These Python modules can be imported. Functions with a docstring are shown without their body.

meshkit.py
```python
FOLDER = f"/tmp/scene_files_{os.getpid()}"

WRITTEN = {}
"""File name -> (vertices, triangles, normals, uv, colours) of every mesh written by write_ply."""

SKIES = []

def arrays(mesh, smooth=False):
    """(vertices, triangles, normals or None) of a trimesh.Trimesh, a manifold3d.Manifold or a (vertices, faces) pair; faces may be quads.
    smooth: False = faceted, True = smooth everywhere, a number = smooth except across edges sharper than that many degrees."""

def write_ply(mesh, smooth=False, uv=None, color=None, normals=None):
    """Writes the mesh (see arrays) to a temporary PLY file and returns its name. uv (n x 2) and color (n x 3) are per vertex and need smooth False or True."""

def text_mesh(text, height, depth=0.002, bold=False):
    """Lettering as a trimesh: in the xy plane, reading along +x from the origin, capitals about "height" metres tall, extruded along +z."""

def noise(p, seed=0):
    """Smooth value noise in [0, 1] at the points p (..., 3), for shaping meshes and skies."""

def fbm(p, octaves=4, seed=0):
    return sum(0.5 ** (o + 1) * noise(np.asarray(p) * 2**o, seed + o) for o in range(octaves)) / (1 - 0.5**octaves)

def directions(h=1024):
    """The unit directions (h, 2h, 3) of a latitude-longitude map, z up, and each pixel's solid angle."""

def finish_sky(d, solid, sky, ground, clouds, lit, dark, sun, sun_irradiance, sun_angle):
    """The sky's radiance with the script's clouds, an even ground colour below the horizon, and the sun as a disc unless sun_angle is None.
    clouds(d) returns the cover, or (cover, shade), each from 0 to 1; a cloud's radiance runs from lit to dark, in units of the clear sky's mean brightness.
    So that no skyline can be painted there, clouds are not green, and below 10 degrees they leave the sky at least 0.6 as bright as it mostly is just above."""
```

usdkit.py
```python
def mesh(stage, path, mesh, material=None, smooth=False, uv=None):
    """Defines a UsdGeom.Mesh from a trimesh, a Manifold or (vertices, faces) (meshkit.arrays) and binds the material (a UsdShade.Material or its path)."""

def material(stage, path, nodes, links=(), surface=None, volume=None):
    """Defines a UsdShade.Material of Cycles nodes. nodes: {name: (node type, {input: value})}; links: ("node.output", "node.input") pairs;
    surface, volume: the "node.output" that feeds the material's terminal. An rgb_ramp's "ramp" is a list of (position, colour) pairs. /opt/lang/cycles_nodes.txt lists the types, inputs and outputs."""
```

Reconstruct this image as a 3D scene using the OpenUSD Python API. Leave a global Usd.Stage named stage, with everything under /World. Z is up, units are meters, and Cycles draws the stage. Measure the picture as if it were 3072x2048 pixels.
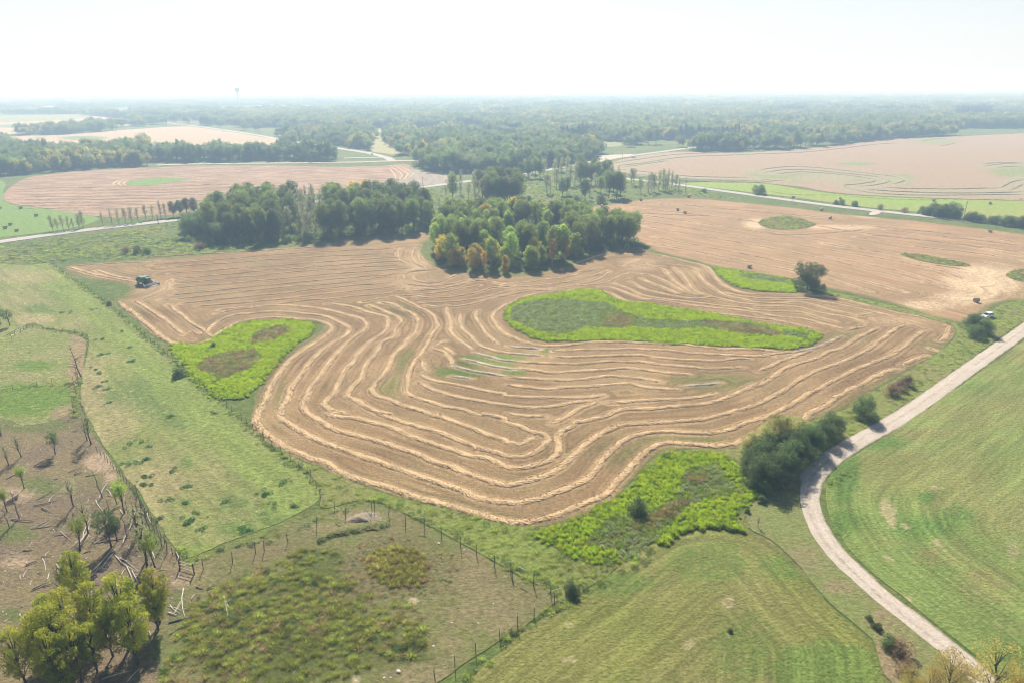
import math, random, re
import numpy as np, trimesh, usdkit
from scipy.spatial import cKDTree, Delaunay
from shapely import contains_xy
from shapely.geometry import Polygon, LineString
from pxr import Usd, UsdGeom, UsdLux, UsdShade, Sdf, Gf, Vt

stage = Usd.Stage.CreateInMemory()
UsdGeom.SetStageUpAxis(stage, 'Z'); UsdGeom.SetStageMetersPerUnit(stage, 1.0)
UsdGeom.Xform.Define(stage, '/World'); UsdGeom.Scope.Define(stage, '/World/Looks')
rng = np.random.default_rng(11)

# ------------------------------------------------------------------ camera (a drone 70 m up, looking along +y and down)
CAM_H, FPX, HORIZON_Y, ROLL = 70.0, 2048.0, 257.0, math.radians(-0.30)
PITCH = math.atan((1024.0 - HORIZON_Y) / FPX)
X_ = np.array([1.0, 0, 0]); F_ = np.array([0, math.cos(PITCH), -math.sin(PITCH)]); U_ = np.array([0, math.sin(PITCH), math.cos(PITCH)])
right = math.cos(ROLL) * X_ + math.sin(ROLL) * U_; up = -math.sin(ROLL) * X_ + math.cos(ROLL) * U_
cam = UsdGeom.Camera.Define(stage, '/World/camera')
cam.AddTransformOp().Set(Gf.Matrix4d(*right, 0, *up, 0, *(-F_), 0, 0, 0, CAM_H, 1))
cam.CreateHorizontalApertureAttr(36.0); cam.CreateVerticalApertureAttr(24.0); cam.CreateFocalLengthAttr(24.0)
cam.CreateClippingRangeAttr(Gf.Vec2f(1.0, 200000.0))
cam.CreateExposureAttr(1.02)

# ------------------------------------------------------------------ sky and sun
SUN_EL, SUN_AZ = math.radians(40.0), math.radians(-7.5)          # azimuth from +y, positive towards +x
sun_dir = np.array([math.sin(SUN_AZ) * math.cos(SUN_EL), math.cos(SUN_AZ) * math.cos(SUN_EL), math.sin(SUN_EL)])
sky = UsdLux.DomeLight.Define(stage, '/World/sky')
skymat = usdkit.material(stage, '/World/Looks/sky_air', {
    's': ('sky_texture', {'sky_type': 'single_scattering', 'sun_disc': False, 'sun_elevation': SUN_EL, 'sun_rotation': SUN_AZ,
                          'altitude': 650.0, 'air_density': 1.0, 'aerosol_density': 1.6, 'ozone_density': 1.0}),
    # the same haze seen against the sky: a white veil that thins with height, all the way round
    'c': ('texture_coordinate', {}), 'x': ('separate_xyz', {}), 'v': ('map_range', {'range_type': 'smoothstep', 'from_min': 0.0, 'from_max': 0.32, 'to_min': 0.92, 'to_max': 0.0, 'clamp': True}),
    'n': ('noise_texture', {'scale': 2.2, 'detail': 4.0, 'roughness': 0.55}), 'nr': ('map_range', {'from_min': 0.3, 'from_max': 0.7, 'to_min': 0.8, 'to_max': 1.1, 'clamp': True}), 'vm': ('math', {'math_type': 'multiply', 'use_clamp': True}),
    'w': ('mix', {'mix_type': 'mix', 'color2': (8.55, 8.85, 9.15)}),
    'b': ('background_shader', {'strength': 0.055})},
    [('c.generated', 'x.vector'), ('x.z', 'v.value'), ('c.generated', 'n.vector'), ('n.fac', 'nr.value'), ('v.result', 'vm.value1'), ('nr.result', 'vm.value2'), ('vm.value', 'w.fac'), ('s.color', 'w.color1'), ('w.color', 'b.color')], surface='b.background')
UsdShade.MaterialBindingAPI.Apply(sky.GetPrim()).Bind(skymat)
sky.GetPrim().SetCustomDataByKey('kind', 'structure')
sun = UsdLux.DistantLight.Define(stage, '/World/sun')
sun.CreateIntensityAttr(1.22); sun.CreateAngleAttr(0.55); sun.CreateColorAttr(Gf.Vec3f(1.0, 0.93, 0.82))
sun.GetPrim().CreateAttribute('inputs:normalize', Sdf.ValueTypeNames.Bool).Set(True)
z_ = sun_dir; x_ = np.cross([0, 0, 1.0], z_); x_ /= np.linalg.norm(x_); y_ = np.cross(z_, x_)
sun.AddTransformOp().Set(Gf.Matrix4d(*x_, 0, *y_, 0, *z_, 0, 0, 0, 300, 1))

# ------------------------------------------------------------------ helpers
TILE = {r + str(c + 1): (x, y) for r, y in (('A', 240), ('B', 740), ('C', 1240), ('D', 1515)) for c, x in enumerate((0, 760, 1520, 2272))}

def P(view, *pts):
    """Points read off a view of the place (the whole view, or one of its enlarged tiles) as rays' picture coordinates."""
    a = np.array(pts, float).reshape(-1, 2)
    return a * (3072 / 2352.0) if view == 'F' else a / 2.94 + TILE[view]

def G(px):
    """Where those rays meet the ground."""
    px = np.atleast_2d(px); u, v = px[:, 0] - 1536.0, px[:, 1] - 1024.0
    d = u[:, None] * right + FPX * F_ - v[:, None] * up
    return (d[:, :2] * (CAM_H / np.maximum(-d[:, 2:3], 1e-6)))

def GP(view, *pts): return G(P(view, *pts))

used = {}
def numbered(name):
    n = used.get(name, -1) + 1; used[name] = n
    return name if n == 0 else f'{name}_{n:03d}'

def tag(prim, label=None, cat=None, group=None, kind=None):
    prim = prim.GetPrim() if hasattr(prim, 'GetPrim') else prim
    for k, v in (('label', label), ('category', cat), ('group', group), ('kind', kind)):
        if v: prim.SetCustomDataByKey(k, v)
    return prim

def obj(name, mesh, m, parent=None, smooth=False, attrs=None):
    base = '/World' if parent is None else str(parent.GetPath())
    if parent is None: path = f'{base}/{numbered(name)}'
    else:
        k = base + '/' + name; n = used.get(k, -1) + 1; used[k] = n
        path = k if n == 0 else f'{k}_{n:03d}'
    o = usdkit.mesh(stage, path, mesh, m, smooth)
    for k, v in (attrs or {}).items():
        UsdGeom.PrimvarsAPI(o).CreatePrimvar(k, Sdf.ValueTypeNames.FloatArray, 'vertex').Set(Vt.FloatArray.FromNumpy(np.asarray(v, np.float32)))
    return o.GetPrim()

def thing(name, label, cat, loc=(0, 0, 0), rotz=0.0, group=None, scale=None):
    x = UsdGeom.Xform.Define(stage, '/World/' + numbered(name))
    x.AddTranslateOp().Set(Gf.Vec3d(*map(float, loc))); x.AddRotateZOp().Set(float(math.degrees(rotz)))
    if scale is not None: x.AddScaleOp().Set(Gf.Vec3f(*map(float, scale)))
    return tag(x, label, cat, group)

def dup(root, loc, rotz=0.0, scale=(1, 1, 1), label=None, group=None, name=None):
    was = root.GetCustomData()
    r = thing(name or re.sub(r'_\d{3}$', '', root.GetName()), label or was['label'], was['category'], loc, rotz, group or was.get('group'), scale)
    r.GetReferences().AddInternalReference(root.GetPath()); r.SetInstanceable(True)
    return r

def relabel(group, fmt, key=lambda q: q[0]):
    """Labels alike things of one group by their order in view."""
    m = [p for p in stage.GetPrimAtPath('/World').GetChildren() if p.GetCustomDataByKey('group') == group]
    c = project(np.array([np.array(p.GetAttribute('xformOp:translate').Get())[:2] for p in m]))
    for k, i in enumerate(sorted(range(len(m)), key=lambda i: key(c[i]))): m[i].SetCustomDataByKey('label', fmt.format(ORD[k]))

def vnoise(p, scale, seed=0, octaves=3):
    """Smooth value noise of 2-D points, about -1..1."""
    out = np.zeros(len(p)); amp = 1.0; tot = 0
    for o in range(octaves):
        q = p * scale * 2 ** o + 37.7 * (o + 1) + seed * 13.13
        i = np.floor(q).astype(np.int64); f = q - i; f = f * f * (3 - 2 * f)
        h = lambda a, b: ((np.sin((a * 127.1 + b * 311.7 + seed * 17.0) % 6283.1853) * 43758.5453) % 1.0)
        a = h(i[:, 0], i[:, 1]) * (1 - f[:, 0]) + h(i[:, 0] + 1, i[:, 1]) * f[:, 0]
        b = h(i[:, 0], i[:, 1] + 1) * (1 - f[:, 0]) + h(i[:, 0] + 1, i[:, 1] + 1) * f[:, 0]
        out += amp * ((a * (1 - f[:, 1]) + b * f[:, 1]) * 2 - 1); tot += amp; amp *= 0.5
    return out / tot

def smooth_line(p, step, closed=False):
    """A Catmull-Rom curve through 2-D points, resampled every step metres."""
    p = np.asarray(p, float)
    if closed: q = np.vstack([p[-1], p, p[0], p[1]])
    else: q = np.vstack([2 * p[0] - p[1], p, 2 * p[-1] - p[-2]])
    out = []
    for i in range(1, len(q) - 2):
        a, b, c, d = q[i - 1:i + 3]
        n = max(2, int(np.linalg.norm(c - b) / step * 1.5)); t = np.linspace(0, 1, n, endpoint=False)[:, None]
        out.append(0.5 * (2 * b + (c - a) * t + (2 * a - 5 * b + 4 * c - d) * t ** 2 + (3 * b - 3 * c + d - a) * t ** 3))
    out = np.vstack(out + [q[-2][None]])
    s = np.concatenate([[0], np.cumsum(np.linalg.norm(np.diff(out, axis=0), axis=1))])
    m = max(2, int(s[-1] / step) + 1); t = np.linspace(0, s[-1], m)
    r = np.stack([np.interp(t, s, out[:, k]) for k in (0, 1)], 1)
    return r[:-1] if closed else r

def region(poly, jitter=0.6, step=1.5, scale=0.25):
    """A closed 2-D outline made smooth and a little ragged, as a shapely polygon."""
    r = smooth_line(poly, step, True)
    t = np.roll(r, -1, 0) - np.roll(r, 1, 0); n = np.stack([-t[:, 1], t[:, 0]], 1) / (np.linalg.norm(t, axis=1)[:, None] + 1e-9)
    if jitter: r = r + n * (vnoise(r, scale, 5, 3) * jitter)[:, None]
    g = Polygon(r)
    if not g.is_valid: g = g.buffer(0)
    if g.geom_type != 'Polygon': g = max(g.geoms, key=lambda a: a.area)
    return g

def sheet(poly, res, z=0.0, bump=0.0):
    """Triangles filling a polygon: boundary points plus a jittered grid."""
    b = np.array(poly.exterior.coords)[:-1]
    keep = [0]
    for i in range(1, len(b)):
        if np.linalg.norm(b[i] - b[keep[-1]]) > res * 0.4: keep.append(i)
    b = b[keep]
    x0, y0, x1, y1 = poly.bounds
    gx, gy = np.meshgrid(np.arange(x0, x1, res), np.arange(y0, y1, res * 0.9)); gx = gx + (np.arange(len(gx)) % 2)[:, None] * res / 2
    g = np.stack([gx.ravel(), gy.ravel()], 1); g = g + rng.uniform(-.12, .12, g.shape) * res
    g = g[contains_xy(poly.buffer(-res * 0.45), g[:, 0], g[:, 1])]
    p = np.vstack([b, g])
    tri = Delaunay(p).simplices
    c = p[tri].mean(1); tri = tri[contains_xy(poly.buffer(0.02), c[:, 0], c[:, 1])]
    a = p[tri]; flip = np.cross(a[:, 1] - a[:, 0], a[:, 2] - a[:, 0]) < 0; tri[flip] = tri[flip][:, ::-1]
    zz = np.full(len(p), float(z))
    if bump: zz += bump * vnoise(p, 0.15, 3) 
    return np.column_stack([p, zz]), tri

def ribbon(line, width, z, wobble=0.15):
    """A road: a strip along a 2-D line, with the distance across as an attribute."""
    t = np.gradient(line, axis=0); n = np.stack([-t[:, 1], t[:, 0]], 1) / np.linalg.norm(t, axis=1)[:, None]
    k = np.linspace(-1, 1, 9)
    w = np.broadcast_to(width, (len(line),)) / 2
    lw = w + wobble * vnoise(line, 0.5, 1); rw = w + wobble * vnoise(line + 50, 0.5, 2)
    v, cr = [], []
    for s in k:
        e = np.where(s < 0, lw, rw) * s
        v.append(np.column_stack([line + n * e[:, None], z + 0.06 * (1 - s * s) * np.ones(len(line))])); cr.append(e)
    m, c = len(line), len(k); v = np.stack(v, 1).reshape(-1, 3)
    i, j = np.meshgrid(np.arange(m - 1), np.arange(c - 1), indexing='ij')
    a = (i * c + j).ravel(); q = np.stack([a, a + 1, a + c + 1, a + c], 1)
    nz = np.cross(v[q[0, 1]] - v[q[0, 0]], v[q[0, 2]] - v[q[0, 0]])[2]
    return (v, q if nz > 0 else q[:, ::-1]), np.stack(cr, 1).ravel()

def in_frame(p, margin=120):
    """Ground points whose foot the camera can see (with a margin in picture units)."""
    p3 = np.column_stack([p, np.zeros(len(p))]) - [0, 0, CAM_H]
    zc = p3 @ F_; ok = zc > 1
    u = FPX * (p3 @ right) / np.where(ok, zc, 1) + 1536; v = 1024 - FPX * (p3 @ up) / np.where(ok, zc, 1)
    return ok & (u > -margin) & (u < 3072 + margin) & (v < 2048 + margin)

# ------------------------------------------------------------------ materials
def mat(name, nodes, links, surface='p.BSDF', **kw): return usdkit.material(stage, '/World/Looks/' + name, nodes, links, surface=surface, **kw)

def plain(name, color, rough=0.8, metal=0.0, noise=0.0, nscale=3.0, spec=0.3):
    if not noise:
        return mat(name, {'p': ('principled_bsdf', {'base_color': color, 'roughness': rough, 'metallic': metal, 'specular_ior_level': spec})}, [])
    c = np.array(color)
    return mat(name, {'t': ('texture_coordinate', {}), 'n': ('noise_texture', {'scale': nscale, 'detail': 4.0}),
                      'r': ('rgb_ramp', {'ramp': [(0.25, tuple(c * (1 - noise))), (0.75, tuple(np.minimum(c * (1 + noise), 1)))]}),
                      'p': ('principled_bsdf', {'roughness': rough, 'metallic': metal, 'specular_ior_level': spec})},
               [('t.object', 'n.vector'), ('n.fac', 'r.fac'), ('r.color', 'p.base_color')])

def ground_mat(name, ramp, fine=1.2, broad=0.03, ramp2=None, rel=0.5, bump=0.6, bscale=2.5, attr=None, attr_cols=None, streak=None, extra=None, rough=0.95):
    """Soil or turf: a fine noise through one colour ramp, a broad noise mixing in a second, painted weights (green, dry ...) and streaks along the mesh's 'd' attribute."""
    N = {'g': ('geometry', {}),
         'n1': ('noise_texture', {'scale': fine, 'detail': 6.0, 'roughness': 0.65}), 'r1': ('rgb_ramp', {'ramp': ramp}),
         'n2': ('noise_texture', {'scale': broad, 'detail': 4.0, 'roughness': 0.6}), 'm2': ('map_range', {'from_min': 0.42, 'from_max': 0.62, 'to_min': 0.0, 'to_max': rel, 'clamp': True}),
         'r2': ('rgb_ramp', {'ramp': ramp2 or ramp}), 'x2': ('mix', {'mix_type': 'mix'}),
         'nb': ('noise_texture', {'scale': bscale, 'detail': 5.0, 'roughness': 0.7}), 'b': ('bump', {'strength': 1.0, 'distance': bump}),
         'p': ('principled_bsdf', {'roughness': rough, 'specular_ior_level': 0.08})}
    L = [('g.position', 'n1.vector'), ('g.position', 'n2.vector'), ('g.position', 'nb.vector'), ('n1.fac', 'r1.fac'), ('n1.fac', 'r2.fac'), ('n2.fac', 'm2.value'),
         ('m2.result', 'x2.fac'), ('r1.color', 'x2.color1'), ('r2.color', 'x2.color2'), ('nb.fac', 'b.height'), ('b.normal', 'p.normal')]
    last = 'x2.color'
    for i, (a, col) in enumerate(attr_cols or []):
        # a painted weight, broken up by fine noise, mixes in a colour
        N[f'a{i}'] = ('attribute', {'attribute': a})
        N[f'an{i}'] = ('noise_texture', {'scale': 0.55, 'detail': 5.0, 'roughness': 0.7})
        N[f'am{i}'] = ('math', {'math_type': 'multiply_add', 'value2': 1.0})
        N[f'as{i}'] = ('map_range', {'from_min': 0.48, 'from_max': 0.82, 'to_min': 0.0, 'to_max': 0.92, 'clamp': True})
        N[f'ax{i}'] = ('mix', {'mix_type': 'mix'})
        N[f'ar{i}'] = ('rgb_ramp', {'ramp': [(0.3, tuple(np.array(col) * 0.6)), (0.7, tuple(np.array(col) * 1.35))]})
        L += [('g.position', f'an{i}.vector'), (f'a{i}.fac', f'am{i}.value1'), (f'an{i}.fac', f'am{i}.value3'), (f'am{i}.value', f'as{i}.value'),
              (f'as{i}.result', f'ax{i}.fac'), (last, f'ax{i}.color1'), ('n1.fac', f'ar{i}.fac'), (f'ar{i}.color', f'ax{i}.color2')]
        N[f'as{i}'][1].update(from_min=0.62, from_max=0.98)
        last = f'ax{i}.color'
    for j, st in enumerate(streak or []):
        freq, lo, hi, thr = st
        N[f'sd{j}'] = ('attribute', {'attribute': 'd'})
        N[f'sp{j}'] = ('separate_xyz', {}); N[f'sc{j}'] = ('combine_xyz', {})
        N[f'm_{j}'] = ('math', {'math_type': 'multiply', 'value2': freq}); N[f'mx{j}'] = ('math', {'math_type': 'multiply', 'value2': 0.05}); N[f'my{j}'] = ('math', {'math_type': 'multiply', 'value2': 0.05})
        N[f'sn{j}'] = ('noise_texture', {'scale': 1.0, 'detail': 3.0, 'roughness': 0.6})
        N[f'sr{j}'] = ('rgb_ramp', {'ramp': [(0.5 - thr, (lo,) * 3), (0.5 + thr, (hi,) * 3)]})
        N[f'sx{j}'] = ('mix', {'mix_type': 'multiply', 'fac': 1.0})
        L += [(f'sd{j}.fac', f'm_{j}.value1'), ('g.position', f'sp{j}.vector'), (f'sp{j}.x', f'mx{j}.value1'), (f'sp{j}.y', f'my{j}.value1'),
              (f'm_{j}.value', f'sc{j}.x'), (f'mx{j}.value', f'sc{j}.y'), (f'my{j}.value', f'sc{j}.z'), (f'sc{j}.vector', f'sn{j}.vector'),
              (f'sn{j}.fac', f'sr{j}.fac'), (last, f'sx{j}.color1'), (f'sr{j}.color', f'sx{j}.color2')]
        last = f'sx{j}.color'
    L.append((last, 'p.base_color'))
    return mat(name, N, L)

LEAF_GAIN = 1.8
def leaf_mat(name, dark, light, trans=0.35, tcol=None, nscale=0.5, var=0.35):
    dark, light = np.array(dark) * LEAF_GAIN, np.minimum(np.array(light) * LEAF_GAIN, .8); tcol = np.array(tcol if tcol is not None else light * 1.3)
    return mat(name, {'g': ('geometry', {}), 'o': ('object_info', {}), 'n': ('noise_texture', {'scale': nscale, 'detail': 5.0, 'roughness': 0.75}),
                      'r': ('rgb_ramp', {'ramp': [(0.3, tuple(dark)), (0.7, tuple(light))]}),
                      'v': ('map_range', {'from_min': 0.0, 'from_max': 1.0, 'to_min': 1 - var, 'to_max': 1 + var}),
                      'h': ('map_range', {'from_min': 0.0, 'from_max': 1.0, 'to_min': 0.485, 'to_max': 0.512}),
                      'c': ('hsv', {'saturation': 1.0}), 't': ('hsv', {'saturation': 1.05, 'value': 1.7}),
                      'p': ('principled_bsdf', {'roughness': 0.6, 'specular_ior_level': 0.2}), 'q': ('translucent_bsdf', {}), 'm': ('mix_closure', {'fac': min(.55, trans + .1)})},
               [('g.position', 'n.vector'), ('n.fac', 'r.fac'), ('o.random', 'v.value'), ('o.random', 'h.value'), ('r.color', 'c.color'), ('v.result', 'c.value'), ('h.result', 'c.hue'),
                ('c.color', 'p.base_color'), ('c.color', 't.color'), ('t.color', 'q.color'), ('p.BSDF', 'm.closure1'), ('q.BSDF', 'm.closure2')], surface='m.closure')
# ------------------------------------------------------------------ the land
def project(p):
    p3 = np.column_stack([p, np.zeros(len(p))]) - [0, 0, CAM_H]; zc = np.maximum(p3 @ F_, 1e-3)
    return np.column_stack([FPX * (p3 @ right) / zc + 1536, 1024 - FPX * (p3 @ up) / zc])

def blobs(p, *bl):
    """Painted weight at ground points: soft ellipses given as (view, x, y, rx, ry, weight) in the view's units."""
    q = project(p); w = np.zeros(len(p))
    for view, x, y, rx, ry, s in bl:
        c = P(view, (x, y))[0]; k = 3072 / 2352 if view == 'F' else 1 / 2.94
        r = np.hypot((q[:, 0] - c[0]) / (rx * k), (q[:, 1] - c[1]) / (ry * k))
        w = np.maximum(w, s * np.clip(1.6 - r, 0, 1) ** 0.8)
    return w

def dist_to(p, *lines):
    """Distance to the nearest of some ground lines."""
    t = cKDTree(np.vstack([smooth_line(l, 0.8) for l in lines])); return t.query(p)[0]

MEADOW = [(0.25, (0.045, 0.075, 0.018)), (0.5, (0.085, 0.13, 0.032)), (0.75, (0.15, 0.19, 0.055))]
MEADOW2 = [(0.25, (0.075, 0.085, 0.028)), (0.5, (0.14, 0.145, 0.05)), (0.75, (0.21, 0.20, 0.085))]
m_meadow = ground_mat('meadow_grass', MEADOW, 0.35, 0.035, MEADOW2, 0.9, 0.6, 0.8)
rad = np.concatenate([np.arange(0, 700, 35.0), np.geomspace(720, 60000, 24)]); ang = np.linspace(0, 2 * np.pi, 73)[:-1]
vv = [[0, 0, 0]] + [[r * math.cos(a), r * math.sin(a), 0] for r in rad[1:] for a in ang]
ff = [[0, 1 + k, 1 + (k + 1) % 72] for k in range(72)]
for i in range(len(rad) - 2):
    for k in range(72):
        a, b = 1 + i * 72 + k, 1 + i * 72 + (k + 1) % 72; ff += [[a, a + 72, b + 72], [a, b + 72, b]]
tag(obj('ground', (np.array(vv), np.array(ff)), m_meadow), kind='structure')

LAYER = [0]
def patch(name, poly, res, z, m, attrs=None, kind='structure', bump=0.0, **kw):
    LAYER[0] += 1; z = z + 0.0041 * LAYER[0]                           # no two sheets in one plane
    v, f = sheet(poly, res, z, bump)
    o = obj(name, (v, f), m, attrs={k: fn(v[:, :2]) for k, fn in (attrs or {}).items()}, smooth=bool(bump))
    tag(o, kind=kind, **kw); return o

# --- outlines -----------------------------------------------------------------------------------------------
R_FIELD = region(GP('F', (158, 612), (300, 599), (420, 590), (560, 578), (680, 566), (800, 553), (900, 543), (985, 533), (1000, 545), (975, 560), (968, 585), (1000, 607), (1060, 622), (1150, 633),
    (1200, 631), (1280, 617), (1340, 600), (1390, 582), (1440, 560), (1475, 572), (1520, 585), (1580, 600), (1640, 616), (1660, 640), (1700, 660), (1760, 670), (1815, 671), (1900, 676), (1990, 690), (2080, 715), (2150, 732), (2190, 746),
    (2185, 780), (2140, 818), (2080, 853), (1990, 905), (1940, 938), (1860, 965), (1800, 985), (1740, 1010), (1690, 1028), (1560, 1032), (1500, 1052), (1450, 1105), (1400, 1155), (1330, 1190),
    (1270, 1206), (1200, 1207), (1120, 1192), (1040, 1168), (960, 1150), (880, 1130), (800, 1100), (740, 1075), (690, 1055), (640, 1030), (600, 1008), (580, 985), (580, 945), (600, 885), (650, 822),
    (700, 782), (738, 757), (735, 742), (690, 736), (600, 736), (550, 744), (500, 768), (460, 790), (400, 792), (360, 772), (320, 742), (288, 712), (272, 695), (288, 672), (300, 660), (270, 651), (230, 646), (195, 638)), 0.7)
R_FIELD2 = region(GP('F', (1300, 490), (1350, 478), (1400, 469), (1500, 457), (1600, 456), (1700, 465), (1800, 475), (1900, 487), (2000, 498), (2100, 507), (2200, 519), (2300, 531), (2400, 545), (2480, 560), (2480, 690),
    (2352, 690), (2290, 702), (2262, 722), (2240, 738), (2195, 741), (2085, 711), (1990, 684), (1900, 664), (1850, 650), (1800, 640), (1700, 622), (1640, 613), (1580, 597), (1500, 577), (1440, 545), (1380, 515), (1330, 505)), 0.8)
R_FIELD3 = region(GP('F', (10, 445), (60, 410), (140, 398), (200, 393), (330, 386), (480, 381), (640, 381), (780, 384), (880, 381), (930, 377), (950, 388), (930, 405), (880, 425), (840, 436), (760, 446), (600, 450), (470, 462), (420, 490), (330, 498), (260, 500), (160, 490), (100, 478), (20, 466)), 1.2, 4)
R_FIELD3B = region(GP('F', (938, 388), (970, 393), (1030, 399), (1030, 419), (980, 426), (922, 432), (885, 427), (925, 410)), 1.0, 4)
R_PALE1 = region(GP('F', (-40, 318), (90, 312), (160, 309), (250, 302), (330, 296), (420, 291), (470, 295), (540, 305), (600, 315), (680, 326), (650, 338), (560, 345), (500, 346), (420, 342), (330, 345), (240, 350), (150, 357), (90, 352), (30, 338), (-40, 332)), 2, 8, 0.05)
R_PALE2 = region(GP('F', (-40, 277), (60, 272), (120, 266), (180, 265), (260, 272), (300, 282), (290, 290), (230, 288), (180, 297), (60, 306), (-40, 308)), 2, 10, 0.05)
R_FIELD4 = region(GP('F', (1400, 378), (1450, 362), (1545, 350), (1650, 351), (1800, 346), (1900, 337), (1960, 330), (2050, 320), (2200, 314), (2352, 307), (2480, 304), (2480, 465), (2352, 461), (2200, 457), (2000, 450), (1900, 441), (1840, 430), (1780, 424), (1700, 417), (1600, 415), (1500, 408), (1425, 396)), 1.5, 5, 0.08)
R_GREEN4 = region(GP('F', (1570, 422), (1640, 419), (1720, 420), (1790, 427), (1850, 437), (1920, 446), (2050, 454), (2200, 459), (2352, 463), (2480, 468), (2480, 528), (2352, 508), (2250, 502), (2100, 487), (1950, 472), (1830, 455), (1700, 440), (1600, 428)), 1.0, 4)
R_LEFTGREEN = region(GP('F', (-30, 418), (10, 420), (8, 446), (18, 468), (100, 480), (180, 492), (230, 503), (180, 522), (90, 536), (0, 546), (-30, 548)), 1.0, 4)
R_PASTURE = region(GP('F', (-60, 614), (60, 610), (118, 607), (160, 640), (210, 673), (260, 712), (330, 772), (400, 832), (470, 895), (540, 952), (600, 1008), (660, 1056), (712, 1096), (732, 1125), (732, 1148), (708, 1168), (640, 1200), (580, 1222), (520, 1243),
    (470, 1268), (432, 1284), (415, 1270), (380, 1225), (335, 1155), (285, 1085), (235, 1015), (205, 962), (188, 915), (192, 855), (204, 795), (196, 768), (150, 758), (100, 752), (75, 742), (30, 760), (-60, 790)), 0.5)
R_PADDOCK2 = region(GP('F', (-60, 800), (30, 768), (75, 752), (100, 758), (150, 764), (190, 776), (196, 800), (186, 860), (178, 910), (165, 950), (120, 968), (60, 978), (-60, 990)), 0.5)
R_DEAD = region(GP('F', (-80, 985), (60, 976), (120, 966), (170, 950), (196, 975), (230, 1022), (280, 1092), (330, 1163), (378, 1235), (412, 1282), (436, 1296), (440, 1330), (425, 1400), (405, 1450), (380, 1510), (350, 1600), (320, 1720), (-200, 1720)), 0.6)
R_TUSS = region(GP('F', (438, 1297), (520, 1262), (600, 1232), (680, 1200), (740, 1172), (800, 1158), (850, 1152), (900, 1168), (960, 1198), (1030, 1235), (1100, 1272), (1180, 1318), (1245, 1350), (1288, 1372), (1260, 1392), (1180, 1452), (1090, 1512), (1010, 1560), (920, 1625), (850, 1700), (320, 1720), (350, 1600), (382, 1510), (405, 1450), (425, 1400), (440, 1330)), 0.5)
R_HAY1 = region(GP('F', (1060, 1580), (1130, 1510), (1200, 1455), (1290, 1395), (1370, 1342), (1440, 1290), (1520, 1238), (1570, 1222), (1640, 1216), (1700, 1222), (1755, 1240), (1800, 1275), (1850, 1330), (1905, 1390), (1960, 1440), (2000, 1475), (2015, 1520), (2030, 1580), (2060, 1700), (960, 1700)), 0.4)
R_HAY2 = region(GP('F', (2520, 650), (2420, 745), (2352, 783), (2300, 820), (2230, 868), (2120, 945), (2020, 1012), (1945, 1058), (1905, 1095), (1896, 1130), (1905, 1185), (1945, 1250), (1995, 1305), (2080, 1375), (2175, 1450), (2245, 1510), (2310, 1575), (2380, 1680), (2700, 1700), (2900, 1200)), 0.4)
R_LAWN = region(GP('F', (1715, 1165), (1760, 1140), (1800, 1115), (1835, 1095), (1850, 1130), (1850, 1185), (1880, 1250), (1940, 1315), (2030, 1395), (2120, 1465), (2200, 1530), (2240, 1590), (2120, 1600), (2040, 1560), (2005, 1470), (1960, 1430), (1900, 1378), (1850, 1320), (1800, 1265), (1760, 1230), (1720, 1215)), 0.4)
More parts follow.
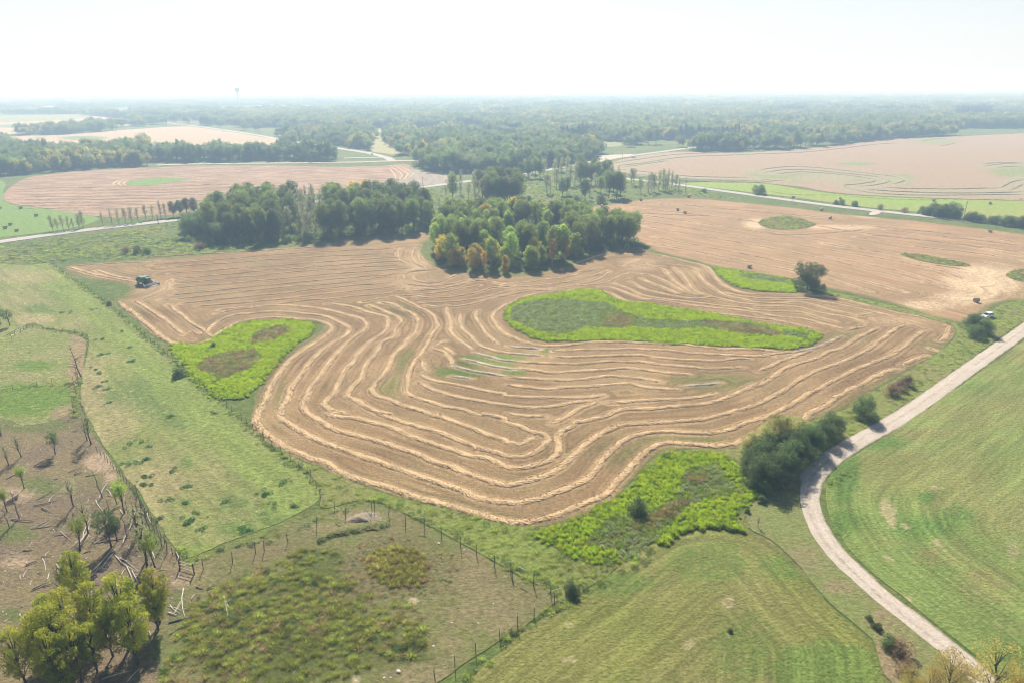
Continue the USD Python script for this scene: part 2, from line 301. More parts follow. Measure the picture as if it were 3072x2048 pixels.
R_VERGE = region(GP('F', (575, 985), (600, 1008), (640, 1032), (690, 1057), (740, 1078), (800, 1102), (880, 1132), (960, 1152), (1040, 1170), (1120, 1194), (1200, 1209), (1270, 1208), (1330, 1192), (1400, 1157), (1450, 1107), (1500, 1054), (1560, 1034), (1690, 1030), (1760, 1050), (1720, 1160), (1700, 1218), (1640, 1212), (1570, 1218), (1520, 1234), (1440, 1286),
    (1370, 1338), (1292, 1390), (1285, 1372), (1245, 1348), (1180, 1315), (1100, 1268), (1030, 1231), (960, 1193), (900, 1164), (850, 1148), (800, 1154), (738, 1168), (738, 1125), (716, 1094), (664, 1052), (604, 1003)), 0.4)
R_MARSH1 = region(GP('F', (398, 793), (460, 791), (500, 770), (550, 745), (600, 738), (690, 738), (728, 746), (722, 765), (690, 785), (655, 815), (615, 862), (590, 890), (560, 912), (520, 916), (490, 908), (445, 872), (415, 836)), 0.8)
R_MARSH2 = region(GP('F', (1160, 715), (1180, 697), (1220, 683), (1330, 667), (1380, 669), (1420, 690), (1500, 700), (1640, 722), (1760, 745), (1850, 757), (1888, 772), (1872, 788), (1825, 800), (1700, 797), (1560, 790), (1400, 783), (1300, 785), (1240, 783), (1195, 765), (1164, 740)), 0.8)
R_MARSH3 = region(GP('F', (1638, 617), (1700, 625), (1760, 633), (1812, 643), (1830, 672), (1760, 671), (1700, 661), (1662, 643)), 0.5)
R_MARSH4 = region(GP('F', (1238, 1225), (1290, 1200), (1360, 1180), (1430, 1135), (1480, 1080), (1520, 1050), (1570, 1037), (1650, 1040), (1690, 1070), (1712, 1125), (1760, 1130), (1745, 1148), (1690, 1172), (1710, 1215), (1660, 1208), (1590, 1210), (1530, 1230), (1470, 1262), (1410, 1290), (1350, 1290), (1290, 1270)), 0.8)
R_ISLE1 = region(GP('F', (1742, 510), (1775, 500), (1820, 498), (1860, 510), (1872, 518), (1840, 526), (1790, 528), (1755, 522)), 0.6)
R_ISLE2 = region(GP('F', (2068, 583), (2110, 585), (2170, 596), (2215, 605), (2225, 612), (2180, 610), (2120, 601), (2085, 592)), 0.4)
R_ISLE3 = region(GP('F', (2310, 632), (2345, 620), (2420, 625), (2420, 660), (2352, 648), (2325, 642)), 0.4)
R_ISLE0 = region(GP('F', (290, 420), (320, 413), (380, 409), (432, 411), (400, 418), (350, 426), (300, 427)), 0.8, 3)
R_STRIP = region(GP('F', (1880, 668), (1960, 682), (2085, 712), (2195, 742), (2240, 738), (2270, 725), (2300, 700), (2352, 688), (2440, 650), (2440, 705), (2352, 738), (2290, 780), (2220, 830), (2150, 880), (2080, 928), (2000, 975), (1940, 1008), (1890, 1035), (1850, 1070), (1822, 1105), (1760, 1140), (1700, 1060), (1690, 1030), (1740, 1012), (1800, 987), (1860, 967), (1940, 940), (1990, 907), (2080, 855), (2140, 820), (2187, 782), (2190, 750), (2080, 720), (1960, 692)), 0.4)

# --- windrows: the rows of cut straw, traced one by one (group key, lines in a view) ---------------------------
exec_rows = []
def row(view, *pts): exec_rows.append(GP(view, *pts)); return exec_rows[-1]
def join(*parts): return np.vstack(parts)
ROWS = {}
ROWS['left'] = [
 join(GP('B1', (1050, 490), (1180, 590), (1300, 690), (1430, 800), (1560, 862), (1720, 868), (1850, 820), (1960, 740), (2080, 675), (2220, 645)),
      GP('B2', (150, 625), (350, 635), (520, 650), (640, 680), (685, 715), (670, 760), (600, 820), (480, 890), (380, 960), (300, 1030), (240, 1110), (180, 1190), (140, 1280), (100, 1370), (40, 1470)),
      GP('C2', (30, 80), (90, 170), (200, 240), (330, 320), (500, 390), (640, 430), (720, 490), (860, 560), (1000, 600), (1150, 640), (1300, 690), (1450, 745), (1600, 780), (1750, 820), (1950, 880), (2150, 930)),
      GP('C3', (0, 950), (150, 960), (350, 920), (560, 850), (760, 770), (880, 710), (960, 620), (1040, 530), (1130, 430), (1200, 360), (1300, 290), (1420, 260), (1600, 270), (1800, 285), (1950, 270), (2060, 250)),
      GP('B4', (330, 1565), (480, 1460), (620, 1390), (700, 1330), (800, 1270), (920, 1210), (1030, 1150), (1130, 1100), (1250, 1072))),
 join(GP('B1', (1700, 745), (1800, 770), (1870, 700), (1960, 640), (2100, 600)),
      GP('B2', (0, 590), (100, 575), (250, 575), (450, 595), (620, 615), (720, 650), (800, 690), (850, 730), (820, 780), (720, 840), (640, 890), (570, 950), (510, 1010), (450, 1090), (390, 1170), (330, 1240), (300, 1340), (250, 1420), (240, 1480)),
      GP('C2', (220, 10), (260, 60), (380, 140), (520, 210), (680, 280), (820, 330), (950, 370), (1100, 420), (1250, 480), (1400, 530), (1550, 580), (1700, 630), (1850, 680), (1980, 740), (2150, 775)),
      GP('C3', (0, 782), (100, 790), (250, 760), (400, 710), (560, 650), (700, 580), (780, 500), (840, 410), (930, 320), (1020, 250), (1120, 200), (1250, 170), (1420, 160), (1600, 170), (1800, 170), (1950, 140), (2080, 90), (2200, 50)),
      GP('B4', (0, 1520), (150, 1470), (300, 1390), (450, 1300), (600, 1220), (750, 1140), (900, 1070), (1050, 1010), (1170, 960), (1290, 880), (1380, 810), (1440, 760), (1480, 738))),
 join(GP('B1', (1900, 592), (2050, 560), (2200, 545)),
      GP('B2', (0, 537), (150, 520), (350, 525), (520, 540), (680, 565), (800, 600), (920, 630), (990, 670), (1000, 710), (950, 760), (870, 820), (800, 880), (740, 940), (680, 1010), (620, 1090), (570, 1160), (520, 1220), (490, 1280), (450, 1360), (450, 1420)),
      GP('C2', (490, 5), (600, 70), (720, 140), (860, 180), (1000, 220), (1150, 260), (1300, 310), (1450, 360), (1600, 430), (1750, 470), (1880, 530), (2000, 570), (2150, 610)),
      GP('C3', (0, 632), (130, 610), (280, 570), (400, 520), (500, 460), (580, 380), (660, 300), (760, 220), (850, 170), (940, 130), (1020, 100), (1200, 90), (1400, 75), (1600, 65), (1800, 35)),
      GP('B4', (0, 1390), (120, 1330), (280, 1240), (400, 1150), (560, 1080), (700, 1030), (850, 970), (1000, 890), (1120, 800), (1230, 720), (1320, 690))),
 join(GP('B2', (640, 505), (760, 515), (880, 540), (970, 570), (1080, 600), (1160, 620), (1190, 660), (1180, 730), (1130, 780), (1050, 830), (980, 890), (920, 950), (880, 1020), (820, 1070), (780, 1150), (750, 1220), (720, 1290), (660, 1340), (630, 1390), (690, 1440), (800, 1470)),
      GP('C2', (640, 0), (770, 30), (900, 40), (1050, 80), (1200, 120), (1350, 180), (1500, 240), (1650, 290), (1800, 330), (1900, 370), (2050, 390), (2150, 430)),
      GP('C3', (0, 470), (130, 480), (250, 455), (370, 420), (440, 360), (460, 290), (450, 210), (500, 150), (580, 110), (620, 80), (720, 60), (850, 30)),
      GP('B3', (860, 1500), (1000, 1442), (1150, 1430), (1350, 1420), (1550, 1400), (1700, 1390), (1850, 1360), (1980, 1310), (2100, 1260), (2200, 1210)),
      GP('B4', (0, 1230), (120, 1160), (230, 1080), (350, 1030), (500, 990), (620, 930), (720, 900), (820, 850), (900, 800), (980, 760), (1060, 715))),
 join(GP('B2', (1020, 520), (1120, 560), (1200, 590), (1270, 620), (1300, 660), (1260, 720), (1250, 790), (1180, 820), (1120, 860), (1090, 930), (1030, 1000), (980, 1080), (950, 1160), (890, 1220), (840, 1290), (850, 1330), (930, 1360), (1000, 1410), (1080, 1450), (1200, 1480)),
      GP('C2', (1100, 0), (1250, 50), (1400, 100), (1600, 150), (1750, 210), (1900, 270), (2050, 320), (2200, 360)),
      GP('C3', (0, 372), (120, 380), (220, 350), (310, 300), (350, 240), (330, 190), (220, 160), (100, 110), (0, 82)),
      GP('C2', (2200, 40), (2050, 5)), GP('B2', (2000, 1480), (1850, 1435), (1700, 1410), (1560, 1370), (1440, 1330), (1350, 1280), (1360, 1180), (1380, 1090), (1420, 1020), (1480, 940), (1530, 860), (1570, 780), (1620, 710), (1610, 640), (1550, 580), (1450, 530), (1350, 480), (1250, 435))),
 join(GP('B2', (1120, 495), (1230, 510), (1320, 560), (1400, 590), (1450, 640), (1450, 700), (1420, 770), (1360, 830), (1290, 910), (1230, 970), (1200, 1040), (1150, 1130), (1090, 1200), (1050, 1260), (1080, 1310), (1160, 1340), (1250, 1370), (1350, 1410), (1500, 1450), (1650, 1500)),
      GP('C2', (1580, 0), (1750, 60), (1900, 120), (2050, 180), (2200, 230)), GP('C3', (0, 250), (130, 265), (230, 205)))]
ROWS['right end'] = [GP('B4', (1280, 1045), (1400, 990), (1500, 960)), GP('B4', (1520, 895), (1580, 915)), GP('B4', (1600, 830), (1660, 800), (1690, 720), (1660, 690)),
 GP('B4', (480, 900), (600, 860), (740, 790)), GP('B4', (760, 745), (850, 725), (940, 700)), GP('B4', (870, 610), (1000, 590)), GP('B4', (1030, 640), (1110, 660)), GP('B4', (1300, 665), (1420, 710), (1520, 730)),
 join(GP('B4', (0, 1100), (100, 1060), (200, 1010), (350, 960), (480, 905))), GP('B4', (0, 962), (150, 945), (300, 930))]
ROWS['middle'] = [
 GP('B2', (1460, 1190), (1560, 1250), (1680, 1290), (1830, 1330), (2000, 1360), (2200, 1390), (2350, 1410)),
 join(GP('B2', (1470, 1125), (1560, 1170), (1680, 1200), (1850, 1230), (2050, 1270), (2200, 1295)), GP('B3', (0, 1315), (200, 1325), (450, 1330), (650, 1330), (850, 1310))),
 GP('B2', (1700, 520), (1710, 580), (1740, 660), (1740, 740), (1790, 800), (1850, 850), (1920, 900)), GP('B2', (1830, 600), (1820, 680), (1850, 730), (1920, 790), (1980, 860), (2100, 910), (2200, 930), (2350, 945)),
 GP('B2', (1980, 560), (1960, 620), (2000, 690), (2050, 760), (2110, 820), (2150, 850)),
 GP('B2', (1490, 1000), (1500, 1060), (1540, 1100)), GP('B2', (1560, 895), (1680, 930), (1740, 990), (1750, 1030)), GP('B2', (1600, 870), (1690, 830)), GP('B2', (1680, 880), (1760, 940)),
 GP('B3', (0, 1395), (150, 1415), (300, 1415), (450, 1400), (600, 1370), (750, 1355)), GP('B3', (900, 1375), (1150, 1360), (1350, 1345), (1500, 1345), (1700, 1325), (1850, 1290)), GP('B3', (0, 1465), (150, 1490), (350, 1495)),
 GP('B3', (400, 1560), (520, 1500), (640, 1430), (780, 1370))]
ROWS['pale'] = [GP('B2', (1940, 930), (2080, 970), (2200, 1000), (2350, 1015)), GP('B2', (1840, 985), (1980, 1020), (2150, 1060), (2320, 1080)), GP('B2', (1740, 1045), (1900, 1090), (2050, 1115), (2250, 1145)), GP('B2', (1740, 1140), (1930, 1165)),
 GP('B3', (0, 875), (120, 890), (300, 905)), GP('B3', (0, 935), (120, 950), (300, 962)), GP('B3', (1560, 1225), (1750, 1215), (1880, 1200)), GP('B4', (300, 935), (480, 900), (620, 850), (740, 790))]
ROWS['south of marsh'] = [
 join(GP('B2', (2350, 460), (2240, 510), (2160, 560), (2110, 620), (2140, 690), (2200, 750), (2280, 800)), GP('B3', (60, 800), (150, 840), (280, 870), (420, 875), (600, 860), (800, 840), (1000, 840), (1200, 850), (1500, 860), (1700, 880), (1900, 900), (2100, 900)), GP('B4', (0, 905), (150, 920))),
 GP('B3', (400, 920), (600, 910), (850, 905), (1100, 900), (1400, 915), (1600, 935), (1800, 945), (2050, 960), (2350, 965)),
 GP('B3', (400, 970), (650, 970), (900, 960), (1150, 955), (1300, 975), (1450, 990), (1650, 1000), (1850, 1005), (2000, 990), (2150, 985)),
 GP('B3', (50, 1010), (200, 1020), (450, 1030), (650, 1030), (850, 1010), (1050, 1015), (1200, 1015), (1350, 1040), (1550, 1055), (1800, 1075), (1950, 1070), (2090, 1060)),
 GP('B3', (100, 1070), (250, 1090), (400, 1110), (600, 1095), (850, 1085), (1050, 1070), (1200, 1085), (1400, 1110), (1620, 1125)),
 GP('B3', (0, 1150), (200, 1160), (400, 1170), (650, 1170), (880, 1140), (1100, 1150), (1250, 1170), (1360, 1190)),
 GP('B3', (0, 1215), (150, 1235), (350, 1255), (500, 1240), (700, 1230), (900, 1215), (1080, 1205), (1200, 1235), (1350, 1250), (1510, 1255))]
ROWS['north of marsh'] = [
 GP('B3', (0, 325), (150, 320), (350, 290), (520, 270), (700, 220), (830, 185)), GP('B3', (0, 360), (200, 350), (400, 330), (600, 300), (750, 260), (900, 210)), GP('B3', (0, 400), (150, 380), (400, 370), (600, 340), (780, 300), (920, 220)),
 GP('B3', (0, 440), (130, 400), (300, 385), (500, 375), (650, 345), (850, 325), (1000, 260), (1100, 230)), GP('B3', (0, 510), (120, 450), (250, 420), (420, 400), (570, 385)),
 GP('B3', (730, 380), (900, 410), (1050, 480), (1200, 500), (1400, 535), (1600, 570), (1800, 590), (2000, 605), (2200, 630), (2350, 645)), GP('B3', (820, 355), (950, 370), (1080, 420), (1200, 460), (1400, 482), (1600, 515), (1850, 545), (2100, 570), (2350, 610)),
 join(GP('B3', (920, 320), (1080, 375), (1200, 430), (1400, 465), (1600, 488), (1850, 520), (2100, 545)), GP('B4', (0, 565), (250, 575), (400, 585), (550, 630), (680, 660))),
 join(GP('B3', (1090, 310), (1200, 370), (1350, 410), (1550, 450), (1700, 460), (1820, 450), (2000, 490), (2200, 518)), GP('B4', (0, 530), (200, 530), (380, 540), (520, 580), (700, 610), (850, 640), (930, 665))),
 GP('B3', (1180, 280), (1290, 330), (1400, 370), (1500, 410)), GP('B3', (1110, 235), (1280, 260), (1400, 310), (1550, 390), (1680, 420)), GP('B3', (1230, 175), (1380, 200), (1440, 260), (1500, 320), (1620, 400)), GP('B3', (1470, 180), (1550, 250), (1600, 310), (1660, 390), (1780, 430)),
 join(GP('B3', (1300, 150), (1500, 165), (1650, 190), (1700, 250), (1760, 320), (1830, 370), (1930, 430), (2100, 470)), GP('B4', (0, 495), (200, 500), (350, 490), (480, 510), (620, 550), (800, 590), (860, 605))),
 join(GP('B3', (1000, 62), (1100, 68), (1350, 80), (1550, 125), (1720, 165), (1800, 210), (1860, 290), (1930, 350), (2050, 400), (2200, 425)), GP('B4', (0, 420), (200, 420), (400, 430), (650, 450), (850, 490), (1050, 540), (1250, 590), (1480, 630))),
 join(GP('B3', (1900, 400), (2050, 435), (2200, 455)), GP('B4', (0, 458), (250, 460), (450, 460), (600, 490), (800, 530), (950, 560), (1180, 610))),
 GP('B4', (0, 600), (200, 620), (400, 640), (600, 690), (800, 740)), GP('B4', (0, 635), (150, 650), (350, 690), (500, 720)), GP('B3', (600, 150), (830, 75), (1000, 62))]
nw = [((-950, 95), (600, 5)), ((-880, 165), (400, 55), (1240, 20)), ((-800, 185), (500, 95), (1250, 60)), ((-750, 240), (300, 165), (700, 130), (1280, 95)), ((-700, 285), (600, 175), (1300, 130)), ((-680, 325), (500, 215), (1300, 160)),
      ((-700, 370), (500, 260), (1370, 190)), ((-720, 430), (600, 295), (1300, 240)), ((-700, 465), (350, 350), (850, 320), (1220, 255)), ((-640, 505), (400, 395), (850, 350), (1220, 318)), ((-500, 530), (60, 485), (600, 425), (1260, 350)),
      ((-300, 560), (550, 470), (900, 440), (1190, 415), (1350, 375)), ((950, 490), (1130, 460), (1250, 435))]
ROWS['northwest'] = []
for ln in nw:
    ln = np.array(ln, float); x = np.linspace(ln[0, 0], ln[-1, 0], 12); y = np.interp(x, ln[:, 0], ln[:, 1]) + np.where((x > ln[0, 0]) & (x < ln[-1, 0]), rng.uniform(-3, 3, 12), 0)
    ROWS['northwest'].append(GP('B2', *np.column_stack([x, y])))
ROWS['northwest'] += [GP('B1', (1200, 480), (1320, 560), (1450, 640), (1550, 720), (1620, 780)), GP('B1', (1480, 510), (1600, 600), (1700, 680), (1800, 740), (1870, 800)), GP('B1', (600, 180), (800, 240), (1000, 280), (1180, 310)), GP('B1', (650, 172), (1000, 150), (1300, 135)), GP('B1', (850, 210), (1000, 260), (1150, 285)),
 GP('B1', (1500, 300), (1480, 360), (1380, 420), (1250, 470)),
 GP('B2', (1320, 290), (1340, 240), (1450, 215), (1620, 205)), GP('B2', (1410, 260), (1430, 300), (1560, 325), (1680, 300), (1800, 240)), GP('B2', (1330, 330), (1550, 350), (1750, 330), (1900, 290)), GP('B2', (1380, 390), (1600, 380), (1800, 345), (1990, 300), (2180, 330)),
 GP('B2', (1280, 440), (1500, 420), (1700, 395), (1900, 360), (2000, 345)), GP('B2', (1420, 440), (1600, 455), (1800, 440), (2000, 400), (2110, 365), (2300, 350)), GP('B2', (1480, 490), (1700, 490), (1950, 465), (2150, 420), (2350, 370)), GP('B2', (1520, 520), (1640, 535), (1800, 530), (2000, 490), (2200, 440), (2350, 405)),
 GP('B2', (1310, 10), (1280, 60), (1290, 120), (1370, 160)), GP('B2', (1430, 10), (1400, 80), (1430, 140), (1520, 190))]
allrows = [l for g in ROWS.values() for l in g]
# baled stubble to the right: thin low rows left of the straw
f2 = [[(1480, 480), (1700, 505), (1740, 512)], [(1430, 488), (1600, 512), (1720, 530), (1800, 540), (1900, 536), (1990, 528)], [(1460, 505), (1620, 530), (1780, 556), (2000, 590), (2150, 620), (2210, 640)], [(1480, 520), (1640, 548), (1820, 580), (2000, 620), (2120, 650)],
      [(1500, 545), (1660, 575), (1830, 608), (1960, 640), (2080, 672)], [(1500, 560), (1700, 598), (1880, 635), (2000, 670)], [(1990, 540), (2150, 555), (2352, 580)], [(1960, 545), (2100, 566), (2240, 582), (2352, 600)], [(2000, 520), (2200, 540), (2352, 558)],
      [(1880, 520), (1940, 530), (2080, 548), (2240, 568), (2352, 590)], [(1890, 560), (2050, 585), (2120, 605), (2220, 620)], [(1740, 530), (1900, 556), (2060, 588)], [(1900, 590), (2060, 622), (2180, 660)], [(2030, 528), (2180, 545), (2352, 566)], [(1350, 490), (1500, 492), (1640, 498)], [(1560, 470), (1750, 488), (1900, 500)]]
f2rows = [GP('F', *l) for l in f2]
EDGE_F2 = [GP('F', (1300, 490), (1400, 469), (1500, 457), (1600, 456), (1700, 465), (1900, 487), (2100, 507), (2352, 538)), GP('F', (1440, 545), (1580, 597), (1700, 622), (1850, 650), (1990, 684), (2085, 711), (2195, 741))]
far4 = [[('A3', (900, 745), (1150, 705), (1500, 660), (1900, 645), (2340, 635))], [('A3', (960, 760), (1200, 735), (1450, 695), (1700, 675), (2000, 665), (2340, 650))], [('A3', (1000, 775), (1250, 740), (1430, 712))],
        [('A3', (960, 790), (1200, 810), (1500, 845), (1800, 860), (2150, 862))], [('A3', (960, 815), (1200, 840), (1500, 870), (1800, 885), (2250, 890))], [('A3', (980, 835), (1250, 870), (1600, 895), (1900, 905), (2340, 905))],
        [('A4', (0, 797), (250, 770), (500, 775), (750, 800), (1000, 830), (1200, 855), (1290, 890), (1180, 925))], [('A4', (50, 822), (250, 795), (500, 800), (750, 825), (1000, 850), (1100, 870), (1160, 900), (1000, 935), (880, 940))],
        [('A4', (150, 835), (350, 815), (600, 825), (880, 855), (1040, 890), (900, 920), (760, 935), (880, 980), (1150, 1010), (1500, 1020), (2350, 1015))], [('A4', (1060, 945), (1300, 960), (1700, 965), (2140, 955))], [('A4', (900, 965), (1200, 985), (1600, 1000), (2000, 1000), (2350, 990))],
        [('A4', (0, 890), (150, 880))], [('A4', (0, 905), (250, 885))], [('A4', (1960, 745), (2100, 735), (2350, 728))], [('A4', (1990, 765), (2150, 745), (2350, 740))], [('A4', (2110, 780), (2200, 768), (2350, 765))], [('A4', (2140, 955), (2240, 905), (2350, 880))], [('A4', (2230, 975), (2350, 920))],
        [('A4', (0, 655), (400, 640), (800, 600), (1050, 570), (1250, 565))], [('A4', (1450, 540), (1600, 520), (1740, 530))], [('A4', (1550, 575), (1650, 580), (1750, 555))]]
far4rows = [np.vstack([GP(v, *p) for v, *p in l]) for l in far4]
far3rows = [GP('A1', (1110, 935), (1090, 910), (1130, 888), (1180, 878)), GP('A1', (1070, 938), (1045, 912), (1085, 888), (1150, 872)), GP('A1', (1010, 935), (1000, 915), (1060, 880)), GP('A1', (1650, 890), (1740, 875), (1760, 865)), GP('A1', (1680, 895), (1790, 880), (1800, 868)),
            GP('A2', (1215, 770), (1265, 800), (1310, 840), (1290, 880)), GP('A2', (1260, 765), (1320, 800), (1360, 830), (1330, 880)), GP('A2', (1300, 765), (1370, 800), (1410, 830), (1370, 870)), GP('A2', (1200, 780), (1240, 830), (1260, 870)),
            *[GP('A1', (90 + 12 * k, 1085 - 24 * k), (700, 1082 - 26 * k), (1500, 1072 - 27 * k), (2300, 1045 - 26 * k)) for k in range(-2, 6)]]

# --- the sheets ---------------------------------------------------------------------------------------------
STUB = [(0.25, (0.165, 0.102, 0.046)), (0.5, (0.252, 0.168, 0.084)), (0.75, (0.345, 0.24, 0.13))]
STUB2 = [(0.25, (0.165, 0.115, 0.052)), (0.5, (0.25, 0.182, 0.092)), (0.75, (0.34, 0.252, 0.14))]
GRN = (0.11, 0.14, 0.04)
m_stubble = ground_mat('cut_stubble', STUB, 1.6, 0.035, STUB2, 0.9, 0.35, 3.0, attr_cols=[('green', (0.16, 0.155, 0.055)), ('lush', (0.10, 0.17, 0.03)), ('chaff', (0.38, 0.27, 0.155)), ('track', (0.175, 0.108, 0.056))], streak=[(1.1, 0.78, 1.18, 0.14), (0.25, 0.86, 1.12, 0.12)])
patch('stubble_field', R_FIELD, 0.95, 0.03, m_stubble, {
    'track': lambda p: (lambda d: (.62 * np.exp(-((d - 2.1) / .42) ** 2) + .5 * np.exp(-((d - 3.9) / .4) ** 2)) * np.clip(.6 + .9 * vnoise(p, .03, 41), 0, 1))(dist_to(p, *allrows)),
    'd': lambda p: dist_to(p, *allrows),
    'green': lambda p: np.maximum(blobs(p, ('B2', 1300, 560, 120, 90, .45), ('B2', 1330, 1000, 90, 120, .5), ('B2', 1200, 1230, 130, 90, .45), ('B2', 250, 1350, 70, 250, .4), ('B3', 1800, 1190, 330, 70, .55), ('B4', 800, 800, 200, 40, .5), ('B2', 1700, 1100, 250, 60, .4), ('C3', 1000, 350, 200, 130, .45), ('C3', 1500, 230, 500, 30, .5),
        ('B1', 1250, 540, 60, 90, .35), ('B2', 60, 150, 80, 40, .35), ('B3', 1000, 480, 300, 60, .3), ('B2', 1050, 540, 120, 50, .35), ('B4', 1500, 850, 200, 40, .35), ('C3', 500, 330, 250, 60, .3)),
        0.75 * np.clip(1 - dist_to(p, np.array(R_FIELD.exterior.coords)) / 4.0, 0, 1)),
    'lush': lambda p: blobs(p, ('B2', 2050, 1000, 260, 45, .75), ('B2', 1850, 1110, 180, 45, .6), ('B3', 60, 960, 120, 30, .7), ('B3', 340, 920, 40, 20, .6), ('B2', 2300, 1090, 100, 40, .6)),
    'chaff': lambda p: np.maximum(0.62 * np.exp(-(dist_to(p, *allrows) / 1.5) ** 2), blobs(p, ('B2', 1450, 120, 100, 110, .5), ('B2', 1450, 330, 200, 60, .4), ('B3', 1180, 160, 150, 50, .5), ('B1', 1380, 400, 150, 80, .35), ('B4', 1200, 660, 300, 50, .4)))})
m_stub2 = ground_mat('baled_stubble', [(0.25, (0.23, 0.14, 0.07)), (0.5, (0.32, 0.205, 0.112)), (0.75, (0.41, 0.28, 0.165))], 1.2, 0.02, STUB2, 0.6, 0.3, 2.0, attr_cols=[('chaff', (0.50, 0.38, 0.24)), ('green', GRN)], streak=[(0.5, 0.84, 1.12, 0.13), (1.3, 0.85, 1.1, 0.14)])
f2lines = f2rows + EDGE_F2
patch('baled_field', R_FIELD2, 2.2, 0.025, m_stub2, {'d': lambda p: dist_to(p, *f2lines), 'green': lambda p: 0.6 * np.clip(1 - dist_to(p, np.array(R_FIELD2.exterior.coords)) / 4.0, 0, 1),
    'chaff': lambda p: np.maximum(0.5 * np.exp(-(dist_to(p, *f2rows) / 1.8) ** 2), blobs(p, ('B4', 2000, 300, 300, 120, .55), ('B4', 1850, 450, 250, 60, .45), ('A4', 1000, 1190, 120, 25, .6), ('A3', 2200, 1270, 100, 40, .5), ('B4', 1500, 520, 250, 40, .4), ('A4', 700, 1300, 400, 20, .35)))})
m_stub3 = ground_mat('far_stubble', [(0.25, (0.20, 0.13, 0.085)), (0.5, (0.275, 0.188, 0.125)), (0.75, (0.35, 0.248, 0.172))], 0.6, 0.012, None, 0.5, 0.3, 1.0, streak=[(0.22, 0.72, 1.2, 0.1)])
patch('far_stubble_field', R_FIELD3, 5.0, 0.05, m_stub3, {'d': lambda p: dist_to(p, GP('A1', (60, 1100), (700, 1095), (1500, 1085), (2300, 1060)))})
m_grey = ground_mat('grey_stubble', [(0.25, (0.20, 0.17, 0.135)), (0.75, (0.33, 0.285, 0.235))], 0.5, 0.01, None, 0.5, 0.3, 1.0, streak=[(0.3, 0.85, 1.1, 0.12)])
patch('grey_stubble_field', R_FIELD3B, 5.0, 0.06, m_grey, {'d': lambda p: dist_to(p, GP('A2', (1200, 780), (1330, 870), (1250, 920)))})
m_pale = ground_mat('pale_stubble', [(0.25, (0.30, 0.225, 0.145)), (0.75, (0.44, 0.345, 0.235))], 0.2, 0.006, [(0.25, (0.27, 0.22, 0.13)), (0.75, (0.40, 0.33, 0.22))], 0.6, 0.3, 0.5, attr_cols=[('green', (0.14, 0.20, 0.07))])
patch('pale_field', R_PALE1, 12.0, 0.1, m_pale, {'green': lambda p: blobs(p, ('A1', 740, 515, 160, 14, .8), ('A1', 340, 515, 40, 8, .6), ('A1', 1200, 565, 280, 14, .7), ('A1', 1980, 605, 60, 6, .6))})
patch('pale_field', R_PALE2, 16.0, 0.1, m_pale, {'green': lambda p: blobs(p, ('A1', 100, 410, 110, 12, .7), ('A1', 60, 330, 250, 25, .5))})
m_f4 = ground_mat('far_canola_stubble', [(0.25, (0.215, 0.155, 0.098)), (0.5, (0.285, 0.21, 0.138)), (0.75, (0.355, 0.265, 0.18))], 0.45, 0.008, None, 0.5, 0.3, 0.8, attr_cols=[('green', (0.19, 0.225, 0.085)), ('grey', (0.27, 0.24, 0.15))])
patch('far_right_field', R_FIELD4, 5.0, 0.05, m_f4, {
    'green': lambda p: blobs(p, ('A4', 880, 743, 130, 12, .9), ('A4', 300, 860, 330, 40, .55), ('A4', 900, 870, 200, 35, .5), ('A4', 1250, 885, 100, 40, .8), ('A4', 2300, 800, 200, 50, .7), ('A4', 1560, 545, 200, 25, .4), ('A4', 80, 840, 150, 40, .45)),
    'grey': lambda p: np.maximum(0.5 * np.clip(1.4 - dist_to(p, *far4rows[:18]) / 9.0, 0, 1), blobs(p, ('A4', 600, 870, 250, 30, .6), ('A4', 2350, 920, 150, 60, .6)))})
m_green4 = ground_mat('bright_hay', [(0.25, (0.12, 0.19, 0.03)), (0.5, (0.19, 0.27, 0.05)), (0.75, (0.27, 0.34, 0.085))], 0.4, 0.012, [(0.25, (0.17, 0.19, 0.04)), (0.75, (0.30, 0.30, 0.10))], 0.7, 0.3, 1.0)
patch('green_field', R_GREEN4, 6.0, 0.055, m_green4)
m_left = ground_mat('left_hay', [(0.25, (0.09, 0.16, 0.035)), (0.5, (0.14, 0.22, 0.055)), (0.75, (0.20, 0.27, 0.085))], 0.5, 0.02, None, 0.5, 0.3, 1.0)
patch('green_field', R_LEFTGREEN, 5.0, 0.05, m_left)
patch('green_island', R_ISLE0, 3.0, 0.09, m_left)
PAST = [(0.22, (0.092, 0.118, 0.03)), (0.5, (0.172, 0.198, 0.06)), (0.78, (0.265, 0.28, 0.11))]
PAST2 = [(0.22, (0.14, 0.135, 0.055)), (0.5, (0.235, 0.215, 0.10)), (0.78, (0.33, 0.30, 0.16))]
m_past = ground_mat('mown_pasture', PAST, 0.9, 0.045, PAST2, 0.75, 0.4, 1.6, attr_cols=[('green', (0.115, 0.165, 0.045)), ('lush', (0.17, 0.22, 0.055)), ('dry', (0.27, 0.235, 0.115))], streak=[(0.5, 0.86, 1.12, 0.15)])
FENCE1 = GP('F', (118, 607), (210, 673), (260, 712), (330, 772), (400, 832), (470, 895), (540, 952), (600, 1008), (660, 1056), (712, 1096), (735, 1132))
